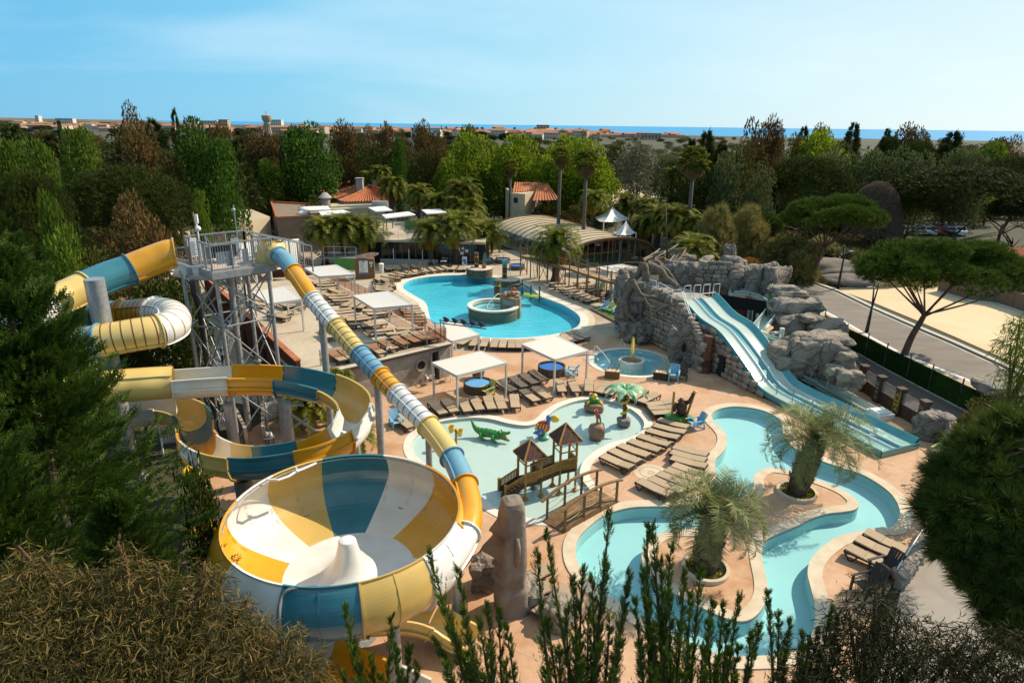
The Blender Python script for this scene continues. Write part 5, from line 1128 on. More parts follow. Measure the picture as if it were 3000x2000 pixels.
PR=[(H8(1400,285),(2.6,1.3,.95),49.4,'flat pale slab, topmost of the rock pile by the road'),(H8(1480,500),(3.4,2.0,1.5),48.3,'broad pale rock below the topmost slab'),(H8(1480,800),(3.4,1.8,1.7),47.3,'wide pale rock behind the white pillar'),(H8(2000,830),(2.6,2.0,1.4),46.2,'blocky pale rock at the hedge end of the pile'),(H8(1900,1090),(3.7,2.2,1.35),43.6,'long pale rock bridging the cave mouth'),(H8(1270,1290),(2.3,1.3,1.7),43.2,'pale rock pressed against the right side of the lane slide'),(H8(1620,1330),(2.0,1.7,2.4),42.8,'pale rock pillar left of the dark cave mouth'),(A4(585,1110),(1.5,1.5,2.6),41.8,'grey rock pillar right of the dark cave mouth'),(A4(700,1125),(1.2,1.2,1.3),41.0,'rock block beside the rusty rail'),(A4(740,1290),(1.6,1.3,1.25),39.6,'rounded boulder at the first carved fence pillar'),(A4(620,1230),(1.2,1.0,.9),40.2,'low boulder at the cave floor'),(H8(1750,660),(1.6,1.4,.5),46.2,'sandy flat ledge of the rock pile'),(H8(1340,1480),(2.0,1.2,1.4),42.4,'rock footing beside the slide run'),(A4(150,470),(2.2,1.2,.7),50.0,'low pale rock behind the topmost slab')]
for i,(p,s,Y,lb)in enumerate(PR):rock(D(p,Y),s,500+i,'rocklt' if i not in(7,)else 'rock',lb,(i%3-1)*.18,grp='pale rock pile',n=13,rough=.15,boxy=6,strata=.05)
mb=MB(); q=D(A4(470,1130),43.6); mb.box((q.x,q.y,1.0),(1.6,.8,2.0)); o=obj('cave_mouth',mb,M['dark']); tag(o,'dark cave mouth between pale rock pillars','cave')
mb=MB();
for dx in(0,.28):mb.tube(spline([D(A3(2360+dx*60,420),51.5),D(A3(2375+dx*70,500),51.2),D(A3(2368+dx*80,590),51.0),D(A3(2385+dx*60,680),50.8)],5),[.2-.01*k for k in range(16)],8)
o=obj('dragon_tail',mb,M['green'],sm=1); tag(o,'scaly green dragon tail hanging from the back rock wall beside the road','figure')
tk=thing('carved_post','tall red-brown carved totem post standing at the foot of the stone stair','totem',G(H7(1560,1115)))
TB=mat('red_brown_carving',(.15,.06,.03),.7,(.10,.04,.02),3,bump=.4)
mb=MB(); mb.lathe([(.40,0),(.42,.3),(.37,.9),(.36,1.5),(.34,1.75),(.38,1.9),(.36,2.1),(.36,2.75),(.33,2.82),(0,2.84)],n=20); obj('trunk',mb,TB,tk,sm=45)
mb=MB()
for s in(-1,1):mb.bar((s*.05,-.36,1.78),(s*.36,-.24,2.02),.12,.14)
obj('brow',mb,TB,tk)['kind']='stuff'
mb=MB(); mb.tube([(0,-.36,1.95),(0,-.48,1.7),(0,-.38,1.6)],[.06,.11,.05],8); obj('nose',mb,TB,tk,sm=1)
mb=MB(); mb.lathe([(.385,.35),(.40,.4),(.40,.95),(.385,1.0)],n=12,a0=R(215),a1=R(325)); obj('mouth',mb,M['dark'],tk)
for k in range(5):
 a=R(235+17*k); mb=MB(); mb.box((.40*cos(a),.40*sin(a),.68),(.04,.06,.5),a); obj('tooth',mb,TB,tk)
mb=MB(); mb.lathe([(.38,1.0),(.44,1.05),(.44,1.12),(.38,1.16)],n=12,a0=R(205),a1=R(335)); mb.lathe([(.38,.25),(.44,.28),(.44,.35),(.38,.38)],n=12,a0=R(205),a1=R(335)); obj('lips',mb,TB,tk)['kind']='stuff'
FP=[G(p)for p in(B4(850,290),B4(1003,398),B4(1182,518),B4(1395,642))]
fn=thing('carved_fence','low timber fence with four carved glyph pillars and wire mesh above it','fence',FP[0])
for i,p in enumerate(FP):
 mb=MB(); d=(FP[min(i+1,3)]-FP[max(i-1,0)]); a=atan2(d.y,d.x); mb.box(V(p.x,p.y,.85),(.42,.42,1.7),a); mb.box(V(p.x,p.y,1.76),(.5,.5,.14),a); mb.box(V(p.x,p.y,.12),(.5,.5,.24),a); o=obj('pillar',mb,M['wooddk'],fn,W=1)
 for k in range(4):
  z=.4+.32*k; t=(i+k)%3; g=MB(); u=d.normalized(); nn_=V(u.y,-u.x,0); nn_=nn_ if nn_.y<0 else-nn_; c=V(p.x,p.y,z)+nn_*.22
  if t==0:g.bar(c-u*.09-V(0,0,.1),c-u*.09+V(0,0,.1),.035,.03); g.bar(c+u*.09-V(0,0,.1),c+u*.09+V(0,0,.1),.035,.03); g.bar(c-u*.09,c+u*.09,.035,.03)
  elif t==1:g.lathe([(.0,0),(.001,0)],n=3); g.bar(c-u*.1+V(0,0,.1),c-u*.1-V(0,0,.1),.035,.03); g.bar(c-u*.1-V(0,0,.1),c+u*.1-V(0,0,.1),.035,.03); g.bar(c+u*.1-V(0,0,.1),c+u*.1+V(0,0,.1),.035,.03)
  else:g.bar(c-u*.1-V(0,0,.1),c+V(0,0,.12),.035,.03); g.bar(c+u*.1-V(0,0,.1),c+V(0,0,.12),.035,.03)
  tag(obj('glyph',g,M['toyyellow']if i==2 else M['concrete'],o,W=1),kind='stuff')
 if i==2:
  for sgn in(-1,1):
   g=MB(); u=d.normalized(); nn_=V(u.y,-u.x,0); nn_=nn_ if nn_.y<0 else-nn_; c=V(p.x,p.y,.9)+nn_*.215+u*.2*sgn; g.bar(c-V(0,0,.8),c+V(0,0,.75),.05,.03); obj('yellow_strip',g,mat('mustard',(.42,.26,.03),.6),o,W=1)
for a,b in zip(FP,FP[1:]):
 L=(b-a).length; n=int(L/.16)
 for k in range(n):
  q=a.lerp(b,(k+.5)/n); mb=MB(); mb.box((0,0,.4),(.15,.05,.8+.04*(k%3))); o=obj('board',mb,M['wooddk'],fn); o.location=q-fn.location; o.rotation_euler=(0,0,atan2((b-a).y,(b-a).x))
 mb=MB(); mb.bar(a+V(0,0,1.55),b+V(0,0,1.55),.06); mb.bar(a+V(0,0,.85),b+V(0,0,.85),.06); obj('rail',mb,mat('rusty_rail',(.13,.06,.035),.7),fn,W=1)
 mb=MB(); n=int(L/.07)
 for k in range(1,n):q=a.lerp(b,k/n); mb.bar(q+V(0,0,.86),q+V(0,0,1.53),.012)
 for k in range(1,9):mb.bar(a+V(0,0,.86+.075*k),b+V(0,0,.86+.075*k),.012)
 tag(obj('wire_mesh',mb,M['steel'],fn,W=1),kind='stuff')
p=[G(q,.9)for q in(B4(740,95),B4(895,205))]; rr_=thing('rusty_railing','short rusty railing over the boulders beside the first carved pillar','railing',p[0]); mb=MB()
mb.tube([p[0]+V(0,0,.9),p[1]+V(0,0,.9)],.035,6); mb.tube([p[0]+V(0,0,.3),p[1]+V(0,0,.2)],.03,6); mb.tube([p[0]-V(0,0,.4),p[0]+V(0,0,.9)],.035,6); obj('bars',mb,M['wooddk'],rr_,sm=1,W=1)
p=[G(q,1.0)for q in(B4(1530,590),B4(1640,640),B4(1730,740),B4(1800,830))]; rr_=thing('path_railing','steel stair railing climbing over the boulders beyond the carved fence','railing',p[0]); mb=MB()
for a,b in zip(p,p[1:]):mb.tube([a+V(0,0,.5),b+V(0,0,.5)],.03,6); mb.tube([a,b],.03,6)
for a in p:mb.tube([a-V(0,0,.9),a+V(0,0,.5)],.03,6)
obj('bars',mb,M['steeldk'],rr_,sm=1,W=1)
for i,(p,s,lb)in enumerate(((B4(1510,690),(2.0,1.4,1.7),'big grey boulder past the carved fence'),(B4(1570,680),(1.7,1.4,1.3),'sandy topped boulder past the carved fence'),(B4(1690,790),(1.5,1.0,1.5),'tan upright boulder left of the lime chair'),(B4(1590,975),(1.15,1.0,1.0),'dark grey boulder in front of the lime chair'),(B4(1780,850),(1.6,1.2,1.1),'boulder under the pine branch tips'),(B4(1680,1070),(1.0,.8,.5),'flat stone seat beside the pine'),(B4(1700,1190),(.9,.8,.8),'pale rock below the blue chair'),(B4(1430,620),(.9,.9,1.0),'small boulder at the last carved pillar'))):
 b=G((p[0],p[1]+10)); rock(V(b.x,b.y,s[2]*.38),s,560+i,'rocklt' if i in(1,2,6)else 'rock',lb,i*.5,grp='boulders along the right edge',n=7,rough=.18)
bw0,bw1=G(C4(1460,190)),G(C4(1150,680)); bwt=thing('boulder_wall','low wall topped with rounded boulders at the right edge of the river pool deck','wall',bw0)
mb=MB(); d=(bw1-bw0).normalized(); nn_=V(-d.y,d.x,0); nn_=nn_ if nn_.x>0 else-nn_
mb.prism([(q.x,q.y)for q in(bw0,bw1,bw1+nn_*.4,bw0+nn_*.4)],-.3,.5); obj('wall_core',mb,M['concrete'],bwt,W=1)
for k in range(17):
 q=bw0.lerp(bw1,k/16)+nn_*.2; rock(V(q.x,q.y,.55),(.5,.55,.42),600+k,'rocklt',None,k,n=4,rough=.2,parent=bwt,name='boulder')
mb=MB(); mb.tube([bw0+V(0,0,.85),bw1+V(0,0,.85)],.025,6); [mb.tube([bw0.lerp(bw1,t)+V(0,0,.4),bw0.lerp(bw1,t)+V(0,0,.85)],.02,5)for t in(0,.33,.66,1)]; obj('rail',mb,M['white'],bwt,sm=1,W=1)
HPx=[(A4(500,850),0),(A4(700,985),0),(A4(890,1082),0),(A4(1060,1180),0),(A4(1270,1290),0),(A4(1470,1395),0),(A4(1740,1535),0),(A4(1990,1660),0)]
HP_=[G(p)for p,z in HPx]; hf=thing('screen_fence','dark green artificial hedge fence with slim posts along the road','fence',HP_[0])
M['hedge']=leafmat('dark_green_strands',(.016,.045,.010),(.05,.10,.02),.15)
hb=MB(); rr_=random.Random(4)
for a,b in zip(HP_,HP_[1:]):
 L=(b-a).length; d=(b-a).normalized(); nn_=V(d.y,-d.x,0); hb.add([a+nn_*.02,b+nn_*.02,b+nn_*.02+V(0,0,1.58),a+nn_*.02+V(0,0,1.58)],[(0,1,2,3),(3,2,1,0)])
 for k in range(int(L*170)):
  q=a+d*rr_.uniform(0,L)+nn_*rr_.uniform(-.07,.1)+V(0,0,rr_.uniform(.0,1.62)); l=rr_.uniform(.12,.28); t=d*rr_.uniform(-.03,.03)+nn_*rr_.uniform(-.05,.05)+V(0,0,-l); w=d*.018+nn_*rr_.uniform(-.012,.012)
  hb.add([q-w,q+w,q+t+w*.6,q+t-w*.6],[(0,1,2,3)])
 for q in(a,):
  mb=MB(); mb.bar(q,q+V(0,0,1.95),.07); obj('post',mb,M['steeldk'],hf,W=1)
tag(obj('screen',hb,M['hedge'],hf,W=1),kind='stuff')
mb=MB();
for a,b in zip(HP_,HP_[1:]):mb.bar(a+V(0,0,-.02),b+V(0,0,-.02),.2,.12)
obj('base_kerb',mb,M['kerb'],hf,W=1)
mr=thing('mushroom_rock','grey mushroom-shaped rock with a flat cap behind the hedge end','rock',G(A4(2060,1620)))
q=mr.location.y; rock(D(A4(2075,1500),q),(1.5,1.4,2.4),640,'rock',None,0,parent=mr,name='stem',n=7,rough=.14); rock(D(A4(2100,1345),q),(2.5,2.0,.75),641,'rocklt',None,.3,parent=mr,name='cap',n=7,rough=.12)
def torus_pts(c,r,n=24,a0=0,a1=2*pi):return[V(c[0]+r*cos(a),c[1]+r*sin(a),c[2])for a in np.linspace(a0,a1,n+1)]
def board(root,name,L,w,t,m,base,lean,rz,stripe=None):
 """surfboard standing on its tail"""
 n=14; mb=MB(); rows=[]
 for i in range(n+1):
  u=i/n; hw=w/2*sin(pi*(u*.94+.05))**.62; rows.append((u*L,hw))
 F_=[V(-hw,-t/2,z)for z,hw in rows]; G_=[V(hw,-t/2,z)for z,hw in rows]; B_=[V(-hw*.96,t/2,z)for z,hw in rows]; H_=[V(hw*.96,t/2,z)for z,hw in rows]
 mb.strip(F_,G_); mb.strip(H_,B_); mb.strip(B_,F_); mb.strip(G_,H_)
 if stripe:
  s=[V(-hw*.22,-t/2-.006,z)for z,hw in rows]; e_=[V(hw*.22,-t/2-.006,z)for z,hw in rows]; mb.strip(s,e_,1); s=[V(-hw*.22,t/2+.006,z)for z,hw in rows]; e_=[V(hw*.22,t/2+.006,z)for z,hw in rows]; mb.strip(e_,s,1)
 o=obj(name,mb,[m,stripe or m],root,sm=50); o.location=base; o.rotation_euler=(lean[0],lean[1],rz); return o
def carved_post(root,r,h,z0,cols,name='carved_post',rz=0,off=(0,0)):
 mb=MB(); n=6; pr=[(r,z0)]
 for k in range(n):z=z0+h*k/n; pr+=[(r*1.0,z+.02),(r*1.05,z+h/n*.3),(r*.93,z+h/n*.85)]
 pr+=[(r,z0+h),(0,z0+h+.01)]; mb.lathe(pr,(off[0],off[1],0),18); o=obj(name,mb,cols[0],root,sm=40)
 for k,(zf,c)in enumerate(((.72,1),(.5,2),(.28,1))):
  for s in(-1,1):
   a=R(-90)+s*.42+rz; mb=MB(); mb.ball((off[0]+r*cos(a),off[1]+r*sin(a),z0+h*zf),r*.26,8,6,sc=(1,1,.9 if k!=1 else .5)); obj('eye',mb,cols[c],o,sm=1)
  mb=MB(); a=R(-90)+rz; mb.lathe([(r*1.02,z0+h*(zf-.13)),(r*1.1,z0+h*(zf-.11)),(r*1.02,z0+h*(zf-.08))],(off[0],off[1],0),10,a0=a-.8,a1=a+.8); obj('mouth',mb,cols[2],o)
 return o
STW=mat('stacked_stone',(.21,.155,.105),.9,(.13,.095,.065),7,bump=.8,bs=18,stretch=(1,1,4),rnd=.2)
def stone_ring(root,r,h,z0=0,n=30,rows=5,a0=0,a1=2*pi):
 mb=MB(); mb.lathe([(r-.05,z0),(r-.05,z0+h),(0,z0+h)],n=40,a0=a0,a1=a1); obj('core',mb,STW,root,sm=40)
 rr=random.Random(int(r*100)); me=rockmesh((1,1,1),900,None,2,.06,6).mesh('stone',STW,sm=60)
 for k in range(rows):
  for i in range(n):
   a=a0+(a1-a0)*(i+.5*(k%2)+rr.uniform(-.2,.2))/n; o=obj('stone',me,0,root); o.location=(r*cos(a),r*sin(a),z0+h*(k+.5)/rows); o.rotation_euler=(0,0,a); o.scale=(.16+rr.uniform(0,.05),2*pi*r/n*1.0*(a1-a0)/(2*pi),h/rows*.94)
pc=[mat('carved_wood',(.16,.085,.04),.75,(.09,.05,.025),5,bump=.4),M['toyyellow'],mat('carved_dark',(.03,.02,.015),.8)]
q=G(H5(615,520)); pl1=thing('stone_planter','round stacked-stone planter at the pool edge with carved post and pink flowers','planter',q)
stone_ring(pl1,1.45,.95); mb=MB(); mb.lathe([(1.5,.95),(1.5,1.0),(1.2,1.02),(0,1.03)],n=36); obj('cap',mb,M['coping'],pl1,sm=40)
cp=thing('carved_post','carved tiki post standing on the round stone planter','totem',q+V(-.35,.1,1.02)); carved_post(cp,.27,1.75,0,pc,'trunk')
sb=thing('surfboard','green surfboard with a red centre stripe standing on the round stone planter','surfboard',q+V(.55,.3,1.02)); board(sb,'deck',1.75,.50,.07,mat('sea_green_board',(.03,.26,.19),.3),(0,0,0),(0,.05),.25,M['red'])
fl=thing('flower_figure','pink artificial flower beside the green surfboard','flower',q+V(.55,-.35,1.02)); mb=MB()
for k in range(6):a=k*pi/3; mb.ball((.17*cos(a),-.05,.22+.17*sin(a)),.13,8,5)
obj('petals',mb,mat('pink_petal',(.42,.09,.10),.6),fl,sm=1)['kind']='stuff'; mb=MB(); mb.ball((0,-.16,.22),.07,8,5); obj('centre',mb,M['toyyellow'],fl,sm=1)
fl2=thing('shell_figure','pale shell ornament on the left rim of the round planter','ornament',q+V(-.85,-.1,1.02)); mb=MB(); [mb.ball((.12*cos(k),.1*sin(k*2),.08+.03*(k%3)),.1,7,5)for k in range(5)]; obj('lobes',mb,M['cream'],fl2,sm=1)['kind']='stuff'
q=G(H5(1115,690)); pl2=thing('stone_planter','stacked-stone plinth carrying the shower totem beside the pool steps','planter',q)
stone_ring(pl2,1.15,.75,n=26,rows=4); mb=MB(); mb.lathe([(1.2,.75),(1.2,.80),(0,.82)],n=32); obj('cap',mb,M['coping'],pl2,sm=40)
cp=thing('shower_totem','carved totem post with turquoise top and bent shower pipe','totem',q+V(-.45,.25,.82)); carved_post(cp,.27,1.9,0,pc,'trunk'); mb=MB(); mb.lathe([(.29,1.55),(.29,1.95),(0,1.96)],n=16); obj('turquoise_top',mb,mat('turquoise_paint',(.06,.30,.36),.5),cp,sm=40)
mb=MB(); mb.tube(spline([(.2,0,1.6),(.4,0,1.85),(.62,-.05,1.5),(.62,-.05,-.6)],6),.03,6); obj('pipe',mb,M['cream'],cp,sm=1)
q=G(H5(925,905),-.1); cp=thing('carved_post','squat carved wooden post rising from the main pool by the raised spa','totem',q); carved_post(cp,.36,1.95,0,[mat('ochre_carving',(.24,.15,.06),.7,(.10,.06,.03),3,bump=.4),M['toyyellow'],pc[2]],'trunk')
sc_=(G(H5(405,1010),.55)+G(H5(1300,1010),.55))/2; sr=(G(H5(405,1010),.55)-G(H5(1300,1010),.55)).length/2
spa=thing('raised_spa','raised round spa with white rim and stone skirt standing in the main pool','spa pool',(sc_.x,sc_.y,0))
mb=MB(); mb.lathe([(sr-.12,-.9),(sr-.12,.42)],n=64); obj('skirt',mb,STW,spa,sm=40)
for k in range(3):
 for i in range(46):
  a=2*pi*(i+.5*(k%2))/46; o=obj('stone',bpy.data.meshes['stone.009']if 'stone.009' in bpy.data.meshes else STM[0],0,spa); o.location=((sr-.1)*cos(a),(sr-.1)*sin(a),-.05+.17*k); o.rotation_euler=(0,0,a); o.scale=(.12,2*pi*sr/46*.98,.165)
mb=MB(); mb.lathe([(sr,.42),(sr,.55),(sr-.42,.56),(sr-.42,.2)],n=64); obj('rim',mb,M['copingwhite'],spa,sm=40)
mb=MB(); mb.lathe([(sr-.41,.1),(sr-.9,.1),(sr-.9,-.2),(0,-.2)],n=48); obj('basin',mb,M['spafloor'],spa,sm=40)
mb=MB(); mb.lathe([(sr-.42,.46),(0,.46)],n=48); obj('spa_water',mb,watermat('raised_spa_water',(.85,.96,.97),.12,2.5),spa,sm=40)
bq=V(sr*.72,sr*.25,0); bl=thing('stone_block','curved stone block heaped with tan coral rocks on the right of the raised spa','rockwork',spa.location+bq)
mb=MB(); pp=[(-1.2,.9),(-1.0,-.1),(.3,-1.25),(.75,-1.0),(.9,-.2),(.5,.7),(-.4,1.15)]; mb.prism(pp,-.8,1.25); obj('block',mb,mat('sandstone_block',(.34,.235,.14),.9,(.24,.16,.095),5,bump=.8,bs=16),bl)
mb=MB(); a,b=V(-.98,-.14,0),V(.26,-1.27,0); n_=V(-.67,-.74,0)*.02; mb.add([a.lerp(b,.08)+n_+V(0,0,.46),a.lerp(b,.95)+n_+V(0,0,.46),a.lerp(b,.95)+n_+V(0,0,.98),a.lerp(b,.08)+n_+V(0,0,.98)],[(0,1,2,3),(3,2,1,0)]); obj('tiled_panel',mb,M['poolpale'],bl)
rr=random.Random(3)
for k in range(34):
 x,y=rr.uniform(-.85,.7),rr.uniform(-.75,.85)
 if x+y>.95 or x+y<-1.05:continue
 h=1.3+max(0,.45-.45*hypot(x,y)); s=rr.uniform(.26,.42); o=rock(bl.location+V(x,y,h),(s,s,s*.8),700+k,'stone',None,k,n=3,rough=.2,parent=bl,name='coral_rock'); o.data.materials[0]=mat('coral_rock',(.45,.29,.16),.9,(.35,.22,.12),6,rnd=.2)if k==0 else bpy.data.materials['coral_rock']
mb=MB(); mb.ball((.15,.0,1.95),.2,8,6,sc=(1,.7,.9)); mb.ball((-.1,.1,1.9),.14,7,5); obj('red_star',mb,M['red'],bl,sm=1)['kind']='stuff'
hr=thing('spa_handrail','bent steel handrail dipping into the raised spa','handrail',spa.location+V(0,0,0)); mb=MB()
for dy in(0,.5):mb.tube(spline([V(.45,.6-dy*.2,1.5),V(-.2,.05-dy*.4,1.0),V(-.55,-.3-dy*.5,.55),V(-.4,-.5-dy*.5,.35),V(.1,-.3-dy*.5,.6)],6),.03,7)
obj('rail',mb,M['white'],hr,sm=1)['kind']='stuff'
fb=thing('foot_bridge','short footbridge of green planks and rope posts behind the raised spa','bridge',G(H5(1480,880)))
b0,b1=G(H5(1380,830),.3),G(H5(1640,880),.1); d=(b1-b0)
for k in range(9):q=b0.lerp(b1,(k+.5)/9); mb=MB(); mb.box(q,(d.length/9*.94,1.2,.08),atan2(d.y,d.x)); obj('plank',mb,M['limeturf'],fb,W=1)
for i,(p,zb)in enumerate(((H5(1350,780),0),(H5(1500,880),0),(H5(1645,900),0))):q=G(p,zb); mb=MB(); mb.lathe([(.075,-.3),(.075,1.25),(0,1.27)],(q.x,q.y,0),10); obj('post',mb,M['wooddk'],fb,sm=40,W=1)
qs=[G(H5(1350,780)),G(H5(1500,880)),G(H5(1645,900))]; mb=MB()
for a,b in zip(qs,qs[1:]):
 for z in(1.1,.7):mb.tube([a.lerp(b,t)+V(0,0,z-.7*t*(1-t))for t in np.linspace(0,1,9)],.02,5)
obj('ropes',mb,M['rope'],fb,sm=1,W=1)['kind']='stuff'
mb=MB(); mb.tube([G(H5(1020,750),.3),G(H5(1200,670),.9),G(H5(1300,660),.9)],.05,6); mb.tube([G(H5(1240,745),.6),G(H5(1370,700),.95)],.05,6); obj('handrail',mb,M['woodlt'],fb,sm=1,W=1)['kind']='stuff'
q=(G(H7(78,900),.3)+G(H7(520,905),.3))/2; rr_=(G(H7(78,900),.3)-G(H7(520,905),.3)).length/2
fo=thing('fountain_planter','round white concrete planter filled with sand in the middle of the whirlpool','planter',(q.x,q.y,0)); mb=MB(); mb.lathe([(rr_,-.7),(rr_,.3),(rr_-.22,.33),(rr_-.24,.2)],n=40); obj('wall',mb,M['copingwhite'],fo,sm=40); mb=MB(); mb.lathe([(rr_-.22,.22),(.3,.27),(0,.27)],n=32); obj('sand_bed',mb,mat('wet_sand',(.28,.20,.13),.95,(.2,.14,.09),4,bump=.5),fo,sm=40)
sb=thing('surfboard','yellow and white surfboard standing on end in the whirlpool planter','surfboard',(q.x+.05,q.y,.25)); board(sb,'deck',2.0,.5,.08,mat('sun_yellow_board',(.72,.47,.03),.3),(0,0,0),(.05,-.17),.9,M['white'])
for i,(p,lb)in enumerate((((H7(105,735),H7(185,810)),'chrome handrail at the back steps of the whirlpool'),((A3(755,1085),A3(890,1195)),'chrome handrail at the left steps of the whirlpool'))):
 a,b=G(p[0],0),G(p[1],-.3); h=thing('pool_handrail',lb,'handrail',a); mb=MB(); mb.tube(spline([a,a+V(0,0,.85),a.lerp(b,.3)+V(0,0,.95),b+V(0,0,.6),b],5),.025,6); obj('rail',mb,M['white'],h,sm=1,W=1)
def rocky(root,w,h,seed,m=None):
 o=obj('rock_base',rockmesh((w,w,h),seed,None,6,.12,3.5),m or mat('toy_rock',(.27,.155,.09),.6,(.19,.11,.065),3),root,sm=60); o.location=(0,0,h*.42); return o
q=G(B2(1848,470),-.1); t=thing('turtle_toy','green and yellow turtle figure resting on a brown rock','water toy',q); rocky(t,1.15,.6,801)
mb=MB(); mb.ball((0,.05,.68),.36,14,8,sc=(1,.9,.62)); mb.lathe([(.30,.58),(.40,.60),(.36,.66)],(0,.05,0),14); obj('shell',mb,M['green'],t,sm=1)
mb=MB(); mb.tube([(0,-.05,.72),(-.02,-.22,.92),(-.03,-.30,1.06)],[.14,.12,.12],10); mb.ball((-.03,-.33,1.10),.17,10,7,sc=(1,1.1,.9)); obj('head',mb,M['toyyellow'],t,sm=1)
for s in(-1,1):
 mb=MB(); mb.ball((s*.08-.03,-.47,1.15),.04,6,5); obj('eye',mb,M['white'],t,sm=1); mb=MB(); mb.tube([(s*.3,-.15,.62),(s*.44,-.25,.52),(s*.46,-.36,.5)],[.09,.08,.06],8); obj('flipper',mb,M['toyyellow'],t,sm=1)
q=G(B2(1872,728),-.1); t=thing('parrot_toy','red parrot figure perched on a bamboo post above a brown rock','water toy',q); rocky(t,.85,.95,802)
mb=MB(); mb.lathe([(.07,.7),(.075,1.0),(.07,1.3),(0,1.31)],n=10); obj('bamboo_post',mb,M['bamboo'],t,sm=40)
mb=MB(); mb.tube([(0,0,1.15),(-.02,0,1.4),(-.06,0,1.62),(-.09,-.02,1.74)],[.05,.11,.09,.07],9); mb.ball((-.10,-.03,1.76),.09,9,6); obj('body',mb,M['red'],t,sm=1)
mb=MB(); mb.tube([(-.16,-.06,1.77),(-.22,-.09,1.73),(-.22,-.1,1.68)],[.05,.03,.01],6); obj('beak',mb,M['toyyellow'],t,sm=1)
mb=MB(); mb.tube([(.09,0,1.5),(.14,.02,1.25),(.2,.05,.95)],[.06,.06,.02],7); obj('wing',mb,M['toyblue'],t,sm=1); mb=MB(); mb.tube([(.12,-.06,1.45),(.17,-.04,1.2),(.24,0,.85)],[.04,.04,.015],7); obj('tail',mb,M['green'],t,sm=1)
q=G(B2(2122,608),-.1); t=thing('palm_toy','artificial palm with a yellow snake wound round its trunk','water toy',q); rocky(t,.8,.5,803,mat('toy_stone',(.22,.19,.18),.6,(.16,.13,.12),3))
tr_=spline([(0,0,.3),(.02,0,.9),(-.04,0,1.5),(-.03,0,2.25)],8); mb=MB(); mb.tube(tr_,[.14-.002*k for k in range(len(tr_))],10); obj('trunk',mb,mat('toy_trunk',(.05,.09,.03),.5,(.07,.05,.03),3),t,sm=1)
mb=MB(); P=[V(.19*cos(k*.33),.19*sin(k*.33),.4+1.75*k/50)+tr_[min(len(tr_)-1,k//2)]*V(1,1,0).x*0 for k in range(50)]; P+=[V(-.05,-.25,2.2),V(-.18,-.3,2.28),V(-.3,-.28,2.22)]; mb.tube(P,[.03+.045*min(1,k/10)for k in range(50)]+[.07,.08,.03],8); obj('snake',mb,M['toyyellow'],t,sm=1)
M['toyleaf']=mat('toy_leaf',(.10,.30,.13),.5,(.30,.48,.30),2.2)
for k in range(8):
 a=k*.785+.3; mb=MB(); rows=[]
 for i in range(9):
  u=i/8; w=.30*sin(pi*(.08+u*.9))*(1 if i%2 else .8); rr2=u*1.35; z=2.25+.45*sin(u*2.2)-.55*u*u; rows.append([(rr2*cos(a)+w*s*-sin(a),rr2*sin(a)+w*s*cos(a),z-.13*abs(s))for s in(-1,0,1)])
 for A,B in zip(rows,rows[1:]):mb.add(A+B,[(0,1,4,3),(1,2,5,4)])
 obj('leaf',mb,M['toyleaf'],t,sm=60)
q=G(B2(1388,725),-.1); t=thing('pelican_toy','pelican figure with red striped body, blue wings and raised yellow beak','water toy',q,R(-10))
mb=MB(); mb.lathe([(.34,0),(.36,.08),(.28,.16),(.12,.22),(.10,.34)],n=16); obj('base',mb,mat('toy_teal',(.05,.28,.2),.4),t,sm=40)
mb=MB(); mb.ball((-.05,0,.68),.40,14,9,sc=(1.05,.75,.95)); obj('body',mb,M['red'],t,sm=1)
for k in range(4):mb=MB(); a=-1.0+.5*k; mb.bar((-.45+.18*k,-.25,.5),(-.3+.17*k,-.28,.95),.06,.06); obj('stripe',mb,M['toyyellow'],t)
for s in(-1,1):mb=MB(); mb.tube([(-.05,s*.25,.62),(-.35,s*.34,.42),(-.58,s*.3,.38)],[.1,.14,.03],8); obj('wing',mb,M['toyblue'],t,sm=1)
mb=MB(); mb.tube([(.2,0,.85),(.24,0,1.1),(.26,0,1.25)],[.15,.12,.14],10); mb.ball((.27,0,1.28),.17,10,7); obj('head',mb,M['toyblue'],t,sm=1)
mb=MB(); mb.ball((.60,0,1.24),.28,12,8,sc=(1.0,.5,.8)); obj('beak',mb,M['toyyellow'],t,sm=1)
a_,b_=G(B2(820,690),.1),G(B2(1010,730),.1); q=(a_+b_)/2; q.z=-.1; t=thing('crocodile_toy','green crocodile figure with open jaws and raised tail','water toy',q,atan2((b_-a_).y,(b_-a_).x))
P=spline([(-1.35,0,1.0),(-1.22,0,.72),(-1.02,0,.45),(-.7,0,.33),(-.25,0,.34),(.2,0,.34),(.5,0,.36)],5); rr3=np.interp(np.linspace(0,1,len(P)),[0,.2,.4,.6,.8,1],[.02,.10,.18,.25,.24,.19]); mb=MB(); mb.tube(P,list(rr3),12); obj('body',mb,M['green'],t,sm=1)
mb=MB(); mb.tube([(.45,0,.44),(.7,0,.50),(.95,0,.56),(1.12,0,.62)],[.17,.13,.10,.05],10); mb.ball((.55,-.1,.60),.08,8,6); mb.ball((.55,.1,.60),.08,8,6); mb.ball((1.08,0,.66),.07,8,5); obj('upper_jaw',mb,M['green'],t,sm=1)
mb=MB(); mb.tube([(.45,0,.28),(.7,0,.20),(1.02,0,.14),(1.12,0,.14)],[.15,.11,.08,.03],10); obj('lower_jaw',mb,M['green'],t,sm=1)
mb=MB(); mb.ball((.72,0,.33),.18,10,6,sc=(1.5,.6,.35)); obj('mouth',mb,mat('toy_salmon',(.62,.22,.14),.5),t,sm=1)
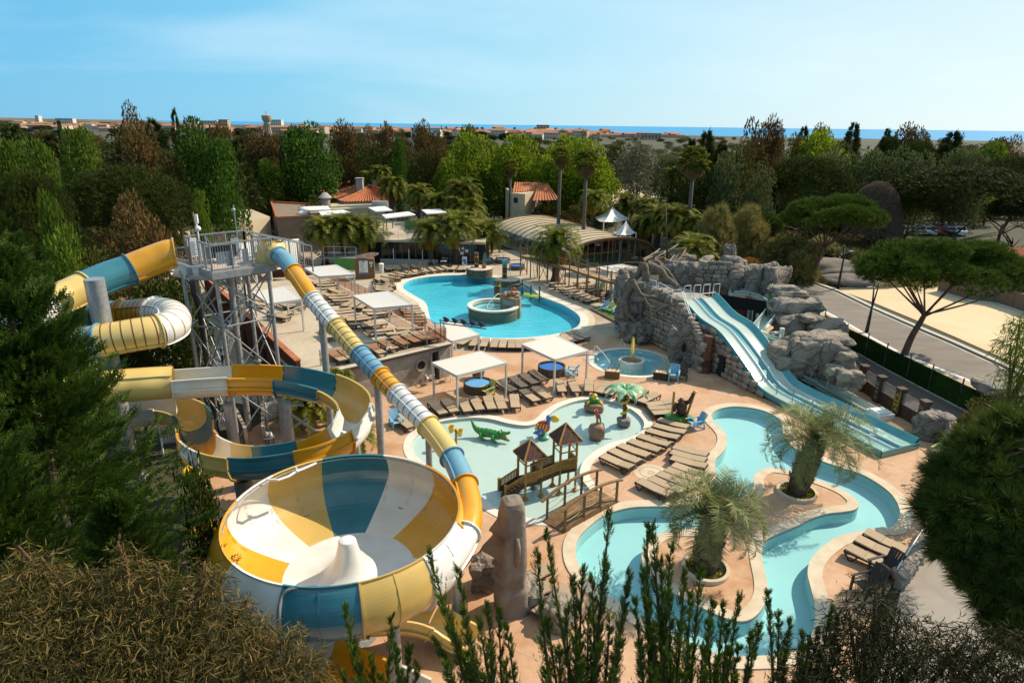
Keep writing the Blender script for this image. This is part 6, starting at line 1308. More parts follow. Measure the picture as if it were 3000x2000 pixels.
for s in(-1,1):
 mb=MB(); mb.ball((.57,s*.13,.62),.05,7,5); obj('eye',mb,M['white'],t,sm=1)
 for x in(-.6,.15):mb=MB(); mb.tube([(x,s*.18,.32),(x+.05,s*.34,.2),(x+.18,s*.36,.06)],[.13,.11,.08],8); mb.ball((x+.22,s*.37,.07),.09,7,5,sc=(1.3,1,.7)); obj('foot',mb,M['green'],t,sm=1)
for k in range(9):mb=MB(); p=P[4+k*3 if 4+k*3<len(P)else-1]; mb.box((p.x,0,p.z+float(rr3[min(len(rr3)-1,4+k*3)])+.015),(.07,.05,.07),M=Matrix.Rotation(.78,3,'Y')); obj('ridge',mb,M['green'],t)
q=G(B2(585,800),-.1); t=thing('bucket_toy','bamboo post carrying two tipping yellow buckets beside the tube slide','water toy',q); mb=MB(); mb.lathe([(.07,0),(.07,1.05),(0,1.06)],n=10); obj('post',mb,M['bamboo'],t,sm=40)
for x,z in((-.27,.85),(.22,.62)):mb=MB(); mb.lathe([(.11,0),(.17,.38),(.19,.40),(.15,.38),(.1,.05),(0,.05)],(x,-.05,z),14); obj('bucket',mb,M['toyyellow'],t,sm=40);
mb=MB(); mb.bar((-.3,0,.98),(.3,0,.85),.05); obj('yoke',mb,M['bamboo'],t)
q=G(B3(590,590)); t=thing('gorilla_figure','brown gorilla figure gripping a bamboo pole on a green mound','figure',q)
for i,(x,w,h)in enumerate(((-.35,1.0,.62),(.35,.95,.55),(.02,1.0,.45))):o=obj('mound',rockmesh((w,.9,h),820+i,None,6,.14,3),mat('mound_green',(.04,.20,.03),.6,(.03,.15,.02),4)if i==0 else bpy.data.materials['mound_green'],t,sm=60); o.location=(x,.1*i,h*.4)
mb=MB(); mb.tube([(.12,.1,.45),(.12,.05,.75),(.08,.0,1.1),(.05,-.05,1.35)],[.22,.30,.33,.22],12); obj('body',mb,M['brownfur'],t,sm=1)
mb=MB(); mb.ball((.0,-.15,1.50),.20,12,8,sc=(.9,1,1.05)); mb.ball((-.02,-.30,1.44),.12,9,6); mb.bar((-.12,-.3,1.56),(.12,-.3,1.56),.06,.05); [mb.ball((s*.19,-.1,1.5),.05,6,5)for s in(-1,1)]; obj('head',mb,M['brownfur'],t,sm=1)
mb=MB(); mb.tube([(.3,0,1.3),(.5,-.05,1.45),(.62,-.05,1.75),(.7,0,1.98)],[.15,.12,.10,.09],9); obj('arm',mb,M['brownfur'],t,sm=1)
mb=MB(); mb.tube([(-.2,0,1.28),(-.36,-.1,1.05),(-.36,-.1,.8)],[.14,.12,.09],9); obj('arm',mb,M['brownfur'],t,sm=1)
for s in(-1,1):mb=MB(); mb.tube([(.1+s*.17,.05,.65),(.1+s*.26,-.12,.5),(.1+s*.24,-.12,.3)],[.16,.13,.1],9); obj('leg',mb,M['brownfur'],t,sm=1); mb=MB(); mb.ball((.1+s*.24,-.22,.40),.10,8,5,sc=(.9,1.3,.6)); obj('foot',mb,M['toyyellow'],t,sm=1)
for a,b in(((-.45,0,.3),(-.45,0,2.05)),((.38,-.05,.3),(.80,0,2.12))):
 a,b=Vector(a),Vector(b); mb=MB(); pts,rs_=[],[]
 for k in range(7):
  for u,r in((0,.075),(.04,.085),(.08,.075),(.95,.072)):pts.append(a.lerp(b,(k+u)/7)); rs_.append(r)
 mb.tube(pts,rs_,10); obj('bamboo_pole',mb,M['bamboo'],t,sm=40)
mb=MB(); mb.ball((.78,0,2.05),.13,9,6,sc=(1,1,.8)); obj('hand',mb,M['toyyellow'],t,sm=1)
ph_=thing('bamboo_playhouse','bamboo play structure with two pyramid-roofed towers joined by stairs in the shallow pool','play structure',G(B2(1345,1250),-.15))
SH=mat('roof_shingle',(.115,.05,.032),.8,(.085,.035,.022),5,rnd=.12)
def hut(eL,eF,eR,apex,ze,zp,base_z=-.15):
 L_,F_,R_=G(eL,ze),G(eF,ze),G(eR,ze); B_=L_+R_-F_; c=(L_+R_)/2; ap=D(apex,c.y); ap=V(c.x,c.y,ap.z); cor=[L_,F_,R_,B_]
 for a,b in zip(cor,cor[1:]+cor[:1]):
  mb=MB(); mb.add([a,b,ap],[(0,1,2),(2,1,0)]); o=obj('roof_side',mb,SH,ph_,W=1)
  nrm=(b-a).cross(ap-a).normalized(); nrm=nrm if nrm.z>0 else-nrm; sh=MB(); n=9
  for k in range(n):
   t0,t1=k/n,(k+1.15)/n; p0,p1=a.lerp(ap,t0),b.lerp(ap,t0); q0,q1=a.lerp(ap,min(1,t1)),b.lerp(ap,min(1,t1)); m_=max(1,int((p1-p0).length/.14))
   for j in range(m_):
    u0,u1=j/m_+.01,(j+1)/m_-.01; dz=nrm*(.03+.012*((j*7+k*3)%3)); sh.add([p0.lerp(p1,u0)+dz,p0.lerp(p1,u1)+dz,q0.lerp(q1,u1)+nrm*.008,q0.lerp(q1,u0)+nrm*.008],[(0,1,2,3)])
  tag(obj('shingles',sh,SH,o,W=1),kind='stuff')
  mb=MB(); mb.tube([a+V(0,0,.03),ap+V(0,0,.05)],.045,8); obj('ridge_bamboo',mb,M['bamboo'],ph_,sm=40,W=1)
  mb=MB(); mb.tube([a,b],.035,6); obj('eave',mb,M['terracotta'],ph_,sm=40,W=1)
 pst=[c+(p-c)*.70 for p in cor]
 for p in pst:
  mb=MB(); pts,rs_=[],[]
  for k in range(8):
   for u,r in((0,.062),(.05,.075),(.1,.062)):pts.append(V(p.x,p.y,base_z+(ze+.1-base_z)*(k+u)/8)); rs_.append(r)
  pts.append(V(p.x,p.y,ze+.1)); rs_.append(.06); mb.tube(pts,rs_,9); mb.lathe([(.16,base_z+.02),(.13,base_z+.1),(.06,base_z+.13)],(p.x,p.y,0),10); obj('post',mb,M['bamboo'],ph_,sm=40,W=1)
 mb=MB(); pb=[c+(p-c)*.78 for p in cor]; mb.prism([(p.x,p.y)for p in pb],zp-.16,zp,bot=1); obj('platform',mb,M['wooddk'],ph_,W=1)
 return pst,c
def panel(a,b,z0,z1,h):
 n=max(2,int((V(b.x,b.y,0)-V(a.x,a.y,0)).length/.07)); mb=MB()
 for k in range(n):t=(k+.5)/n; q=a.lerp(b,t); z=z0+(z1-z0)*t; mb.tube([V(q.x,q.y,z),V(q.x,q.y,z+h)],.032,6)
 o=obj('bamboo_panel',mb,M['bamboo'],ph_,sm=40,W=1); o['kind']='stuff'
 mb=MB(); mb.tube([V(a.x,a.y,z0+h),V(b.x,b.y,z1+h)],.045,7); obj('rail',mb,M['bamboo'],ph_,sm=40,W=1)
pA,cA=hut(B2(1110,852),B2(1210,950),B2(1420,908),B2(1265,752),2.02,.72)
pB,cB=hut(B2(1440,702),B2(1530,798),B2(1745,758),B2(1590,600),2.62,1.12)
for pst,z in((pA,.72),(pB,1.12)):
 panel(pst[1],pst[2],z,z,.55); panel(pst[2],pst[3],z,z,.55)
 mb=MB()
 for i in(0,1,2,3):a,b=pst[i],pst[(i+1)%4]; mb.tube([V(a.x,a.y,z+.95),V(b.x,b.y,z+.95)],.035,6)
 obj('cross_poles',mb,M['bamboo'],ph_,sm=40,W=1)['kind']='stuff'
s0=G(B2(1040,1275),-.12); s1=G(B2(1000,1230),-.12)
for A,B,z0,z1,nst in((s0,pA[1],-.12,.72,6),(pA[1].lerp(pA[2],.75),pB[1],.72,1.12,4)):
 off=(pA[0]-pA[1])*.95
 for k in range(nst):
  q=A.lerp(B,(k+.5)/nst)+off/2; z=z0+(z1-z0)*(k+1)/nst; d=B-A; mb=MB(); mb.box(V(q.x,q.y,z-.04),(V(d.x,d.y,0).length/nst*1.1,off.length,.08),atan2(d.y,d.x)); obj('step',mb,M['wooddk'],ph_,W=1)
 for o_ in(V(0,0,0),off):
  panel(A+o_,B+o_,z0+.05,z1,.48); mb=MB(); mb.bar(V(*(A+o_).xy,z0),V(*(B+o_).xy,z1-.06),.07,.22); obj('stringer',mb,M['wooddk'],ph_,W=1)
for o_ in(V(0,0,0),(pA[0]-pA[1])*.95):q=s0+o_; mb=MB(); mb.tube([V(q.x,q.y,-.15),V(q.x,q.y,.55)],.08,8); obj('newel',mb,M['bamboo'],ph_,sm=40,W=1)
mb=MB(); c=pB[0].lerp(pB[3],.5); dv=(pB[0]-pB[1]).normalized(); P=[V(c.x,c.y,1.12)+dv*(.1+.35*k)+V(0,0,-1.15*(k/5)**1.0)for k in range(6)]; obj('play_slide',MB().strip([p+V(.25,.05,0)for p in P],[p-V(.25,.05,0)for p in P]),M['toyyellow'],ph_,W=1)
nL,nR,fL,fR=G(B2(1378,1492),.05),G(B2(1572,1598),.05),G(B2(1885,1205),.05),G(B2(2086,1312),.05)
br=thing('arched_bridge','arched timber footbridge with rope railings between the two pools','bridge',(nL+fR)/2)
def bpt(t,s):q=nL.lerp(fL,t).lerp(nR.lerp(fR,t),s); return V(q.x,q.y,.08+1.75*t*(1-t)*.62)
n=30
for k in range(n):
 t0,t1=(k+.04)/n,(k+.93)/n; mb=MB(); P=[bpt(t0,0),bpt(t0,1),bpt(t1,1),bpt(t1,0)]; mb.add(P+[p-V(0,0,.05)for p in P],[(0,1,2,3),(7,6,5,4),(0,4,5,1),(1,5,6,2),(2,6,7,3),(3,7,4,0)]); obj('plank',mb,M['wood'],br,W=1)
for s in(.04,.96):
 mb=MB(); P=[bpt(t,s)for t in np.linspace(0,1,17)]
 for a,b in zip(P,P[1:]):mb.bar(a-V(0,0,.18),b-V(0,0,.18),.12,.26)
 obj('arch_beam',mb,M['wood'],br,W=1)
 tp_=(.06,.36,.66,.95)if s<.5 else(.03,.35,.64,.95)
 for t in tp_:p=bpt(t,s); mb=MB(); mb.bar(p-V(0,0,.3),p+V(0,0,1.05),.11); obj('post',mb,M['wood'],br,W=1)
 mb=MB(); P=[bpt(t,s)+V(0,0,1.10)for t in np.linspace(-.04,1.04,19)]
 for a,b in zip(P,P[1:]):mb.bar(a,b,.13,.08)
 obj('handrail',mb,M['wood'],br,W=1)
 mb=MB()
 for a,b in zip(tp_,tp_[1:]):
  for z in(.75,.42):mb.tube([bpt(a+(b-a)*u,s)+V(0,0,z-.5*u*(1-u))for u in np.linspace(0,1,8)],.018,5)
 obj('ropes',mb,M['rope'],br,sm=1,W=1)['kind']='stuff'
a,b=G(B2(1690,1535),-.1),G(B2(1960,1395),-.1); wg=thing('weir_grate','row of dark slots at the weir below the arched bridge','grate',a); mb=MB()
for k in range(22):q=a.lerp(b,k/21); mb.box(q+V(0,0,.0),(.1,.1,.34),.5)
mb.bar(a+V(0,.1,.12),b+V(0,.1,.12),.2,.06); obj('bars',mb,M['steeldk'],wg,W=1)['kind']='stuff'
mb=MB(); q=G(B3(335,1045),.006); mb.lathe([(.9,.0),(.62,.0)],n=40); mb.lathe([(.55,.001),(.18,.001)],n=40); mb.lathe([(.12,.002),(0,.002)],n=4); o=obj('drain_cover',mb,M['coping']); o.location=q; tag(o,'round stone drain rosette between the two lounger rows','drain')
q=G((1497,1782)); mo=thing('stone_statue','tall grey stone head statue looking left beside the arched bridge','statue',q,R(-76))
prof=[(.0,.95,.80),(.5,1.0,.84),(1.0,.92,.80),(1.22,.80,.66),(1.45,.94,.62),(1.75,1.02,.64),(2.05,1.02,.66),(2.4,.98,.66),(2.8,.92,.66),(3.2,.88,.66),(3.6,.84,.64),(4.0,.80,.62),(4.4,.74,.58),(4.62,.60,.46),(4.7,.3,.24)]
mb=MB(); rows=[]; N_=20
def face(a,z):
 f=max(0,cos(a+pi/2))**2; side=cos(a)
 nose=exp(-((z-2.75)/.38)**2)*.30*exp(-(side/.32)**2)+exp(-((z-3.1)/.5)**2)*.12*exp(-(side/.22)**2)
 brow=exp(-((z-3.55)/.13)**2)*.17*exp(-(side/.8)**2); eye=-exp(-((z-3.25)/.17)**2)*.13*exp(-((abs(side)-.5)/.25)**2)
 lip=exp(-((z-2.12)/.09)**2)*.14*exp(-(side/.5)**2)+exp(-((z-1.92)/.08)**2)*.12*exp(-(side/.45)**2); chin=exp(-((z-1.58)/.17)**2)*.17*exp(-(side/.7)**2)
 return f*(nose+brow+eye+lip+chin)*1.7
for z in np.linspace(0,4.7,56):
 dx=np.interp(z,[p[0]for p in prof],[p[1]for p in prof])*.60; dy=np.interp(z,[p[0]for p in prof],[p[2]for p in prof])*.72; rows.append([V(0,0,0)]*0)
 for k in range(40):
  a=2*pi*k/40; e=(abs(cos(a))**4+abs(sin(a))**4)**-.25; x,y=dx*e*cos(a),dy*e*sin(a); f=face(a,z)if sin(a)<0 else 0; y-=f; p=V(x,y,z); p+=Vector((x,y,0)).normalized()*mnoise.noise(p*1.6)*.05 if abs(x)+abs(y)>.01 else V(0,0,0); rows[-1].append(p)
for A,B in zip(rows,rows[1:]):mb.strip(A+[A[0]],B+[B[0]])
mb.add(rows[-1],[tuple(range(40))]); obj('head',mb,mat('statue_stone',(.25,.195,.15),.85,(.18,.14,.105),1.6,bump=.6,bs=7,c3=(.10,.08,.065),ns3=.7),mo,sm=60)
for s in(-1,1):mb=MB(); mb.tube([(s*.56,.05,3.4),(s*.62,.06,3.0),(s*.60,.05,2.3)],[.07,.11,.08],8); obj('ear',mb,bpy.data.materials['statue_stone'],mo,sm=1)
for i,(p,s,lb)in enumerate(((C2(2090,640),(1.0,.9,1.5),'squat grey rock at the left foot of the stone head'),(C3(440,950),(1.4,1.1,1.0),'pale rock among the juniper tips below the stone head'),(C3(120,790),(1.2,1.0,.9),'grey rock at the base of the stone head'))):b=G((p[0],p[1]+12)); rock(V(b.x,b.y,s[2]*.35),s,660+i,'rocklt',lb,i,n=7,grp='rocks round the stone head')
for p,lb,m2 in((B1(545,1030),'yellow and blue inflatable raft under the open spiral flume','toyblue'),(B1(660,1015),'orange inflatable raft beside the yellow one','orange'),(C1(1850,140),'yellow and blue inflatable raft behind the bowl rim','toyblue')):
 q=G(p,.2); t=thing('inflatable_raft',lb,'raft',q,random.random(),'inflatable rafts'); mb=MB(); mb.tube(torus_pts((0,0,.0),.5,20),.17,8,cap=0); obj('ring',mb,M['toyyellow']if m2=='toyblue' else M['orange'],t,sm=1)
 mb=MB(); mb.tube(torus_pts((0,0,.03),.5,6,.3,1.4),.18,8); obj('band',mb,M[m2],t,sm=1)
cw=thing('courtyard_wall','low weathered walls with mesh gates inside the open spiral flume','wall',G(B1(1050,800)))
for a,b,h in((B1(1180,780),B1(1175,560),1.1),(B1(1175,560),B1(1340,540),1.0),(B1(1020,810),B1(930,620),1.2),(B1(640,420),B1(820,600),1.3),(B1(690,790),B1(380,850),.8)):
 a,b=G(a),G(b); mb=MB(); mb.bar(a+V(0,0,h/2-.2),b+V(0,0,h/2-.2),.18,h+.3); obj('wall',mb,M['plaster'],cw,W=1)
for a,b in((B1(1200,560),B1(1330,520)),(B1(720,660),B1(900,640)),(B1(230,780),B1(370,760))):
 a,b=G(a,.8),G(b,.8); mb=MB(); L=(b-a).length; n=int(L/.09)
 for k in range(n+1):q=a.lerp(b,k/n); mb.bar(q,q+V(0,0,1.0),.018)
 for k in range(10):mb.bar(a+V(0,0,.11*k),b+V(0,0,.11*k),.018)
 for q in(a,b):mb.bar(q-V(0,0,.8),q+V(0,0,1.05),.06)
 obj('mesh_gate',mb,M['white'],cw,W=1)['kind']='stuff'
q=G(B1(1225,800)); t=thing('stool','small grey round stool with two white jugs below the spiral flume','stool',q); mb=MB(); mb.lathe([(.3,.52),(.32,.55),(0,.56)],n=18); obj('seat',mb,M['steeldk'],t,sm=40)
for a in(0,2.1,4.2):mb=MB(); mb.bar((.26*cos(a),.26*sin(a),0),(.2*cos(a),.2*sin(a),.53),.045); obj('leg',mb,M['black'],t)
for x,lb in((-.08,'left white jug on the grey stool'),(.12,'right white jug on the grey stool')):j=MB(); j.lathe([(.07,0),(.09,.05),(.08,.2),(.05,.26),(.06,.28)],n=12); o=obj('jug',j,M['white'],sm=40); o.location=q+V(x,0,.56); tag(o,lb,'jug')
WZ=2.4
wk=[G(p,WZ)for p in(H5(1380,160),H5(1600,208),H5(1760,255),H5(1960,318),H5(2200,370),H6(60,442),H6(240,500),H6(420,556),H6(580,600),H6(720,632))]
ww=thing('timber_walkway','raised timber walkway on tall posts leading past the palm to the rock castle','walkway',(wk[0].x,wk[0].y,0))
WP=rsm(spline(wk,6),.86); hw_=.55
for i,(a,b)in enumerate(zip(WP,WP[1:])):
 d=(b-a).normalized(); s=V(-d.y,d.x,0)*hw_; a2,b2=a+d*.015,b-d*.015; mb=MB(); P=[V(q.x,q.y,WZ)for q in(a2-s,b2-s,b2+s,a2+s)]; mb.add(P+[p-V(0,0,.05)for p in P],[(0,1,2,3),(7,6,5,4),(0,4,5,1),(1,5,6,2),(2,6,7,3),(3,7,4,0)]); obj('board',mb,M['woodlt'],ww,W=1)
for sg in(-1,1):
 side=[]
 for i,p in enumerate(WP):
  d=(WP[min(i+1,len(WP)-1)]-WP[max(0,i-1)]).normalized(); side.append(V(p.x-d.y*hw_*sg,p.y+d.x*hw_*sg,WZ))
 mb=MB()
 for a,b in zip(side,side[1:]):mb.bar(a-V(0,0,.14),b-V(0,0,.14),.08,.2)
 obj('side_beam',mb,M['wood'],ww,W=1)
 for i in range(0,len(side),2):q=side[i]; mb=MB(); mb.tube([V(q.x,q.y,0),V(q.x,q.y,WZ+1.15)],.07,8); obj('post',mb,M['wood'],ww,sm=40,W=1)
 mb=MB(); [mb.tube([side[i]+V(0,0,.95),side[min(i+2,len(side)-1)]+V(0,0,.95)],.035,6)for i in range(0,len(side)-1,2)]; obj('hand_rail',mb,M['wood'],ww,W=1)
for i in(0,4,8,18):
 if i+1<len(WP):
  a,b=WP[i],WP[i]; d=(WP[i+1]-WP[i]).normalized(); s=V(-d.y,d.x,0)*hw_
  for u,v in((a-s,a+s),(a+s,a-s)):mb=MB(); mb.bar(V(u.x,u.y,.15),V(v.x,v.y,WZ-.2),.05); obj('brace',mb,M['wood'],ww,W=1)
e0=WP[-1]
for k in range(5):mb=MB(); q=D(H6(690-4*k,605-38*k),e0.y+.3+.35*k); mb.box(q,(1.0,.3,.05),.4); obj('step',mb,M['wood'],ww,W=1)
mb=MB(); mb.tube([D(H6(600,590),e0.y),D(H6(750,440),e0.y+1.8)],.05,6); mb.tube([D(H6(575,375),e0.y),D(H6(910,410),e0.y+1)],.04,6); mb.tube([D(H6(740,290),58),D(H6(1220,285),58)],.045,6); obj('loose_poles',mb,M['wood'],ww,W=1)['kind']='stuff'
mb=MB(); a=D(H5(1590,480),WP[3].y);
for s in(-.18,.18):mb.bar(V(a.x+s,a.y-.2,0),V(a.x+s-.3,a.y,WZ),.05)
for k in range(7):mb.bar(V(a.x-.18-.043*k,a.y-.2+.03*k,.3*k+.2),V(a.x+.18-.043*k,a.y-.2+.03*k,.3*k+.2),.035)
obj('ladder',mb,M['wood'],ww,W=1)
tp2=thing('turf_platform','artificial turf platform with brick-red edge beside the rock castle foot','platform',G(H6(420,1180)))
pp=[G(p,.12)for p in(H6(175,1075),H6(540,990),H6(800,1180),H6(800,1330),H6(690,1345))]
mb=MB(); mb.prism([(p.x,p.y)for p in pp],0,.12); obj('turf',mb,M['turf'],tp2,W=1)
mb=MB(); mb.bar(pp[0]-V(0,0,.05),pp[4]-V(0,0,.05),.14,.2); obj('brick_edge',mb,mat('brick_edge',(.22,.09,.06),.85,(.16,.07,.05),6),tp2,W=1)
pp=[G(p,.05)for p in(H6(540,930),H6(560,850),H6(720,840),H6(740,940))]; mb=MB(); mb.prism([(p.x,p.y)for p in pp],0,.05); o=obj('lime_mat',mb,M['limeturf']); tag(o,'bright lime green mat under the end of the timber walkway','mat')
bt=thing('wrecked_boat','weathered wooden boat wreck with yellow hull lying on top of the rock castle','boat',D(H6(1500,240),57))
S_,B_=D(H6(1170,330),56.2),D(H6(1815,80),57.6); axb=(B_-S_).normalized(); sdb=axb.cross(V(0,0,1)).normalized(); upb=sdb.cross(axb); upb=(upb*.86+V(0,-1,0)*.45).normalized(); sdb=axb.cross(upb).normalized(); LB=(B_-S_).length
mb=MB(); rows=[]; n=16
for i in range(n+1):
 u=i/n; w=.95*(sin(pi*min(1,u*.62+.3))if u<1 else 0)*(1-max(0,u-.75)**1.6*8 if u>.75 else 1); w=max(w,.03); sh=.18*(u-.4)**2*4; dd=.85*(1-.25*u); c=S_+axb*(LB*u)+upb*sh
 rows.append([c+sdb*(w*a)-upb*(dd*b)for a,b in((-1,0),(-.95,.35),(-.7,.72),(-.3,.95),(0,1.0),(.3,.95),(.7,.72),(.95,.35),(1,0))])
for A,B in zip(rows,rows[1:]):mb.strip(A,B)
mb.add(rows[0],[tuple(range(9))]); obj('hull',mb,mat('yellow_hull',(.52,.33,.13),.7,(.34,.22,.11),2.5,bump=.3),bt,sm=40,W=1)
for i,j in((0,1),(8,7)):mb=MB(); A=[r[i]for r in rows]; [mb.bar(a,b,.09,.13)for a,b in zip(A,A[1:])]; obj('gunwale',mb,M['woodlt'],bt,W=1)
for u in(2,5,8,11):mb=MB(); mb.bar(rows[u][1],rows[u][7],.28,.04); obj('thwart',mb,M['woodlt'],bt,W=1)
mb=MB(); rr=random.Random(5)
for k in range(26):u=rr.randint(0,11); q=rows[u][4].lerp(rows[u][rr.choice((0,8))],rr.uniform(.2,.9))+upb*.35; mb.bar(q,q+axb*rr.uniform(.4,1.2)+sdb*rr.uniform(-.5,.5),.12,.03)
obj('broken_planks',mb,mat('bleached_wood',(.50,.43,.35),.85,(.30,.24,.18),4),bt,W=1)['kind']='stuff'
mb=MB(); mb.tube([D(H6(1497,225),57),D(T3(1410,945),57)],[.09,.06],8); obj('mast',mb,M['wooddk'],bt,sm=1,W=1)
kq=G(H3(1000,450)); ks=thing('notice_kiosk','timber kiosk with blue and white notice poster and surfboard roof near the terrace','kiosk',kq,R(8)); mb=MB(); mb.box((0,.5,1.15),(2.15,1.0,2.3)); obj('cabin',mb,M['wood'],ks)
for k in range(12):mb=MB(); mb.box((0,-.02,.1+.185*k),(2.17,.03,.165)); obj('board',mb,M['wood'],ks)
mb=MB(); mb.box((-.12,-.06,1.35),(.98,.03,1.5)); po=obj('poster',mb,M['white'],ks); PB=mat('print_blue',(.05,.13,.42),.6)
mb=MB(); rr=random.Random(8); mb.box((-.12,-.08,.68),(.9,.01,.14)); mb.box((-.12,-.08,2.0),(.3,.01,.12)); mb.box((-.45,-.08,1.93),(.2,.01,.05))
for k in range(14):mb.box((-.12+rr.uniform(-.25,.1),-.08,.85+.075*k),(rr.uniform(.25,.5),.01,.02))
obj('printing',mb,PB,po)['kind']='stuff'
for x,z in((.65,1.85),(.85,1.85),(.75,1.5)):mb=MB(); mb.box((x,-.05,z),(.16,.02,.24)); obj('note',mb,M['white'],ks)
sb=thing('surfboard','pale surfboard with pink and green print laid as the kiosk roof','surfboard',kq+V(-.9,.2,2.45)); board(sb,'deck',2.6,.6,.1,mat('pale_board',(.60,.48,.36),.5,(.45,.22,.16),1.6),(0,0,0),(0,R(80)),0,None)
q=G(H3(1280,345)); t=thing('waste_bin','white bin with swing lid beside the low wall of the snack bar','bin',q); mb=MB(); mb.lathe([(.24,0),(.30,.95),(.31,1.0)],n=16); obj('body',mb,M['white'],t,sm=40); mb=MB(); mb.lathe([(.33,1.0),(.33,1.08),(.2,1.16),(0,1.18)],n=16); obj('lid',mb,M['white'],t,sm=40)
sg=thing('steel_staging','galvanised staging with stairs and green turf skirt behind the farthest pergola','staging',G(H3(560,310))); q=sg.location; mb=MB()
for i in range(4):
 for y in(0,2.5):mb.bar(q+V(-1.8+1.3*i,y,0),q+V(-1.8+1.3*i,y,2.9),.07)
for z in(1.5,2.2,2.9):
 for y in(0,2.5):mb.bar(q+V(-1.8,y,z),q+V(2.1,y,z),.05)
mb.box(q+V(.15,1.25,1.5),(4.0,2.6,.1)); obj('frame',mb,M['steel'],sg,W=1)
mb=MB(); mb.box(q+V(1.0,-.05,.8),(3.2,.1,1.4)); obj('turf_skirt',mb,M['green'],sg,W=1)
mb=MB(); a,b=q+V(-5.0,1.0,3.2),q+V(-1.9,.8,1.0); [mb.bar(a+V(0,0,h),b+V(0,0,h),.05)for h in(0,.5,1.0)]; [mb.bar(a.lerp(b,k/10),a.lerp(b,k/10)+V(0,0,1.0),.03)for k in range(11)]; [mb.box(a.lerp(b,k/10)+V(0,.6,0),(.34,1.0,.05))for k in range(11)]; obj('stair',mb,M['steel'],sg,W=1)
for z in np.linspace(0,2.4,9):
 pass
mb=MB(); [mb.bar(G(H3(250+190*t,190))+V(0,0,z),G(H3(440,150))+V(0,0,z),.03)for t in(0,)for z in np.linspace(.3,2.6,14)]; obj('louvre_screen',mb,M['steel'],sg,W=1)['kind']='stuff'
cfn=thing('cane_fence','brown cane screen fence on the terrace behind the orange tube section','fence',G(A2(440,350),TZ)); a,b=G(A2(150,350),TZ),G(A2(525,330),TZ); mb=MB(); n=120; rr=random.Random(2)
for k in range(n):q=a.lerp(b,k/n); mb.bar(q,q+V(0,0,1.5+rr.uniform(0,.35)),.06,.03)
obj('canes',mb,mat('brown_cane',(.16,.085,.045),.85,(.10,.055,.03),6),cfn,W=1)['kind']='stuff'
r0,r1=G(T2(1150,1480)),G(T2(2030,1495)); dr=(r1-r0); LR=dr.length; ur=dr.normalized(); vr=V(-ur.y,ur.x,0); RZ=3.1
sn=thing('snack_bar','long low snack bar with dark glass front and a railed roof terrace','building',r0)
def SP_(s,o,z):return r0+ur*s+vr*o+V(0,0,z)
mb=MB(); mb.prism([SP_(-2,.8,0).xy,SP_(LR+1,.8,0).xy,SP_(LR+1,16,0).xy,SP_(-2,16,0).xy],0,RZ-.3,top=0); obj('wall',mb,M['dark'],sn,W=1)
mb=MB(); mb.prism([SP_(-6,-.3,0).xy,SP_(LR*.52,-.3,0).xy,SP_(LR*.52,15,0).xy,SP_(-6,17,0).xy],RZ-.3,RZ,bot=1); mb.prism([SP_(LR*.52,.3,0).xy,SP_(LR+1,.3,0).xy,SP_(LR+1,12,0).xy,SP_(LR*.52,15,0).xy],RZ-.5,RZ-.2,bot=1); obj('roof',mb,M['terr'],sn,W=1)
n=14
for k in range(n):
 a,b=SP_(LR*k/n+.06,.7,.35),SP_(LR*(k+1)/n-.06,.7,.35); mb=MB(); mb.add([a,b,b+V(0,0,2.2),a+V(0,0,2.2)],[(0,1,2,3)]); obj('window',mb,mat('dark_pane',(.015,.015,.015),.12)if k==0 else bpy.data.materials['dark_pane'],sn,W=1)
 mb=MB(); q=SP_(LR*k/n,.66,0); mb.bar(q,q+V(0,0,RZ-.3),.1); obj('mullion',mb,M['steeldk'],sn,W=1)
mb=MB(); mb.bar(SP_(0,-.4,.35),SP_(LR*.6,-.4,.35),.2,.7); obj('low_wall',mb,M['concrete'],sn,W=1)
for s in(.14,.3,.44):mb=MB(); q=SP_(LR*s,-.4,.7); mb.bar(q,q+V(0,0,1.3),.08); obj('glass_post',mb,M['white'],sn,W=1)
mb=MB(); [mb.bar(SP_(-6,-.2,RZ+z),SP_(LR*.52,-.2,RZ+z),.04)for z in(.35,.65,.95)]; [mb.bar(SP_(-6+k*1.2,-.2,RZ),SP_(-6+k*1.2,-.2,RZ+.95),.05)for k in range(int((LR*.52+6)/1.2)+1)]; obj('roof_railing',mb,M['white'],sn,W=1)
for s,z,w in((.80,1.9,.5),(.84,1.4,.45),(.77,1.3,.4),(.85,2.0,.35),(.89,1.7,.4)):mb=MB(); q=SP_(LR*s,.6,z); mb.box(q,(w,.03,w*.9),atan2(ur.y,ur.x)); obj('menu_card',mb,M['cream'],sn,W=1)
mb=MB(); a_,b_=SP_(1.5,9,RZ+.55),SP_(LR*.5,7,RZ+.55); mb.bar(a_,b_,.05,1.1); obj('green_screen',mb,M['green'],sn,W=1)
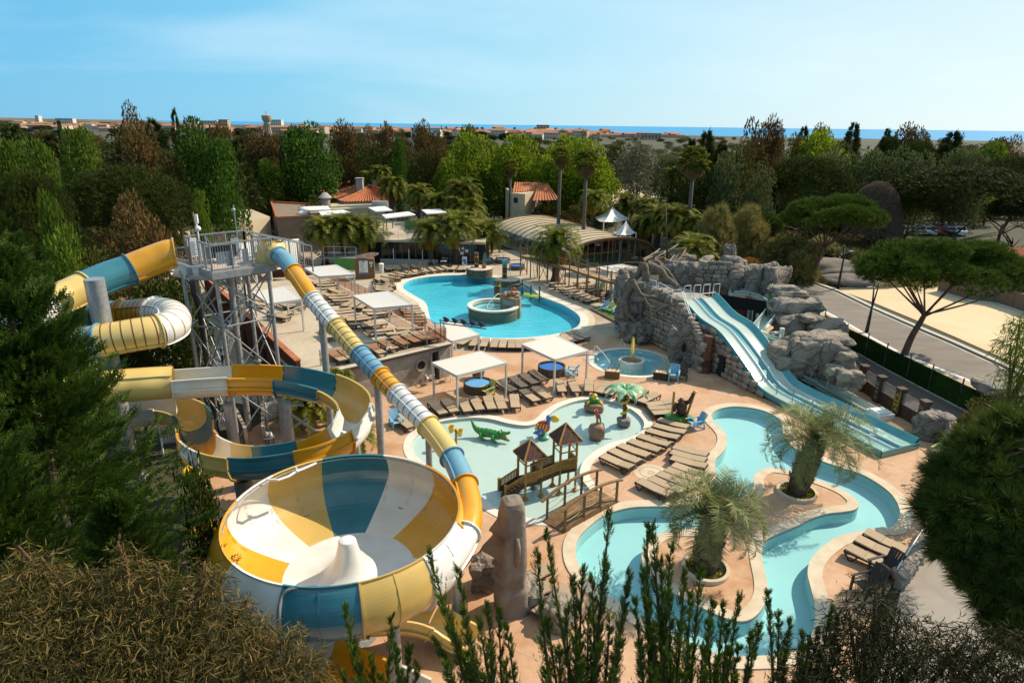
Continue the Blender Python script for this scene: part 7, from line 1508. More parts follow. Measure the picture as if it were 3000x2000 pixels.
for(c,lb)in(([T2(470,955),T2(660,950),T2(688,985),T2(480,990)],'leftmost grey sun canopy beside the flat brown roof'),([T2(575,1000),T2(800,985),T2(870,1010),T2(600,1035)],'grey sun canopy partly behind the palm clump on the roof terrace'),([T2(1030,965),T2(1180,950),T2(1255,990),T2(1100,1000)],'white sun canopy nearest the tiled house'),([T2(1155,1030),T2(1400,1002),T2(1465,1028),T2(1190,1060)],'wide grey sun canopy in the middle of the roof terrace'),([T2(1520,985),T2(1690,978),T2(1755,1010),T2(1570,1022)],'white sun canopy at the right end of the roof terrace')):
 zr=RZ+2.5; P=[G(p,zr)for p in c]; ctr=sum(P,V(0,0,0))/4; t=thing('sun_canopy',lb,'canopy',(ctr.x,ctr.y,RZ),0,'sun canopies on the roof terrace'); mb=MB(); mb.prism([(p.x,p.y)for p in P],zr-.14,zr,bot=1); obj('roof_sheet',mb,mat('canopy_white',(.70,.68,.65),.6),t,W=1)
 for p in P:q=p.lerp(ctr,.06); mb=MB(); mb.bar(V(q.x,q.y,RZ),V(q.x,q.y,zr-.1),.1); obj('post',mb,M['steeldk'],t,W=1)
def table(px,lb):
 q=G(px); t=thing('cafe_table',lb,'table',q,0,'cafe tables'); mb=MB(); mb.box((0,0,.74),(.8,.8,.04)); obj('top',mb,M['white'],t); mb=MB(); mb.bar((0,0,0),(0,0,.73),.07); mb.box((0,0,.02),(.5,.5,.03)); obj('leg',mb,M['black'],t)
 for dx,dy in((-.75,0),(.75,.1)):
  c=thing('cafe_chair','black cafe chair '+('left' if dx<0 else 'right')+' of the '+lb,'chair',q+V(dx,dy,0),0 if dx>0 else pi,'black cafe chairs'); mb=MB(); mb.box((0,0,.45),(.44,.44,.04)); obj('seat',mb,M['black'],c); mb=MB(); mb.box((.2,0,.72),(.04,.42,.34)); obj('backrest',mb,M['black'],c)
  for a in(-.18,.18):
   for b in(-.18,.18):mb=MB(); mb.bar((a,b,0),(a,b,.45),.035); obj('leg',mb,M['black'],c)
table(H5(905,270),'white cafe table beside the turquoise tub'); table(H5(690,190),'white cafe table behind the carved post'); table(H5(30,300),'cafe table in the shade of the left palm'); table(T2(1725,1510),'cafe table before the dark glass front')
q=G(H5(830,215)); t=thing('closed_parasol','closed black parasol beside the cafe tables','parasol',q); mb=MB(); mb.bar((0,0,0),(0,0,2.6),.05); obj('pole',mb,M['steeldk'],t); mb=MB(); mb.lathe([(.06,.9),(.17,1.2),(.12,2.2),(.02,2.65)],n=10); obj('canopy',mb,M['black'],t,sm=40)
q=G(H5(360,325)); t=thing('a_board','white and blue folding notice board by the pool planter','sign',q)
for s in(-1,1):mb=MB(); mb.box((0,s*.22,.52),(.6,.04,1.1),M=Matrix.Rotation(s*.3,3,'X')); obj('panel',mb,M['white'],t)
mb=MB(); mb.box((0,-.27,.6),(.4,.02,.3),M=Matrix.Rotation(-.3,3,'X')); mb.box((.1,-.33,.3),(.3,.02,.25),M=Matrix.Rotation(-.3,3,'X')); obj('print',mb,M['toyblue'],t)['kind']='stuff'
FL_,FR_,BL_=G((1650,790)),G((1918,764)),G((1432,704)); fv=FR_-FL_; bv=BL_-FL_; apz=3.4
hl=thing('pool_hall','cream barrel-vaulted pool enclosure with brown ribs and glazed gable','pool enclosure',FL_)
def hv(u,t,k=0):
 a=pi*u; z=apz*(sin(a)**.72)if 0<u<1 else 0; x=.5-.5*cos(a)*(abs(cos(a))**-.12 if abs(cos(a))>.05 else 1); q=FL_+fv*x+bv*t; return V(q.x,q.y,z+k)
us=np.linspace(0,1,25); NB=15; cm=mat('cream_vault',(.55,.45,.31),.55,(.50,.40,.27),.6); rm=mat('brown_rib',(.16,.075,.03),.6); gm2=glassmat('hall_glass',(.72,.80,.76))
for k in range(NB):
 t0,t1=k/NB+.003,(k+1)/NB-.003; mb=MB(); lo=4; mb.strip([hv(u,t0)for u in us[lo:-2]],[hv(u,t1)for u in us[lo:-2]]); obj('roof_panel',mb,cm,hl,sm=40,W=1)
 mb=MB(); mb.strip([hv(u,t0)for u in us[:lo+1]],[hv(u,t1)for u in us[:lo+1]]); obj('side_glass',mb,gm2,hl,sm=40,W=1)
 mb=MB(); P=[hv(u,k/NB,.03)for u in us]; [mb.bar(a,b,.09,.12)for a,b in zip(P,P[1:])]; obj('rib',mb,rm if k in(0,5,10)else mat('tan_rib',(.33,.23,.11),.6)if k==1 else bpy.data.materials.get('tan_rib',rm),hl,W=1)
mb=MB(); P=[hv(u,-.004,.04)for u in us]; [mb.bar(a,b,.45,.3)for a,b in zip(P,P[1:])]; obj('end_arch',mb,rm,hl,W=1)
mb=MB(); P=[hv(u,1.0,.04)for u in us]; [mb.bar(a,b,.3,.2)for a,b in zip(P,P[1:])]; obj('end_arch',mb,rm,hl,W=1)
xs=np.linspace(.03,.97,14)
def hz(x):
 P=[(.5-.5*cos(pi*u)*(abs(cos(pi*u))**-.12 if abs(cos(pi*u))>.05 else 1),apz*sin(pi*u)**.72)for u in us[1:-1]]; return float(np.interp(x,[p[0]for p in P],[p[1]for p in P]))
for i,x in enumerate(xs):q=FL_+fv*x; mb=MB(); mb.bar(q,V(q.x,q.y,hz(x)),.13 if i%3==0 else .08); obj('mullion',mb,rm,hl,W=1)
mb=MB(); mb.bar(FL_+fv*.03+V(0,0,1.7),FL_+fv*.97+V(0,0,1.7),.12); obj('transom',mb,rm,hl,W=1)
for a,b in zip(xs,xs[1:]):
 for z0,z1,z2 in((.05,1.65,1.65),(1.75,hz(a),hz(b))):
  if min(z1,z2)<=z0+.05:continue
  p,q=FL_+fv*(a+.004),FL_+fv*(b-.004); mb=MB(); mb.add([V(p.x,p.y,z0),V(q.x,q.y,z0),V(q.x,q.y,z2),V(p.x,p.y,z1)],[(0,1,2,3)]); obj('pane',mb,gm2,hl,W=1)
mb=MB(); P=[FL_+fv*.22+bv*.06,FL_+fv*.62+bv*.06,FL_+fv*.62+bv*.92,FL_+fv*.22+bv*.92]; mb.prism([(p.x,p.y)for p in P],0,.06); obj('indoor_pool',mb,mat('indoor_pool_water',(.05,.42,.40),.1),hl,W=1)
mb=MB(); P=[FL_+fv*.01+bv*.01,FL_+fv*.99+bv*.01,FL_+fv*.99+bv*.99,FL_+fv*.01+bv*.99]; mb.prism([(p.x,p.y)for p in P],0,.03); obj('indoor_floor',mb,M['terr'],hl,W=1)
def tiles(parent,a,b,c,d,m,step=.42,rows=14):
 """roof slope a-b (eave) to d-c (ridge): base sheet, tile courses ridged as real geometry"""
 mb=MB(); mb.add([a,b,c,d],[(0,1,2,3),(3,2,1,0)]); o=obj('roof_slope',mb,m,parent,W=1); n=max(2,int((b-a).length/step)); nr=(b-a).cross(d-a).normalized(); nr=nr if nr.z>0 else-nr; mb=MB()
 for k in range(n):
  u0,u1=k/n,(k+.62)/n; um=(u0+u1)/2; top=lambda u:d.lerp(c,u)
  pa,pm,pb=a.lerp(b,u0),a.lerp(b,um)+nr*.13,a.lerp(b,u1); qa,qm,qb=top(u0),top(um)+nr*.13,top(u1); R_=[(pa.lerp(qa,t),pm.lerp(qm,t),pb.lerp(qb,t))for t in(0,1)]
  for j in range(rows):
   t0,t1=j/rows,(j+1.0)/rows; lift=nr*.035; A=[pa.lerp(qa,t0)+lift,pm.lerp(qm,t0)+lift,pb.lerp(qb,t0)+lift]; B=[pa.lerp(qa,t1),pm.lerp(qm,t1),pb.lerp(qb,t1)]; mb.add(A+B,[(0,1,4,3),(1,2,5,4)])
 tag(obj('roof_tiles',mb,m,o,W=1),kind='stuff'); return o
TT=mat('roof_tile',(.46,.155,.055),.85,(.33,.10,.04),1.4,bump=.2,bs=8)
hs=thing('tiled_house','beige house with hipped orange tile roof and several chimneys','house',D(T2(1100,1000),112))
e0,e1,rg=D(T2(800,918),108.5),D(T2(1432,893),112.5),D(T2(1050,768),116); zE=(e0.z+e1.z)/2; e0.z=e1.z=zE; el=D(T2(575,880),124); el.z=zE; rl=D(T2(885,716),129); rl.z=rg.z; er=e1+(el-e0); er.z=zE
tiles(hs,e0,e1,rg,rg+V(-.01,0,0),TT,.46); tiles(hs,el,e0,rg,rl,TT,.46); tiles(hs,e1,er,rl,rg,TT,.46)
for a,b in((e0,rg),(e1,rg),(rg,rl)):mb=MB(); mb.tube([a+V(0,0,.1),b+V(0,0,.12)],.16,6); obj('ridge_tiles',mb,TT,hs,W=1)
ins_=lambda p,c:V(p.x+(c.x-p.x)*.05,p.y+(c.y-p.y)*.05,0); cc=(e0+e1+el+er)/4; W_=[ins_(p,cc)for p in(e0,e1,er,el)]; mb=MB(); mb.prism([(p.x,p.y)for p in W_],-.05,zE-.05,top=0); obj('wall',mb,M['render'],hs,W=1)
for t in(.35,.62,.85):a,b=W_[0],W_[1]; q=a.lerp(b,t); d=(b-a).normalized(); mb=MB(); mb.box(V(q.x,q.y,zE-1.6)-V(-d.y,d.x,0)*.03,(.9,.08,1.1),atan2(d.y,d.x)); obj('window',mb,M['dark'],hs,W=1)
for p,h,w,Y in((T2(735,820),2.0,.8,118),(T2(817,755),1.6,.8,124),(T2(958,810),2.1,1.1,114),(T2(1092,775),1.2,.7,117),(T2(1037,738),.8,.5,122)):q=D(p,Y); mb=MB(); mb.box(q+V(0,0,h/2-.7),(w,w,h+1.2)); mb.box(q+V(0,0,h-.05),(w*1.25,w*1.25,.14)); obj('chimney',mb,M['concrete'],hs,W=1)
mb=MB(); q=D(T2(637,905),104); mb.lathe([(.75,-q.z),(.75,.4),(1.1,.5),(.3,1.3),(0,1.35)],(q.x,q.y,q.z),16); t=obj('round_vent',mb,M['concrete'],hs,sm=40,W=1)
fb_=thing('flat_roof_building','flat brown-roofed building with red coping in front of the tiled house','building',D(T2(380,1040),92)); P=[D(T2(192,1068),88),D(T2(620,1045),91),D(T2(620,985),103),D(T2(145,965),106)]; zf=P[0].z; P=[V(p.x,p.y,0)for p in P]; mb=MB(); mb.prism([(p.x,p.y)for p in P],-.05,zf); obj('roof',mb,mat('brown_roof',(.24,.17,.115),.9,(.19,.135,.095),.8),fb_,W=1)
for a,b in zip(P,P[1:]+P[:1]):mb=MB(); mb.bar(a+V(0,0,zf+.12),b+V(0,0,zf+.12),.25,.26); obj('coping',mb,M['terracotta'],fb_,W=1)
for p in(T2(450,985),T2(440,1025)):q=G(p,zf); mb=MB(); mb.ball(q,1.0,12,6,sc=(1,1,.45)); obj('skylight_dome',mb,M['white'],fb_,sm=1,W=1)
an=thing('annexe','plain beige flat annexe below the tiled house roof','building',D(T2(900,960),98)); P=[G(p,4.2)for p in(T2(655,985),T2(1180,960),T2(1170,925),T2(660,928))]; mb=MB(); mb.prism([(p.x,p.y)for p in P],0,4.2); obj('block',mb,M['render'],an,W=1)
mb=MB(); q=D(T2(1140,940),96); mb.box(q,(2.2,1.2,1.0)); obj('air_unit',mb,M['steel'],an,W=1)
hall=thing('hall_roof','large low beige roofed hall behind the slide tower','building',D(T1(2000,1100),72)); P=[G(p,4.6)for p in(T1(1560,1230),T1(1640,1140),T1(2010,1000),T1(2140,960),T1(2250,958),T1(2480,1050),T1(2250,1110),T1(1900,1140))]; mb=MB(); mb.prism([(p.x,p.y)for p in P],0,4.6); obj('roof',mb,mat('beige_roof',(.47,.37,.25),.9,(.42,.33,.22),.5),hall,W=1)
mq=thing('marquee','long white marquee with sloping roof panels behind the slide tower railing','marquee',D(H1(1400,330),58));
n=6; A0_,A1_=D(H1(560,470),58),D(H1(2170,400),62); A0_.z=A1_.z=3.6; Bm=V(-.28,1,0).normalized()*7.0
for k in range(n):
 t0,t1=k/n+.004,(k+1)/n-.004; a,b=A0_.lerp(A1_,t0),A0_.lerp(A1_,t1); r=lambda p,u:p+Bm*u+V(0,0,2.2*sin(pi*u)**.8); mb=MB(); uu=np.linspace(0,1,11); mb.strip([r(a,u)for u in uu],[r(b,u)for u in uu]); obj('roof_panel',mb,mat('marquee_white',(.74,.68,.60),.6),mq,sm=40,W=1)if k==0 else obj('roof_panel',mb,bpy.data.materials['marquee_white'],mq,sm=40,W=1)
 for p in(a,b):mb=MB(); mb.bar(V(p.x,p.y,0),p,.1); obj('post',mb,M['white'],mq,W=1)
tc_=thing('terracotta_building','beige building with terracotta awning roof behind the plane trees','building',D(T3(300,950),108)); a,b,c,d=D(T3(185,905),104),D(T3(435,895),106),D(T3(330,740),112),D(T3(240,745),112); b.z=a.z; c.z=d.z; tiles(tc_,a,b,c,d,TT,.5,10); a,b,c,d=D(T3(0,830),106),D(T3(270,770),110),D(T3(270,738),114),D(T3(20,735),114); b.z=a.z; c.z=d.z; tiles(tc_,a,b,c,d,TT,.5,6)
P=[D(T3(0,980),105.5),D(T3(118,985),104.5),D(T3(270,900),112),D(T3(-60,900),114)]; mb=MB(); mb.prism([(p.x,p.y)for p in P],-.05,D(T3(60,838),105).z); obj('wall',mb,M['render'],tc_,W=1)
q0,q1=V(P[0].x,P[0].y,0),V(P[1].x,P[1].y,0); d=(q1-q0).normalized(); q=D(T3(35,900),105); mb=MB(); mb.box(V(q.x,q0.y+(q.x-q0.x)*d.y/d.x-.03,q.z),(.7,.1,.8),atan2(d.y,d.x)); obj('window',mb,M['dark'],tc_,W=1)
mb=MB(); P=[D(T3(190,1000),105),D(T3(400,1000),106),D(T3(400,900),112),D(T3(190,900),112)]; mb.prism([(p.x,p.y)for p in P],-.05,2.9,top=0); obj('dark_bar',mb,M['dark'],tc_,W=1)
mb=MB(); q=G(T3(345,1035)); mb.lathe([(1.9,0),(1.9,1.3),(1.8,1.35),(0,1.35)],(q.x,q.y,0),20); o=obj('round_counter',mb,M['concrete'],sm=40); tag(o,'round pale concrete counter in front of the terracotta building','counter')
def peak_tent(lb,eaves,apex,Y,hz_):
 P=[D(p,y)for p,y in zip(eaves,Y)]; z=sum(p.z for p in P)/4
 for p in P:p.z=z
 ctr=sum(P,V(0,0,0))/4; ap=D(apex,ctr.y); t=thing('peaked_tent',lb,'tent',(ctr.x,ctr.y,0),0,'peaked canopy tents'); n=10
 for a,b in zip(P,P[1:]+P[:1]):
  mb=MB(); rows=[]
  for k in range(n+1):u=k/n; zz=z+(ap.z-z)*u**1.7; rows.append([V(q.x+(ctr.x-q.x)*u,q.y+(ctr.y-q.y)*u,zz-.25*sin(pi*v)*(1-u))for v,q in((0,a),(.25,a.lerp(b,.25)),(.5,a.lerp(b,.5)),(.75,a.lerp(b,.75)),(1,b))])
  for A,B in zip(rows,rows[1:]):mb.strip(A,B)
  obj('canopy_side',mb,mat('tent_white',(.62,.60,.57),.6)if 'tent_white' not in bpy.data.materials else bpy.data.materials['tent_white'],t,sm=50,W=1)
 for p in P:mb=MB(); mb.bar(V(p.x,p.y,0),p,.12); obj('post',mb,M['white'],t,W=1)
peak_tent('large white peaked canopy tent beside the tall washingtonia palm',[T3(760,1040),T3(845,1078),T3(1100,1072),T3(960,1035)],T3(850,958),(96,91,95,101),0)
peak_tent('smaller white peaked canopy tent beside the blue hut',[T3(935,1180),T3(1000,1205),T3(1140,1195),T3(1090,1178)],T3(1065,1085),(86,84,86,89),0)
bh=thing('blue_hut','small dark blue hut with a red tiled roof beside the peaked tent','hut',G(T3(1150,1330))); q=bh.location; mb=MB(); mb.box(q+V(0,2,1.2),(4.2,3.6,2.4)); obj('cabin',mb,mat('navy_paint',(.012,.02,.07),.7),bh,W=1); tiles(bh,q+V(-2.5,-.2,2.35),q+V(2.5,-.2,2.35),q+V(2.0,2.2,3.5),q+V(-2.0,2.2,3.5),mat('red_tile',(.22,.065,.04),.85),.4,6)
mb=MB(); mb.box(q+V(-4.2,.5,.8),(2.4,1.4,1.6)); mb.box(q+V(-4.2,-.25,1.9),(2.6,.1,.5)); o=obj('red_counter',mb,M['red']); tag(o,'red stall counter under the smaller peaked tent','stall')
def car(px,Y,rz,m,lb,kind='parked_car',van=0,z=0):
 q=D(px,Y); t=thing(kind,lb,'van' if van else 'car',(q.x,q.y,z),rz,'parked vehicles'); L,W_,H_=(5.2,2.0,2.3)if van else(4.2,1.75,1.45)
 pr=[(-.5,.18),(-.5,.55),(-.47,.62),(-.40,.95 if van else .66),(-.30,1),(.38,1),(.46,.66),(.5,.6),(.5,.18)]if not van else[(-.5,.15),(-.5,.4),(-.42,.52),(-.30,.97),(-.26,1),(.48,1),(.5,.96),(.5,.15)]
 mb=MB(); n=len(pr)
 for s in(-1,1):mb.add([(x*L,s*W_/2*(1-max(0,y-.6)*.3),y*H_)for x,y in pr],[tuple(range(n))if s<0 else tuple(range(n))[::-1]])
 A=[V(x*L,-W_/2*(1-max(0,y-.6)*.3),y*H_)for x,y in pr]; B=[V(p.x,-p.y,p.z)for p in A]; mb.strip(B+[B[0]],A+[A[0]]); obj('body',mb,m,t,sm=30)
 gl=bpy.data.materials.get('car_glass')or mat('car_glass',(.02,.025,.03),.08)
 for s in(-1,1):
  mb=MB(); x0,x1=(-.30,-.12)if van else(-.30,.32); mb.add([(x0*L,s*(W_/2*.955+.012),.66*H_),(x1*L,s*(W_/2*.955+.012),.66*H_),((x1-.02)*L,s*(W_/2*.9+.012),.93*H_),((x0+.04)*L,s*(W_/2*.9+.012),.93*H_)],[(0,1,2,3),(3,2,1,0)]); obj('side_window',mb,gl,t)
  for x in(-.31,.31):mb=MB(); mb.lathe([(.0,-.1),(.32,-.1),(.32,.1),(0,.1)],n=14); o=obj('wheel',mb,M['black'],t,sm=40); o.location=(x*L,s*(W_/2-.05),.32); o.rotation_euler=(pi/2,0,0)
  mb=MB(); mb.ball((-.495*L,s*W_*.36,.46*H_),.1,7,5); obj('headlight',mb,M['white'],t,sm=1)
 mb=MB(); a,b=((-.425,.545),(-.315,.93))if van else((-.41,.66),(-.315,.96)); mb.add([(a[0]*L-.02,-W_*.42,a[1]*H_),(b[0]*L-.02,-W_*.38,b[1]*H_),(b[0]*L-.02,W_*.38,b[1]*H_),(a[0]*L-.02,W_*.42,a[1]*H_)],[(0,1,2,3),(3,2,1,0)]); obj('windscreen',mb,gl,t)
cw_=mat('car_white',(.72,.72,.72),.25,coat=.5); csil=mat('car_silver',(.40,.41,.43),.25,metal=.4); cred=mat('car_red',(.30,.02,.02),.25,coat=.5); cdk=mat('car_dark',(.03,.035,.045),.2,coat=.5)
for(x,y),m,lb in(((1125,1225),cw_,'white car half hidden beside the dark red container'),((1222,1225),cw_,'white car next in the row under the big pine'),((1350,1215),csil,'silver car in the car park gap under the big pine'),((1460,1218),cw_,'pale car in shade towards the middle of the car park row'),((1560,1240),cred,'dark red car in the shade of the big pine'),((1640,1222),csil,'silver grey car right of the dark red car'),((1735,1210),cw_,'white car at the far right of the car park row')):car(T4(x,y),112,R(75),m,lb)
car(T3(575,1110),100,R(60),cw_,'white delivery van parked behind the pool hall','delivery_van',1); car(T3(1900,940),108,R(5),cw_,'white van under the dark cypress near the road','delivery_van',1); car(T1(2155,915),92,R(80),cdk,'dark blue car parked behind the big green tree')
mb=MB(); q=D(T4(1065,1215),104); mb.box((q.x,q.y,1.3),(2.6,6,2.6)); o=obj('container',mb,mat('container_red',(.09,.012,.012),.7)); tag(o,'dark red container at the edge of the car park','container')
rh=thing('tiled_house','low house with long orange tile roof at the right edge behind the umbrella pines','house',D(T4(2300,1480),74)); a,b,c,d=D(T4(2085,1462),72),D(T4(2700,1475),72),D(T4(2700,1350),78),D(T4(1845,1328),78); b.z=a.z; c.z=d.z; tiles(rh,a,b,c,d,TT,.42,12); a,b,c,d=D(T4(2130,1535),70),D(T4(2330,1548),70),D(T4(2340,1500),72),D(T4(2120,1492),72); tiles(rh,a,b,c,d,mat('dull_tile',(.20,.09,.06),.85),.4,5)
P=[D(T4(2100,1500),72.6),D(T4(2700,1500),72.6),D(T4(2700,1400),77),D(T4(1900,1400),77)]; mb=MB(); mb.prism([(p.x,p.y)for p in P],-.05,D(T4(2300,1468),72.6).z,top=0); obj('wall',mb,M['plaster'],rh,W=1)
pf=thing('panel_fence','brown panel fence with dark posts along the far side of the sand lot','fence',G(A4(1820,560))); P=[G(A4(x,y))for x,y in((1560,480),(1820,560),(2080,590),(2240,640),(2352,680),(2700,800))]
for a,b in zip(P,P[1:]):
 n=max(1,int((b-a).length/2.0))
 for k in range(n):p,q=a.lerp(b,k/n),a.lerp(b,(k+1)/n); mb=MB(); mb.bar(p+V(0,0,.9),q+V(0,0,.9),.06,1.7); obj('panel',mb,mat('brown_panel',(.17,.12,.08),.85,(.13,.09,.06),3)if 'brown_panel' not in bpy.data.materials else bpy.data.materials['brown_panel'],pf,W=1); mb=MB(); mb.bar(p,p+V(0,0,2.0),.1); obj('post',mb,M['steeldk'],pf,W=1)
mb=MB(); [mb.bar(a+V(0,0,.06)-V(.1,.35,0),b+V(0,0,.06)-V(.1,.35,0),.3,.2)for a,b in zip(P,P[1:])]; obj('kerb',mb,M['kerb'],pf,W=1)
def lamp(base,fork,t1,t2,lb,head=None):
 b=G(base); f,a1,a2=D(fork,b.y+.1),D(t1,b.y+.3),D(t2,b.y+.4); t=thing('street_lamp',lb,'street lamp',b,0,'street lamps'); mb=MB(); mb.tube([b,b.lerp(f,.6),f],[.17,.13,.09],8); obj('stem',mb,M['black'],t,sm=1,W=1)
 for q,r in((a1,.06),(a2,.06)):mb=MB(); mb.tube([b.lerp(f,.8),f,q],[.09,.08,.05],7); obj('branch',mb,M['black'],t,sm=1,W=1)
 for q in(a1,a2)if head is None else head:q=D(q,b.y+.3)if isinstance(q,tuple)else q; mb=MB(); mb.ball(q,.32,10,6,sc=(1.3,.7,.28)); obj('lamp_head',mb,M['steel'],t,sm=1,W=1)
lamp(A4(905,855),A4(955,630),A4(985,340),A4(1025,400),'dark forked street lamp on the pavement nearest the hedge fence',[A4(945,445)])
lamp(A4(640,462),A4(690,210),A4(695,30),A4(742,40),'dark forked street lamp in front of the gravel mound',[A4(755,112)])
lamp(T3(1848,1330),T3(1855,1255),T3(1850,1140),T3(1870,1215),'dark street lamp far along the road by the palms',[T3(1852,1180)])
GRV=mat('gravel',(.17,.14,.12),.95,(.22,.185,.155),3,bump=.8,bs=9)
for i,(p,s,lb)in enumerate(((A4(600,380),(12,6,4.2),'grey gravel mound behind the street lamp'),(A4(830,440),(7,4,2.2),'lower brown gravel heap beside the sand lot'),(A4(380,330),(6,4,2.2),'small earth heap at the left of the gravel mound'))):
 q=G(p); mb=rockmesh(s,680+i,None,14,.16,2.2); o=obj('gravel_mound',mb,GRV,sm=1); o.location=(q.x,q.y+2,0); tag(o,lb,'mound')
q=G(T3(1035,800)); t=thing('goal_frame','white goal frame at the edge of the meadow','goal',q); mb=MB(); mb.bar((0,0,0),(0,0,3.2),.1); mb.bar((0,0,3.2),(-3.2,1,3.2),.1); mb.bar((-3.2,1,0),(-3.2,1,3.2),.1); obj('bars',mb,M['white'],t)
rg=np.random.default_rng(5)
def unit(v):return v/np.maximum(1e-9,np.linalg.norm(v,axis=1,keepdims=1))
def rdir(n):return unit(rg.normal(size=(n,3)))
TPL={}
TPL['leaf']=(np.array([[0,0,0],[-.34,.5,.08],[0,1,0],[.34,.5,.08]]),[(0,3,2),(0,2,1)])
def _needles(k,spread,w,curve=0):
 V_,F=[],[]; r=np.random.default_rng(k)
 for i in range(k):
  a=2*pi*i/k+r.uniform(-.2,.2); s=spread*(.35+.65*r.random()); d=np.array([cos(a)*s,1,sin(a)*s]); d/=np.linalg.norm(d); sd=np.array([-sin(a),0,cos(a)])*w; o=len(V_); V_+=[-sd,sd,d]; F.append((o,o+1,o+2))
 return np.array(V_),F
TPL['tuft']=_needles(9,.95,.055)
TPL['tuftfine']=_needles(30,1.0,.034)
def _sickle():
 V_=[];
 for i in range(4):t=i/3; w=.05*sin(pi*(.1+.85*t)); x=.28*t*t; V_+=[[x-w,t*.95,-.10*t],[x+w,t*.95,-.10*t]]
 return np.array(V_),[(2*i,2*i+1,2*i+3,2*i+2)for i in range(3)]
TPL['sickle']=_sickle()
def _sprig(n=6,w=.16):
 V_,F=[],[]
 for i in range(n):
  t=i/n; s=1 if i%2 else-1; o=len(V_); b=np.array([0,t,0]); l=.42*(1-.55*t); d=np.array([s*.62,.78,.12*s])*l; p=np.array([s*-.78,.62,0])*w*(1-.5*t); V_+=[b,b+d*.5-p*.5,b+d,b+d*.5+p*.5]; F+=[(o,o+1,o+2),(o,o+2,o+3)]
 o=len(V_); V_+=[np.array([-.05,.2,.03]),np.array([.05,.2,.03]),np.array([0,1.12,0])]; F.append((o,o+1,o+2)); return np.array(V_),F
TPL['sprig']=_sprig()
def cloud(name,tpl,P,Dr,S,m,tint=None,roll=None):
 """many copies of a small leaf template baked into one mesh; each leaf has its own tint"""
 T,F=TPL[tpl]; n=len(P); y=unit(Dr); a=rdir(n); x=unit(np.cross(y,a)); z=np.cross(x,y); S=np.broadcast_to(S,(n,))if np.ndim(S)<2 else S
 V_=(P[:,None,:]+S[:,None,None]*(T[None,:,0:1]*x[:,None,:]+T[None,:,1:2]*y[:,None,:]+T[None,:,2:3]*z[:,None,:])).reshape(-1,3).astype(np.float32)
 nt=len(T); sizes=np.array([len(f)for f in F]); flat=np.concatenate([np.array(f)for f in F]); nf=len(F)
 loops=(flat[None,:]+(np.arange(n)*nt)[:,None]).reshape(-1).astype(np.int32); tot=np.tile(sizes,n); start=np.concatenate([[0],np.cumsum(tot)[:-1]]).astype(np.int32)
 me=bpy.data.meshes.new(name); me.vertices.add(len(V_)); me.vertices.foreach_set('co',V_.ravel()); me.loops.add(len(loops)); me.loops.foreach_set('vertex_index',loops); me.polygons.add(n*nf); me.polygons.foreach_set('loop_start',start)
 at=me.attributes.new('tint','FLOAT','POINT'); tv=(rg.random(n)if tint is None else tint).astype(np.float32); at.data.foreach_set('value',np.repeat(tv,nt)); me.materials.append(m); me.update(calc_edges=1); return me
def join_clouds(name,parts,m):
 return parts
def lobes_points(n,lobes,inner=.3,up=.15):
 """points on the outsides of a set of ellipsoidal lobes, with outward directions"""
 L=np.array([l[:3]for l in lobes]); Rr=np.array([l[3:6]for l in lobes]); w=Rr.prod(1)**(2/3); k=rg.choice(len(lobes),n,p=w/w.sum()); d=rdir(n); d[:,2]=np.where(rg.random(n)<.35,np.abs(d[:,2]),d[:,2]); r=np.where(rg.random(n)<inner,rg.random(n)**.5*.95,.88+.2*rg.random(n))
 P=L[k]+d*Rr[k]*r[:,None]; dd=d+rg.normal(size=(n,3))*.55; dd[:,2]+=up; return P,dd
LM_={}
def lm(k,c,c2,**kw):LM_[k]=leafmat(k+'_foliage',c,c2,**kw)
lm('green',(.032,.075,.008),(.075,.145,.014)); lm('lime',(.13,.19,.010),(.27,.33,.022),trans=.45); lm('ltgreen',(.065,.11,.010),(.135,.19,.020),trans=.4)
lm('brown',(.085,.05,.016),(.155,.095,.030)); lm('browngreen',(.06,.052,.012),(.115,.095,.022)); lm('pine',(.026,.040,.005),(.065,.080,.009),trans=.15); lm('pinelit',(.036,.066,.006),(.09,.13,.012),trans=.18)
lm('cedar',(.022,.034,.006),(.060,.072,.010),trans=.15); lm('cypress',(.020,.036,.006),(.04,.062,.010),trans=.12); lm('scrub2',(.07,.07,.03),(.12,.11,.05)); lm('grey',(.15,.145,.08),(.23,.215,.13)); lm('greygreen',(.07,.09,.03),(.13,.145,.05)); lm('scrub',(.12,.11,.042),(.20,.175,.07)); lm('olive',(.07,.07,.014),(.13,.12,.026)); lm('farpine',(.022,.034,.012),(.045,.055,.018),trans=.1)
lm('palm',(.085,.105,.010),(.205,.20,.028),trans=.3); lm('palmgold',(.34,.19,.012),(.44,.26,.02)); lm('pindo',(.15,.17,.06),(.30,.30,.125),trans=.25); lm('reed',(.20,.175,.05),(.29,.24,.08)); lm('deadfrond',(.20,.12,.05),(.30,.19,.08))
lm('fgcyp',(.026,.055,.007),(.075,.12,.014),trans=.22); lm('fgeuc',(.030,.036,.007),(.105,.085,.018),trans=.3,spec=.25,c3=(.26,.16,.05)); lm('fgjun',(.036,.07,.007),(.115,.155,.016),trans=.22); lm('fgpine',(.032,.048,.008),(.10,.125,.018),trans=.2); lm('fgdark',(.026,.028,.010),(.07,.06,.018),trans=.15)
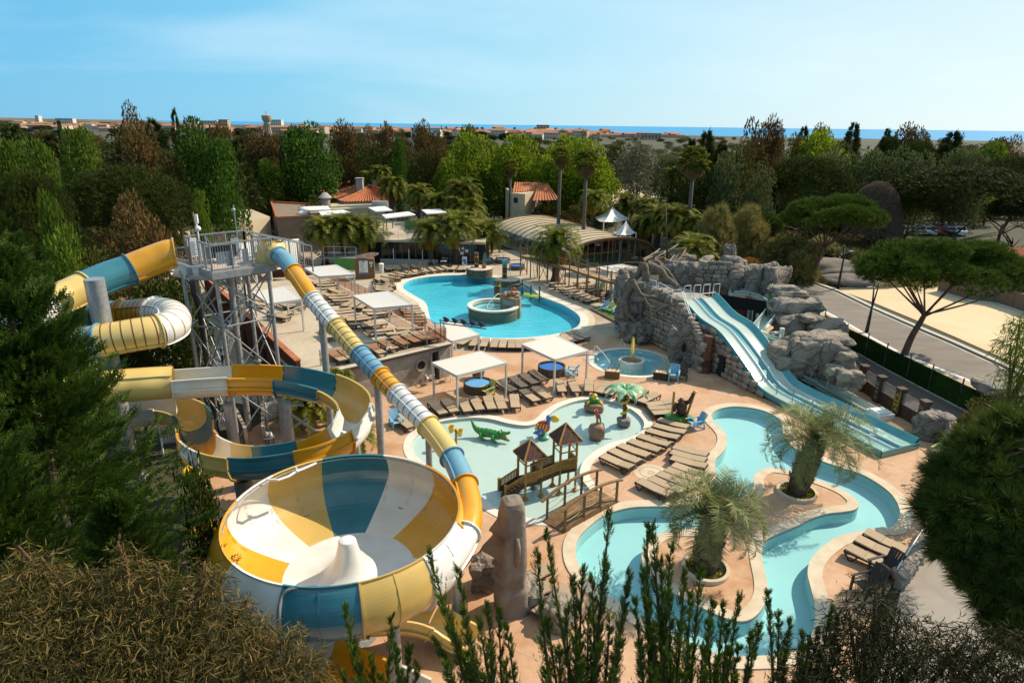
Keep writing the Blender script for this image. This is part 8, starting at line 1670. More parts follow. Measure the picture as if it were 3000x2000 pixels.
BARK=mat('bark',(.11,.075,.05),.95,(.07,.048,.032),6,bump=.6,bs=20,stretch=(1,1,.35)); PBARK=mat('pine_bark',(.15,.085,.055),.95,(.085,.05,.034),5,bump=.8,bs=14,stretch=(1,1,.4)); GBARK=mat('pale_bark',(.24,.19,.15),.9,(.16,.13,.10),4,bump=.3); PALMB=mat('palm_bark',(.13,.095,.065),.95,(.07,.05,.035),8,bump=.8)
UT={}
def trunkmesh(name,m,z1=.6,r=.022,branches=6,seed=0,spread=.3,zb=.2):
 rr=random.Random(seed); mb=MB(); mb.tube([(0,0,-.01),(rr.uniform(-.01,.01),0,z1*.5),(rr.uniform(-.02,.02),rr.uniform(-.02,.02),z1)],[r*1.3,r,r*.5],7)
 for k in range(branches):
  z=zb+(z1-zb)*rr.random(); a=rr.uniform(0,6.28); q=V(cos(a)*spread,sin(a)*spread,z+.22*rr.random()+.05); mb.tube([V(0,0,z),q*.5+V(0,0,z*.55),q],[r*.5,r*.35,r*.12],5)
 return mb.mesh(name,m,sm=1)
def reg(kind,i,crown,trunk):UT.setdefault(kind,[]).append((crown,trunk))
def broad(kind,m,nv,n,size,zc,rx,rz,nl,bark,tz=.55,inner=.3,lob=(.13,.24),tpl='leaf'):
 for v in range(nv):
  rr=np.random.default_rng(hash_(kind)+v*17); lob_=[(0,0,zc,rx*.62,rx*.62,rz*.72)]
  for k in range(nl):
   d=rr.normal(size=3); d/=np.linalg.norm(d); s=rr.uniform(*lob); lob_.append((d[0]*rx*.72,d[1]*rx*.72,zc+d[2]*rz*.80,s,s,s*.8))
  P,dd=lobes_points(n,lob_,inner); reg(kind,v,cloud(kind+'_crown',tpl,P,dd,size*(.7+.6*rg.random(n)),m),trunkmesh(kind+'_trunk',bark,tz,.02,7,v,rx*.6))
def hash_(s):return sum(ord(c)*(i+3)for i,c in enumerate(s))%9973
broad('poplar',LM_['green'],2,5200,.042,.56,.44,.44,26,BARK)
broad('plane',LM_['lime'],2,4600,.046,.60,.46,.40,24,GBARK,inner=.2)
broad('leafy',LM_['ltgreen'],2,3800,.05,.56,.42,.43,20,BARK,inner=.25)
broad('eucalypt',LM_['brown'],2,4200,.042,.58,.40,.42,20,GBARK,inner=.3)
broad('mixed',LM_['browngreen'],2,3600,.045,.55,.44,.44,20,BARK)
broad('holm',LM_['pine'],2,3800,.042,.54,.46,.45,24,BARK)
broad('willow',LM_['grey'],1,5200,.040,.50,.47,.49,26,BARK,inner=.15)
broad('silver',LM_['greygreen'],2,4200,.042,.52,.46,.46,24,GBARK)
broad('shrub',LM_['scrub'],2,1500,.09,.45,.46,.50,14,BARK,tz=.3)
broad('reedbush',LM_['reed'],2,1600,.11,.42,.46,.48,16,BARK,tz=.2,tpl='tuft')
broad('olive',LM_['olive'],2,2600,.05,.52,.45,.46,18,GBARK)
def umb(kind,m,nv,n,size,z0,flat,nl):
 for v in range(nv):
  rr=np.random.default_rng(hash_(kind)+v*31); lob_=[]
  for k in range(nl):a,r=rr.uniform(0,6.28),sqrt(rr.random())*.40; lob_.append((r*cos(a),r*sin(a),z0+(1-z0)*(.30+.58*sqrt(max(0,1-(r/.5)**2))),.105,.105,(1-z0)*flat))
  P,dd=lobes_points(n,lob_,.2,.5); reg(kind,v,cloud(kind+'_crown','tuft',P,dd,size*(.7+.6*rg.random(n)),m),trunkmesh(kind+'_trunk',PBARK,z0+.15,.018,9,v,.3,z0*.8))
umb('stonepine',LM_['pine'],2,3400,.050,.50,.24,60)
umb('farpine',LM_['farpine'],2,900,.10,.45,.28,30)
umb('domepine',LM_['pine'],2,5200,.036,.12,.15,120)
def conif(kind,m,nv,nb,per,size,rx,droop,tip=1.0,z0=.08,pw=.8):
 for v in range(nv):
  rr=np.random.default_rng(hash_(kind)+v*13); P,Dv=[],[]
  for b in range(nb):
   z=z0+(1-z0)*rr.random()**1.1; L=rx*(1-(z-z0)/(1-z0))**pw*rr.uniform(.7,1.15)+.02; a=rr.uniform(0,6.28)
   for k in range(per):
    t=.25+.75*rr.random(); rad=L*t; zz=z+rad*.30-droop*rad*rad*1.4+rr.normal()*.008; aa=a+rr.normal()*.09/max(.15,t); P.append((rad*cos(aa),rad*sin(aa),zz)); Dv.append((cos(aa)+rr.normal()*.35,sin(aa)+rr.normal()*.35,.15+rr.normal()*.25-droop*.3))
  P,Dv=np.array(P),np.array(Dv); n=len(P); reg(kind,v,cloud(kind+'_crown','sprig',P,Dv,size*(.7+.6*rg.random(n)),m),trunkmesh(kind+'_trunk',BARK,.9,.02,0,v))
conif('cedar',LM_['cedar'],2,170,16,.075,.48,.5)
conif('conifer',LM_['cedar'],2,150,16,.07,.44,.2)
for v in range(1):
 n=1300; z=rg.random(n); a=rg.random(n)*6.28; r=.42*np.sin(np.pi*np.clip(z*.86+.10,0,1))**.6*(.75+.35*rg.random(n)); P=np.stack([r*np.cos(a),r*np.sin(a),z*.97+.01],1); dd=np.stack([np.cos(a)*.35,np.sin(a)*.35,np.ones(n)],1)+rg.normal(size=(n,3))*.15
 reg('cypresscol',v,cloud('cypress_crown','leaf',P,dd*np.array([4,4,1]),.09,LM_['cypress']),trunkmesh('cypress_trunk',BARK,.5,.05,0))
def bare(seed):
 rr=random.Random(seed); mb=MB()
 def br(p,d,L,r,lv):
  q=p+d*L; mb.tube([p,p.lerp(q,.5)+V(rr.uniform(-.02,.02),rr.uniform(-.02,.02),0),q],[r,r*.75,r*.5],4,cap=0)
  if lv>0:
   for k in range(4 if lv>1 else 5):dd=(d+V(rr.uniform(-.55,.55),rr.uniform(-.55,.55),rr.uniform(.0,.4))).normalized(); br(p.lerp(q,rr.uniform(.5,1)),dd,L*rr.uniform(.55,.8),r*.5,lv-1)
 for k in range(4):br(V(0,0,0),V(rr.uniform(-.3,.3),rr.uniform(-.3,.3),1).normalized(),.36,.012,3)
 return mb.mesh('bare_crown',GBARK)
UT['bare']=[(bare(1),trunkmesh('bare_trunk',GBARK,.3,.014,0)),(bare(2),trunkmesh('bare_trunk',GBARK,.3,.014,0))]
def rounddome():
 n=5000; d=rdir(n); d[:,2]=np.abs(d[:,2]); P=d*np.array([.48,.48,.8])+np.array([0,0,.18]); return cloud('twiggy_crown','tuft',P,d+rg.normal(size=(n,3))*.4,.06,leafmat('bare_twigs',(.17,.115,.08),(.26,.19,.14),.1))
UT['twiggy']=[(rounddome(),trunkmesh('twiggy_trunk',BARK,.5,.02,8))]
TKIND={'poplar':'broadleaf_tree','plane':'plane_tree','leafy':'broadleaf_tree','eucalypt':'eucalyptus_tree','mixed':'broadleaf_tree','holm':'oak_tree','willow':'willow_tree','silver':'poplar_tree','shrub':'shrub','reedbush':'reed_clump','olive':'olive_tree','stonepine':'umbrella_pine','farpine':'umbrella_pine','domepine':'pine_tree','cedar':'cedar_tree','conifer':'conifer_tree','cypresscol':'cypress_tree','bare':'bare_tree','twiggy':'bare_tree'}
TN=[0]
def plant(kind,x,y,h,w,label,group=None,z=-.05,rz=None):
 TN[0]+=1; v=UT[kind][TN[0]%len(UT[kind])]; cat='shrub' if kind in('shrub','reedbush')else 'tree'; t=thing(TKIND[kind],label,cat,(x,y,z),rz if rz is not None else random.uniform(0,6.28),group); t.scale=(w,w,h)
 for nm,me in(('crown',v[0]),('trunk',v[1])):o=obj(nm,me,0,t)
 return t
def tree(K_,x,ytop,wpx,Y,kind,label,group=None,dz=0):
 p=D(K_(x,ytop),Y); dep=PX(p)[2]; return plant(kind,p.x,p.y,max(2,p.z+.3+dz),wpx/3.136/1900*dep*WK.get(kind,1.22),label,group)
WK={'poplar':1.14,'eucalypt':1.2,'cypresscol':1.0,'shrub':1.15,'domepine':1.08,'twiggy':1.05,'willow':1.15,'bare':1.3,'olive':1.25,'plane':1.3}
TREES=[(T1,1215,78,260,112,'eucalypt','brown-tipped round tree rising highest against the sky left of the dark spiky conifer'),(T1,1180,270,420,108,'mixed','brownish tree below the tallest brown crown'),(T1,1600,102,190,104,'conifer','dark spiky conifer with bare arms against the sky'),(T1,1820,215,460,84,'poplar','big glossy green broadleaf tree left of centre, tallest part'),(T1,2010,430,400,82,'poplar','lower right shoulder of the big glossy green tree group'),(T1,1130,640,1150,63,'domepine','broad dark dome-shaped pine behind the raft slide'),(T1,1230,930,500,48,'eucalypt','small brown feathery tree above the orange flume section'),(T1,690,310,330,88,'leafy','light green tree beside the bare grey tree'),(T1,330,440,300,72,'leafy','light green pointed tree at the far left'),(T1,80,430,280,76,'leafy','light green tree cut by the left edge'),(T1,960,345,300,82,'bare','bare pale-branched tree above the dome-shaped pine'),(T1,1090,430,240,80,'bare','smaller bare tree right of the first bare tree'),(T1,1400,190,420,103,'conifer','dark green conifer between the brown trees'),(T1,1300,310,400,86,'eucalypt','tall brown tree left of the glossy green group'),(T1,1500,500,360,80,'mixed','brownish tree tucked under the glossy green group'),(T1,100,235,520,94,'cedar','dark wind-swept cedar at the upper left'),(T1,470,330,420,100,'cedar','dark cedar behind the light green trees'),(T1,250,330,360,105,'cedar','dark cedar between upper left edge and column cypress'),(T1,2160,390,420,100,'cedar','layered dark cedar right of the glossy green group'),(T1,2020,260,300,118,'eucalypt','brownish crown behind the layered cedar'),(T1,2280,300,330,118,'mixed','brown-green crown behind the layered cedar, towards the poplar'),(T1,1830,880,150,68,'leafy','thin olive-green tree just behind the slide tower'),(T1,1600,1010,220,64,'olive','small olive bush left of the slide tower'),(T1,230,700,700,52,'domepine','dark spreading pine at the left above the big cypress'),(T1,470,960,260,44,'leafy','fresh green tree at the edge of the big cypress'),(T1,850,1430,330,42,'olive','olive bush below the orange flume section'),(T1,550,1280,380,40,'leafy','green bush beside the big cypress top'),(T1,650,1100,300,46,'holm','dark oak behind the raft slide loop'),(T1,540,190,60,160,'cypresscol','slim dark column cypress on the left skyline'),(T1,705,275,46,150,'cypresscol','second slim cypress on the left skyline'),(T2,232,430,70,112,'cypresscol','slim dark cypress left of the big poplar'),(T2,470,236,480,114,'poplar','large round glossy green poplar behind the flat brown roof'),(T2,380,300,260,115,'poplar','left half of the large glossy poplar group'),(T2,785,240,270,122,'eucalypt','brown eucalyptus right of the large glossy poplar'),(T2,1315,402,150,110,'poplar','small bright poplar above the roof palms'),(T2,60,320,340,116,'eucalypt','brown tree crown left of the large poplar'),(T2,20,480,170,114,'holm','dark tree at the foot of the brown crown'),(T2,120,570,210,110,'leafy','yellowish green tree left of the large poplar foot'),(T2,40,700,330,108,'holm','dark oak in shade left of the large poplar'),(T2,330,700,320,112,'holm','dark oak under the large poplar'),(T2,500,870,170,101,'olive','yellow-green bush beside the round vent'),(T2,880,330,200,135,'conifer','dark conifer behind the tiled house'),(T2,1050,262,170,138,'eucalypt','brown tree behind the tiled house, leftmost of the row'),(T2,1200,250,190,136,'eucalypt','tall brown tree behind the roof palms'),(T2,1340,290,180,134,'mixed','brown-green tree left of the tall brown eucalyptus pair'),(T2,1530,238,230,130,'eucalypt','tall brown eucalyptus before the white warehouse'),(T2,1680,290,190,132,'eucalypt','brown eucalyptus next to the white warehouse'),(T2,1100,370,250,126,'holm','dark oak below the row of brown trees, left'),(T2,960,420,220,122,'holm','dark oak behind the house chimneys'),(T2,1480,440,280,120,'holm','dark oak below the tall brown eucalyptus'),(T2,1250,470,200,120,'conifer','dark conifer behind the small bright poplar'),(T2,1640,450,240,118,'mixed','brown-green tree left of the lime plane trees'),(T2,1960,340,400,120,'plane','lime green plane tree, leftmost of the three bright ones'),(T2,1930,258,190,150,'leafy','light green tree behind the leftmost lime plane'),(T2,2150,380,190,140,'silver','grey-green tree between the lime planes'),(T2,2290,350,360,122,'plane','lime green plane tree in the middle of the bright ones'),(T2,1760,560,220,116,'plane','lower lime green tree beside the roof palms'),(T2,2150,640,240,118,'leafy','green tree below the middle lime plane'),(T3,90,350,280,123,'plane','lime plane tree above the terracotta building'),(T3,430,345,340,121,'plane','lime plane tree behind the two tall washingtonia palms'),(T3,640,380,420,116,'plane','broad lime plane tree right of the terracotta building'),(T3,830,540,300,113,'plane','lower right lime plane beside the grey willow'),(T3,560,640,300,115,'plane','lime crown low between the tall palms'),(T3,300,520,260,119,'plane','lime crown low behind the left tall palm'),(T3,1180,400,400,138,'willow','round silvery grey willow beyond the meadow'),(T3,1400,480,260,142,'silver','grey-green tree behind the silvery willow'),(T3,960,365,260,190,'holm','dark round oak behind the silvery willow'),(T3,680,292,170,200,'silver','grey round tree above the lime planes'),(T3,470,280,120,230,'eucalypt','small brown tree before the apartment block'),(T3,1790,305,380,102,'cedar','big dark spreading cypress behind the right tall palm'),(T3,1650,380,300,106,'cedar','left arm of the dark spreading cypress group'),(T3,1930,400,330,100,'conifer','dark conifer right of the spreading cypress'),(T3,1500,560,240,104,'holm','dark tree in shade left of the spreading cypress'),(T3,1740,560,320,96,'holm','dark tree in shade below the spreading cypress'),(T3,2230,235,330,96,'eucalypt','tall brown eucalyptus right of the dark cypress'),(T3,2010,470,280,90,'silver','grey-green tree beside the road bend'),(T3,2180,420,300,92,'mixed','brown-green tree below the tall brown eucalyptus'),(T3,2300,620,260,86,'silver','grey-green tree before the dome-shaped pine'),(T3,1960,930,360,74,'reedbush','pale scrub bank along the far road side'),(T3,2200,930,340,76,'reedbush','pale scrub between the road and the dome pine'),(T4,90,195,180,150,'holm','small dark round tree on the right skyline'),(T4,30,225,240,98,'eucalypt','brown tree at the left of the right-hand wood'),(T4,240,330,240,120,'mixed','brown-green tree in the right-hand wood'),(T4,330,250,250,170,'cedar','dark flat cedar on the right skyline'),(T4,520,318,380,118,'plane','bright green tree in the middle of the right-hand wood'),(T4,480,252,200,165,'eucalypt','brown crown behind the bright green tree'),(T4,790,222,300,140,'cedar','dark spiky cypress, highest of the right skyline'),(T4,1100,268,190,165,'cedar','smaller spiky cypress on the right skyline'),(T4,1120,340,260,130,'domepine','dark dome pine below the spiky cypress'),(T4,1290,258,300,145,'eucalypt','brown tree on the right skyline'),(T4,1420,290,180,150,'mixed','brown-green crown beside the skyline brown tree'),(T4,1700,300,480,150,'cedar','broad dark flat-topped cypress near the sailing boat'),(T4,2250,355,260,140,'eucalypt','brown tree at the right end of the skyline'),(T4,2110,365,200,160,'mixed','small brown crown before the sea at the right'),(T4,120,500,300,100,'silver','grey-green poplar left above the dome pine'),(T4,680,430,340,108,'silver','grey-green poplar below the bright green tree'),(T4,930,450,330,106,'silver','grey-green poplar in the middle of the grey row'),(T4,1180,460,330,104,'silver','grey-green poplar before the big dark pine, left'),(T4,1420,480,300,103,'silver','grey-green poplar before the big dark pine, right'),(T4,1380,390,420,120,'domepine','dark dome pine behind the grey-green row'),(T4,1760,440,320,115,'silver','grey-green poplar beyond the big dark pine'),(T4,2060,425,300,118,'leafy','light green tree at the right above the big dark pine'),(T4,1930,480,280,112,'silver','grey-green tree below the light green one'),(T4,560,500,280,104,'silver','grey-green poplar touching the dome pine'),(T4,390,530,780,96,'domepine','dark round dome pine behind the first umbrella pine'),(T4,1030,755,470,98,'twiggy','round leafless brown-twigged tree left of the big dark pine'),(T4,1850,620,1250,94,'domepine','huge dark pine over the car park'),(T4,2300,535,700,100,'domepine','dark pine behind the huge car park pine'),(T4,1350,800,620,99,'domepine','left lobe pine beside the huge car park pine'),(T4,2350,900,620,92,'domepine','dark pine above the right tiled house'),(T4,130,1190,420,77,'reedbush','tall pale reed clump beside the road'),(T4,330,1250,330,74,'reedbush','reed clump right of the tall pale one'),(T4,640,1330,420,80,'shrub','olive scrub behind the gravel mound'),(T4,820,1380,330,78,'olive','dark green bush right of the gravel mound'),(T4,20,1260,300,79,'reedbush','dry scrub left of the reed clump'),(T4,480,1230,300,84,'reedbush','sunlit scrub between the first umbrella pine limbs'),]
for a in TREES:tree(*a)
def umbrella_pine(base,top,left,right,bottom,label,seed,lean=0,clumps=44,n=8500,m='pinelit',tuft=.42):
 b=G(base); Yc=b.y+.3; T,L_,R_,Bm=D(top,Yc),D(left,Yc),D(right,Yc),D(bottom,Yc); rad=(R_-L_).length/2; c=(L_+R_)/2; z1=T.z; z0=min(Bm.z,z1-rad*.80); t=thing('umbrella_pine',label,'tree',(b.x,b.y,0),0,'umbrella pines along the road'); rr=random.Random(seed); lob=[]
 for k in range(clumps):
  a,r=rr.uniform(0,6.28),sqrt(rr.random())*.86; zz=z0+(z1-z0)*(.10+.72*sqrt(max(0,1-r*r)))+rr.uniform(-.14,.12)*(z1-z0); s=rad*rr.uniform(.15,.25); lob.append((c.x+r*rad*cos(a),c.y+r*rad*.85*sin(a),zz,s,s,s*.55))
 P,dd=lobes_points(n,lob,.12,.7); me=cloud('pine_crown','tuft',P-np.array([b.x,b.y,0]),dd,tuft*(.7+.6*rg.random(n)),LM_[m]); o=obj('crown',me,0,t)
 fork=V(b.x+(c.x-b.x)*.62,b.y+.1,z0*.80); r0=.036*fork.z+.1; mb=MB(); mb.tube(spline([V(b.x,b.y,-.1),V(b.x+(fork.x-b.x)*.25,b.y,fork.z*.4),V(b.x+(fork.x-b.x)*.7,b.y,fork.z*.8),fork],4),list(np.linspace(r0*1.25,r0*.75,13)),10); obj('trunk',mb,PBARK,t,sm=1,W=1)
 for k in range(11):
  q=Vector(lob[k*3%len(lob)][:3])-V(0,0,.25); mid=fork.lerp(q,.5)+V(0,0,-.25+.3*rr.random()); mb=MB(); mb.tube(spline([fork-V(0,0,.3*rr.random()),mid,q],3),list(np.linspace(r0*.42,r0*.12,7)),6); obj('limb',mb,PBARK,t,sm=1,W=1)
umbrella_pine((2374,833),T4(520,868),T4(110,1080),T4(1050,1130),T4(500,1230),'umbrella pine with several limbs at the road bend beside the reeds',1)
umbrella_pine((2649,1038),A4(1560,12),A4(870,250),A4(2290,400),A4(1500,420),'nearest umbrella pine, leaning right over road and sand lot',2,n=9500)
umbrella_pine((2185,765),T3(2200,980),T3(1890,1100),T3(2470,1110),T3(2150,1190),'smaller umbrella pine beside the far road behind the rock castle',3,n=4200,clumps=26)
def frond(L,droop,nleaf,w,ll,a0,el,rows,seg=10,hang=.25,out=None,keel=.5):
 """one feather frond as rachis and leaflets; appended to (verts, faces, tint)"""
 V_,F,Tn=out; d0=V(cos(a0),sin(a0),0); P=[]
 for i in range(seg+1):u=i/seg; e=el-droop*u*u*1.15; P.append((P[-1]+(d0*cos(e)+V(0,0,sin(e)))*(L/seg))if i else V(0,0,0))
 s=V(-d0.y,d0.x,0); tv=random.random()
 for i in range(seg):
  o=len(V_); ww=.02*L*.35*(1-i/seg)+.004; V_+=[P[i]-s*ww,P[i]+s*ww,P[i+1]+s*ww*.8,P[i+1]-s*ww*.8]; F.append((o,o+1,o+2,o+3)); Tn+=[tv*.3+.6]*4
 for k in range(nleaf):
  u=.10+.9*k/nleaf; i=min(seg-1,int(u*seg)); p=P[i].lerp(P[i+1],u*seg-i); t=(P[i+1]-P[i]).normalized(); up=s.cross(t); up=up if up.z>0 else-up; l=ll*(sin(pi*min(1,.15+.8*u))**.7)
  for sg in(-1,1):
   dl=(s*sg*.8+t*.55+up*keel*random.uniform(.2,1)-V(0,0,hang*random.uniform(.4,1.2))).normalized()*l*random.uniform(.85,1.1); o=len(V_); V_+=[p-t*w,p+t*w,p+dl*.6+t*w*.7,p+dl*.6-t*w*.7,p+dl]; F+=[(o,o+1,o+2,o+3),(o+3,o+2,o+4)]; Tn+=[min(1,max(0,tv+random.uniform(-.3,.3)))]*5
def fmesh(name,out,m):
 V_,F,Tn=out; me=bpy.data.meshes.new(name); me.from_pydata([tuple(v)for v in V_],[],F); at=me.attributes.new('tint','FLOAT','POINT'); at.data.foreach_set('value',Tn); me.materials.append(m); me.update(); return me
def palm_meshes(seed,nf=54,L=2.9,nleaf=34):
 random.seed(seed); out=([],[],[])
 for k in range(nf):u=(k+.5)/nf; frond(L*random.uniform(.85,1.1),1.3+.5*random.random(),nleaf,.04,.66,k*2.4+random.uniform(-.2,.2),R(80)-u*R(85),0,8,.3,out)
 crown=fmesh('palm_crown',out,LM_['palm']); out=([],[],[])
 for k in range(9):frond(L*.8,1.2,22,.04,.5,k*.7+random.random(),R(-28-20*random.random()),0,7,.5,out)
 dead=fmesh('dead_fronds',out,LM_['palmgold']); return crown,dead
PM=[palm_meshes(31),palm_meshes(32)]
def ptrunk(h,r):
 mb=MB(); prof=[]; n=max(6,int(h/.16))
 for k in range(n):z=h*k/n; rr=r*(1.25-.35*min(1,z/.5))if z<.5 else r*(.9+.15*(z/h)**4*2); prof+=[(rr,z),(rr*1.13,z+h/n*.75)]
 mb.lathe(prof,n=14); mb.ball((0,0,h),r*1.7,10,6,sc=(1,1,.8)); return mb.mesh('palm_trunk',PALMB,sm=50)
PT={}
def palm(K_,x,ytop,wpx,base,label,group='date palms round the main pool',Y=None,gold=1):
 b=G(K_(*base))if Y is None else D(K_(*base),Y); p=D(K_(x,ytop),b.y); w=wpx/3.136/1900*PX(p)[2]; s=w/5.0; h=max(.8,p.z-2.1*s); TN[0]+=1; cr,de=PM[TN[0]%2]; t=thing('date_palm',label,'palm tree',(b.x,b.y,0),random.uniform(0,6.28),group); kx=p.x
 hk=round(h*2)/2
 if hk not in PT:PT[hk]=ptrunk(hk,.36)
 o=obj('trunk',PT[hk],0,t); o.scale=(s*.9+.1,s*.9+.1,h/hk)
 for nm,me in(('crown',cr),)+((('dead_fronds',de),)if gold else()):o=obj(nm,me,0,t); o.location=(0,0,h); o.scale=(s,s,s)
 return t
PAL=[(T2,650,1010,430,(640,1500),'leftmost date palm of the clump before the flat roofs'),(T2,800,975,460,(820,1490),'middle date palm of the clump before the flat roofs'),(T2,1010,1000,470,(1010,1480),'right date palm of the clump before the flat roofs'),(T2,1570,1030,400,(1610,1490),'date palm with golden old fronds at the snack bar front'),(T2,1850,960,470,(1840,1480),'tall date palm at the right corner of the snack bar'),(T2,2130,1040,440,(2110,1420),'date palm between snack bar and pool hall'),(A3,420,-170,530,(400,385),'date palm beside the timber walkway')]
for a in PAL:palm(*a)
PAL2=[(T2,1140,555,240,(1150,800),'roof-height palm behind the house, left',118),(T2,1060,600,260,(1060,860),'palm touching the tiled house ridge',119),(T2,1250,640,330,(1250,900),'broad palm right of the tiled house',108),(T2,1500,720,300,(1500,980),'palm behind the right sun canopy',100),(T2,1660,800,340,(1660,1050),'palm left of the tall corner palm',97),(T2,1900,660,400,(1900,1000),'large palm in front of the lime planes',96),(T2,1930,820,430,(1930,1100),'large palm behind the tall corner palm',93),(T2,960,590,200,(960,760),'small palm behind the chimneys',124),(T3,780,770,320,(740,1180),'palm beside the large peaked tent',96),(T3,1040,800,330,(1040,1050),'palm behind the large peaked tent',98),(T3,1230,830,380,(1230,1150),'palm right of the large peaked tent',95),(T3,1330,900,420,(1330,1300),'spreading palm behind the boat mast',88),(T3,1540,900,420,(1500,1350),'spreading palm right of the boat mast',85),(T3,1600,1170,500,(1640,1470),'low palm behind the wrecked boat',68),(T3,1200,1010,300,(1200,1280),'palm beside the smaller peaked tent',90),(T3,1460,570,260,(1460,900),'dark palm in the shade of the spreading cypress',106),(T3,1000,1280,10,(880,1230),'small fan palm beside the large peaked tent',88),(T3,1680,1000,300,(1690,1320),'palm at the foot of the right tall washingtonia',82)]
for a in PAL2:
 if a[3]>20:palm(a[0],a[1],a[2],a[3],a[4],a[5],'palms behind the pool hall and snack bar',a[6])
def fans(n,rad,m,el0,el1,seed):
 random.seed(seed); V_,F,Tn=[],[],[]
 for k in range(n):
  a=k*2.4; el=el0+(el1-el0)*(k+.5)/n+random.uniform(-.15,.15); d=V(cos(a)*cos(el),sin(a)*cos(el),sin(el)); s=V(-sin(a),cos(a),0); u=s.cross(d); st=d*rad*.55; tv=random.random(); o=len(V_); V_+=[s*.015,-s*.015,st-s*.01,st+s*.01]; F.append((o,o+1,o+2,o+3)); Tn+=[tv]*4
  for j in range(13):
   an=(j-6)/6*1.45; bd=(d*cos(an)+s*sin(an)); l=rad*.52*(1-.25*abs(an)/1.45); tip=st+bd*l+V(0,0,-.28*l-.1*abs(an)); o=len(V_); pr=(s*cos(an)-d*sin(an))*.045*rad; V_+=[st,st+bd*l*.6+pr,tip,st+bd*l*.6-pr]; F+=[(o,o+1,o+2),(o,o+2,o+3)]; Tn+=[min(1,max(0,tv+random.uniform(-.2,.2)))]*4
 return fmesh('fan_crown',(V_,F,Tn),m)
FC,FD=fans(34,1.75,LM_['palm'],R(78),R(-20),3),fans(40,1.5,LM_['deadfrond'],R(-35),R(-82),4)
def washi(K_,top,base,wpx,label,Y=None):
 b=G(K_(*base))if Y is None else D(K_(*base),Y); p=D(K_(*top),b.y); s=wpx/3.136/1900*PX(p)[2]/3.2; h=p.z-1.4*s; t=thing('fan_palm',label,'palm tree',(b.x,b.y,0),random.random()*6,'tall fan palms'); mb=MB(); mb.tube([(0,0,-.1),(0,0,h*.1),(.1,0,h*.5),(0,0,h)],[.42,.30,.24,.22],10); o=obj('trunk',mb,mat('fan_trunk',(.13,.105,.085),.95,(.085,.068,.055),3,bump=.5)if 'fan_trunk' not in bpy.data.materials else bpy.data.materials['fan_trunk'],t,sm=1)
 for nm,me in(('crown',FC),('dead_skirt',FD)):o=obj(nm,me,0,t); o.location=(0,0,h); o.scale=(s,s,s)
washi(T3,(470,410),(430,1090),190,'left one of the two tall fan palms behind the pool hall',95)
washi(T3,(690,430),(650,1300),260,'taller right one of the two fan palms behind the pool hall',90)
washi(T3,(1690,400),(1610,1180),300,'tall lone fan palm with orange old leaves right of the boat mast',84)
washi(T2,(2330,520),(2330,900),170,'slim fan palm in shade of the lime planes',108)
def pindo(base,top,crown_w,label,seed,lean):
 random.seed(seed); b=G(base,.02); p=D(top,b.y); t=thing('pindo_palm',label,'palm tree',b,0,'feather palms on the river island'); h=p.z-b.z; mb=MB(); n=20; P=[V(lean*(k/n)**1.3,0,h*k/n)for k in range(n+1)]; rr=[.34+.18*sin(pi*min(1,.15+.8*k/n))for k in range(n+1)]; mb.tube(P,rr,14); tk_=obj('trunk',mb,PALMB,t,sm=1)
 sb_=MB()
 for k in range(420):
  u=random.random()**.9; a=random.uniform(0,6.28); i=int(u*n); c=P[i]; r=rr[i]; q=c+V(cos(a)*r*.95,sin(a)*r*.95,0); e=q+V(cos(a)*.13,sin(a)*.13,.22+.12*u); s=V(-sin(a),cos(a),0)*.055; sb_.add([q-s,q+s,e+s*.5,e-s*.5,q-V(0,0,.1)],[(0,1,2,3),(4,1,0)])
 tag(obj('leaf_stubs',sb_,PALMB,tk_),kind='stuff'); L=crown_w/1900*PX(p)[2]/2*1.32
 for k in range(44):
  u=(k+.5)/44; out=([],[],[]); frond(L*random.uniform(.85,1.08),1.7+.6*random.random(),52,.017,.62,k*2.399+random.uniform(-.25,.25),R(82)-u*R(88),0,12,.35,out,.9); me=fmesh('pindo_frond',out,LM_['pindo']); o=obj('frond',me,0,t); o.location=P[-1]
 mb=MB(); rr_=.95; mb.lathe([(rr_,-.02),(rr_,.16),(rr_-.14,.17),(rr_-.16,.05)],n=40); ring_=obj('planter_ring',mb,M['coping']); ring_.location=b; tag(ring_,'round concrete planter ring at the foot of the '+('farther' if seed==51 else 'nearer')+' feather palm','planter ring')
 n_=900; a=rg.random(n_)*6.28; r=np.sqrt(rg.random(n_))*.8; Pm=np.stack([r*np.cos(a),r*np.sin(a),np.full(n_,.05)],1); dm=rg.normal(size=(n_,3))*.5+np.array([0,0,1]); o=bpy.data.objects.new('moss',cloud('moss','leaf',Pm,dm,.10,leafmat('moss_green',(.10,.12,.012),(.17,.19,.02)))); COL.objects.link(o); o.location=b; tag(o,'mossy plants inside the ring of the '+('farther' if seed==51 else 'nearer')+' feather palm','plants',kind='stuff')
pindo(B3(1675,1235),B3(1790,770),300,'farther feather palm with grey-green fronds and shaggy trunk on the river island',51,.55)
pindo(C3(1775,525),C3(1790,30),300,'nearer feather palm with grey-green fronds on the river island',52,.12)
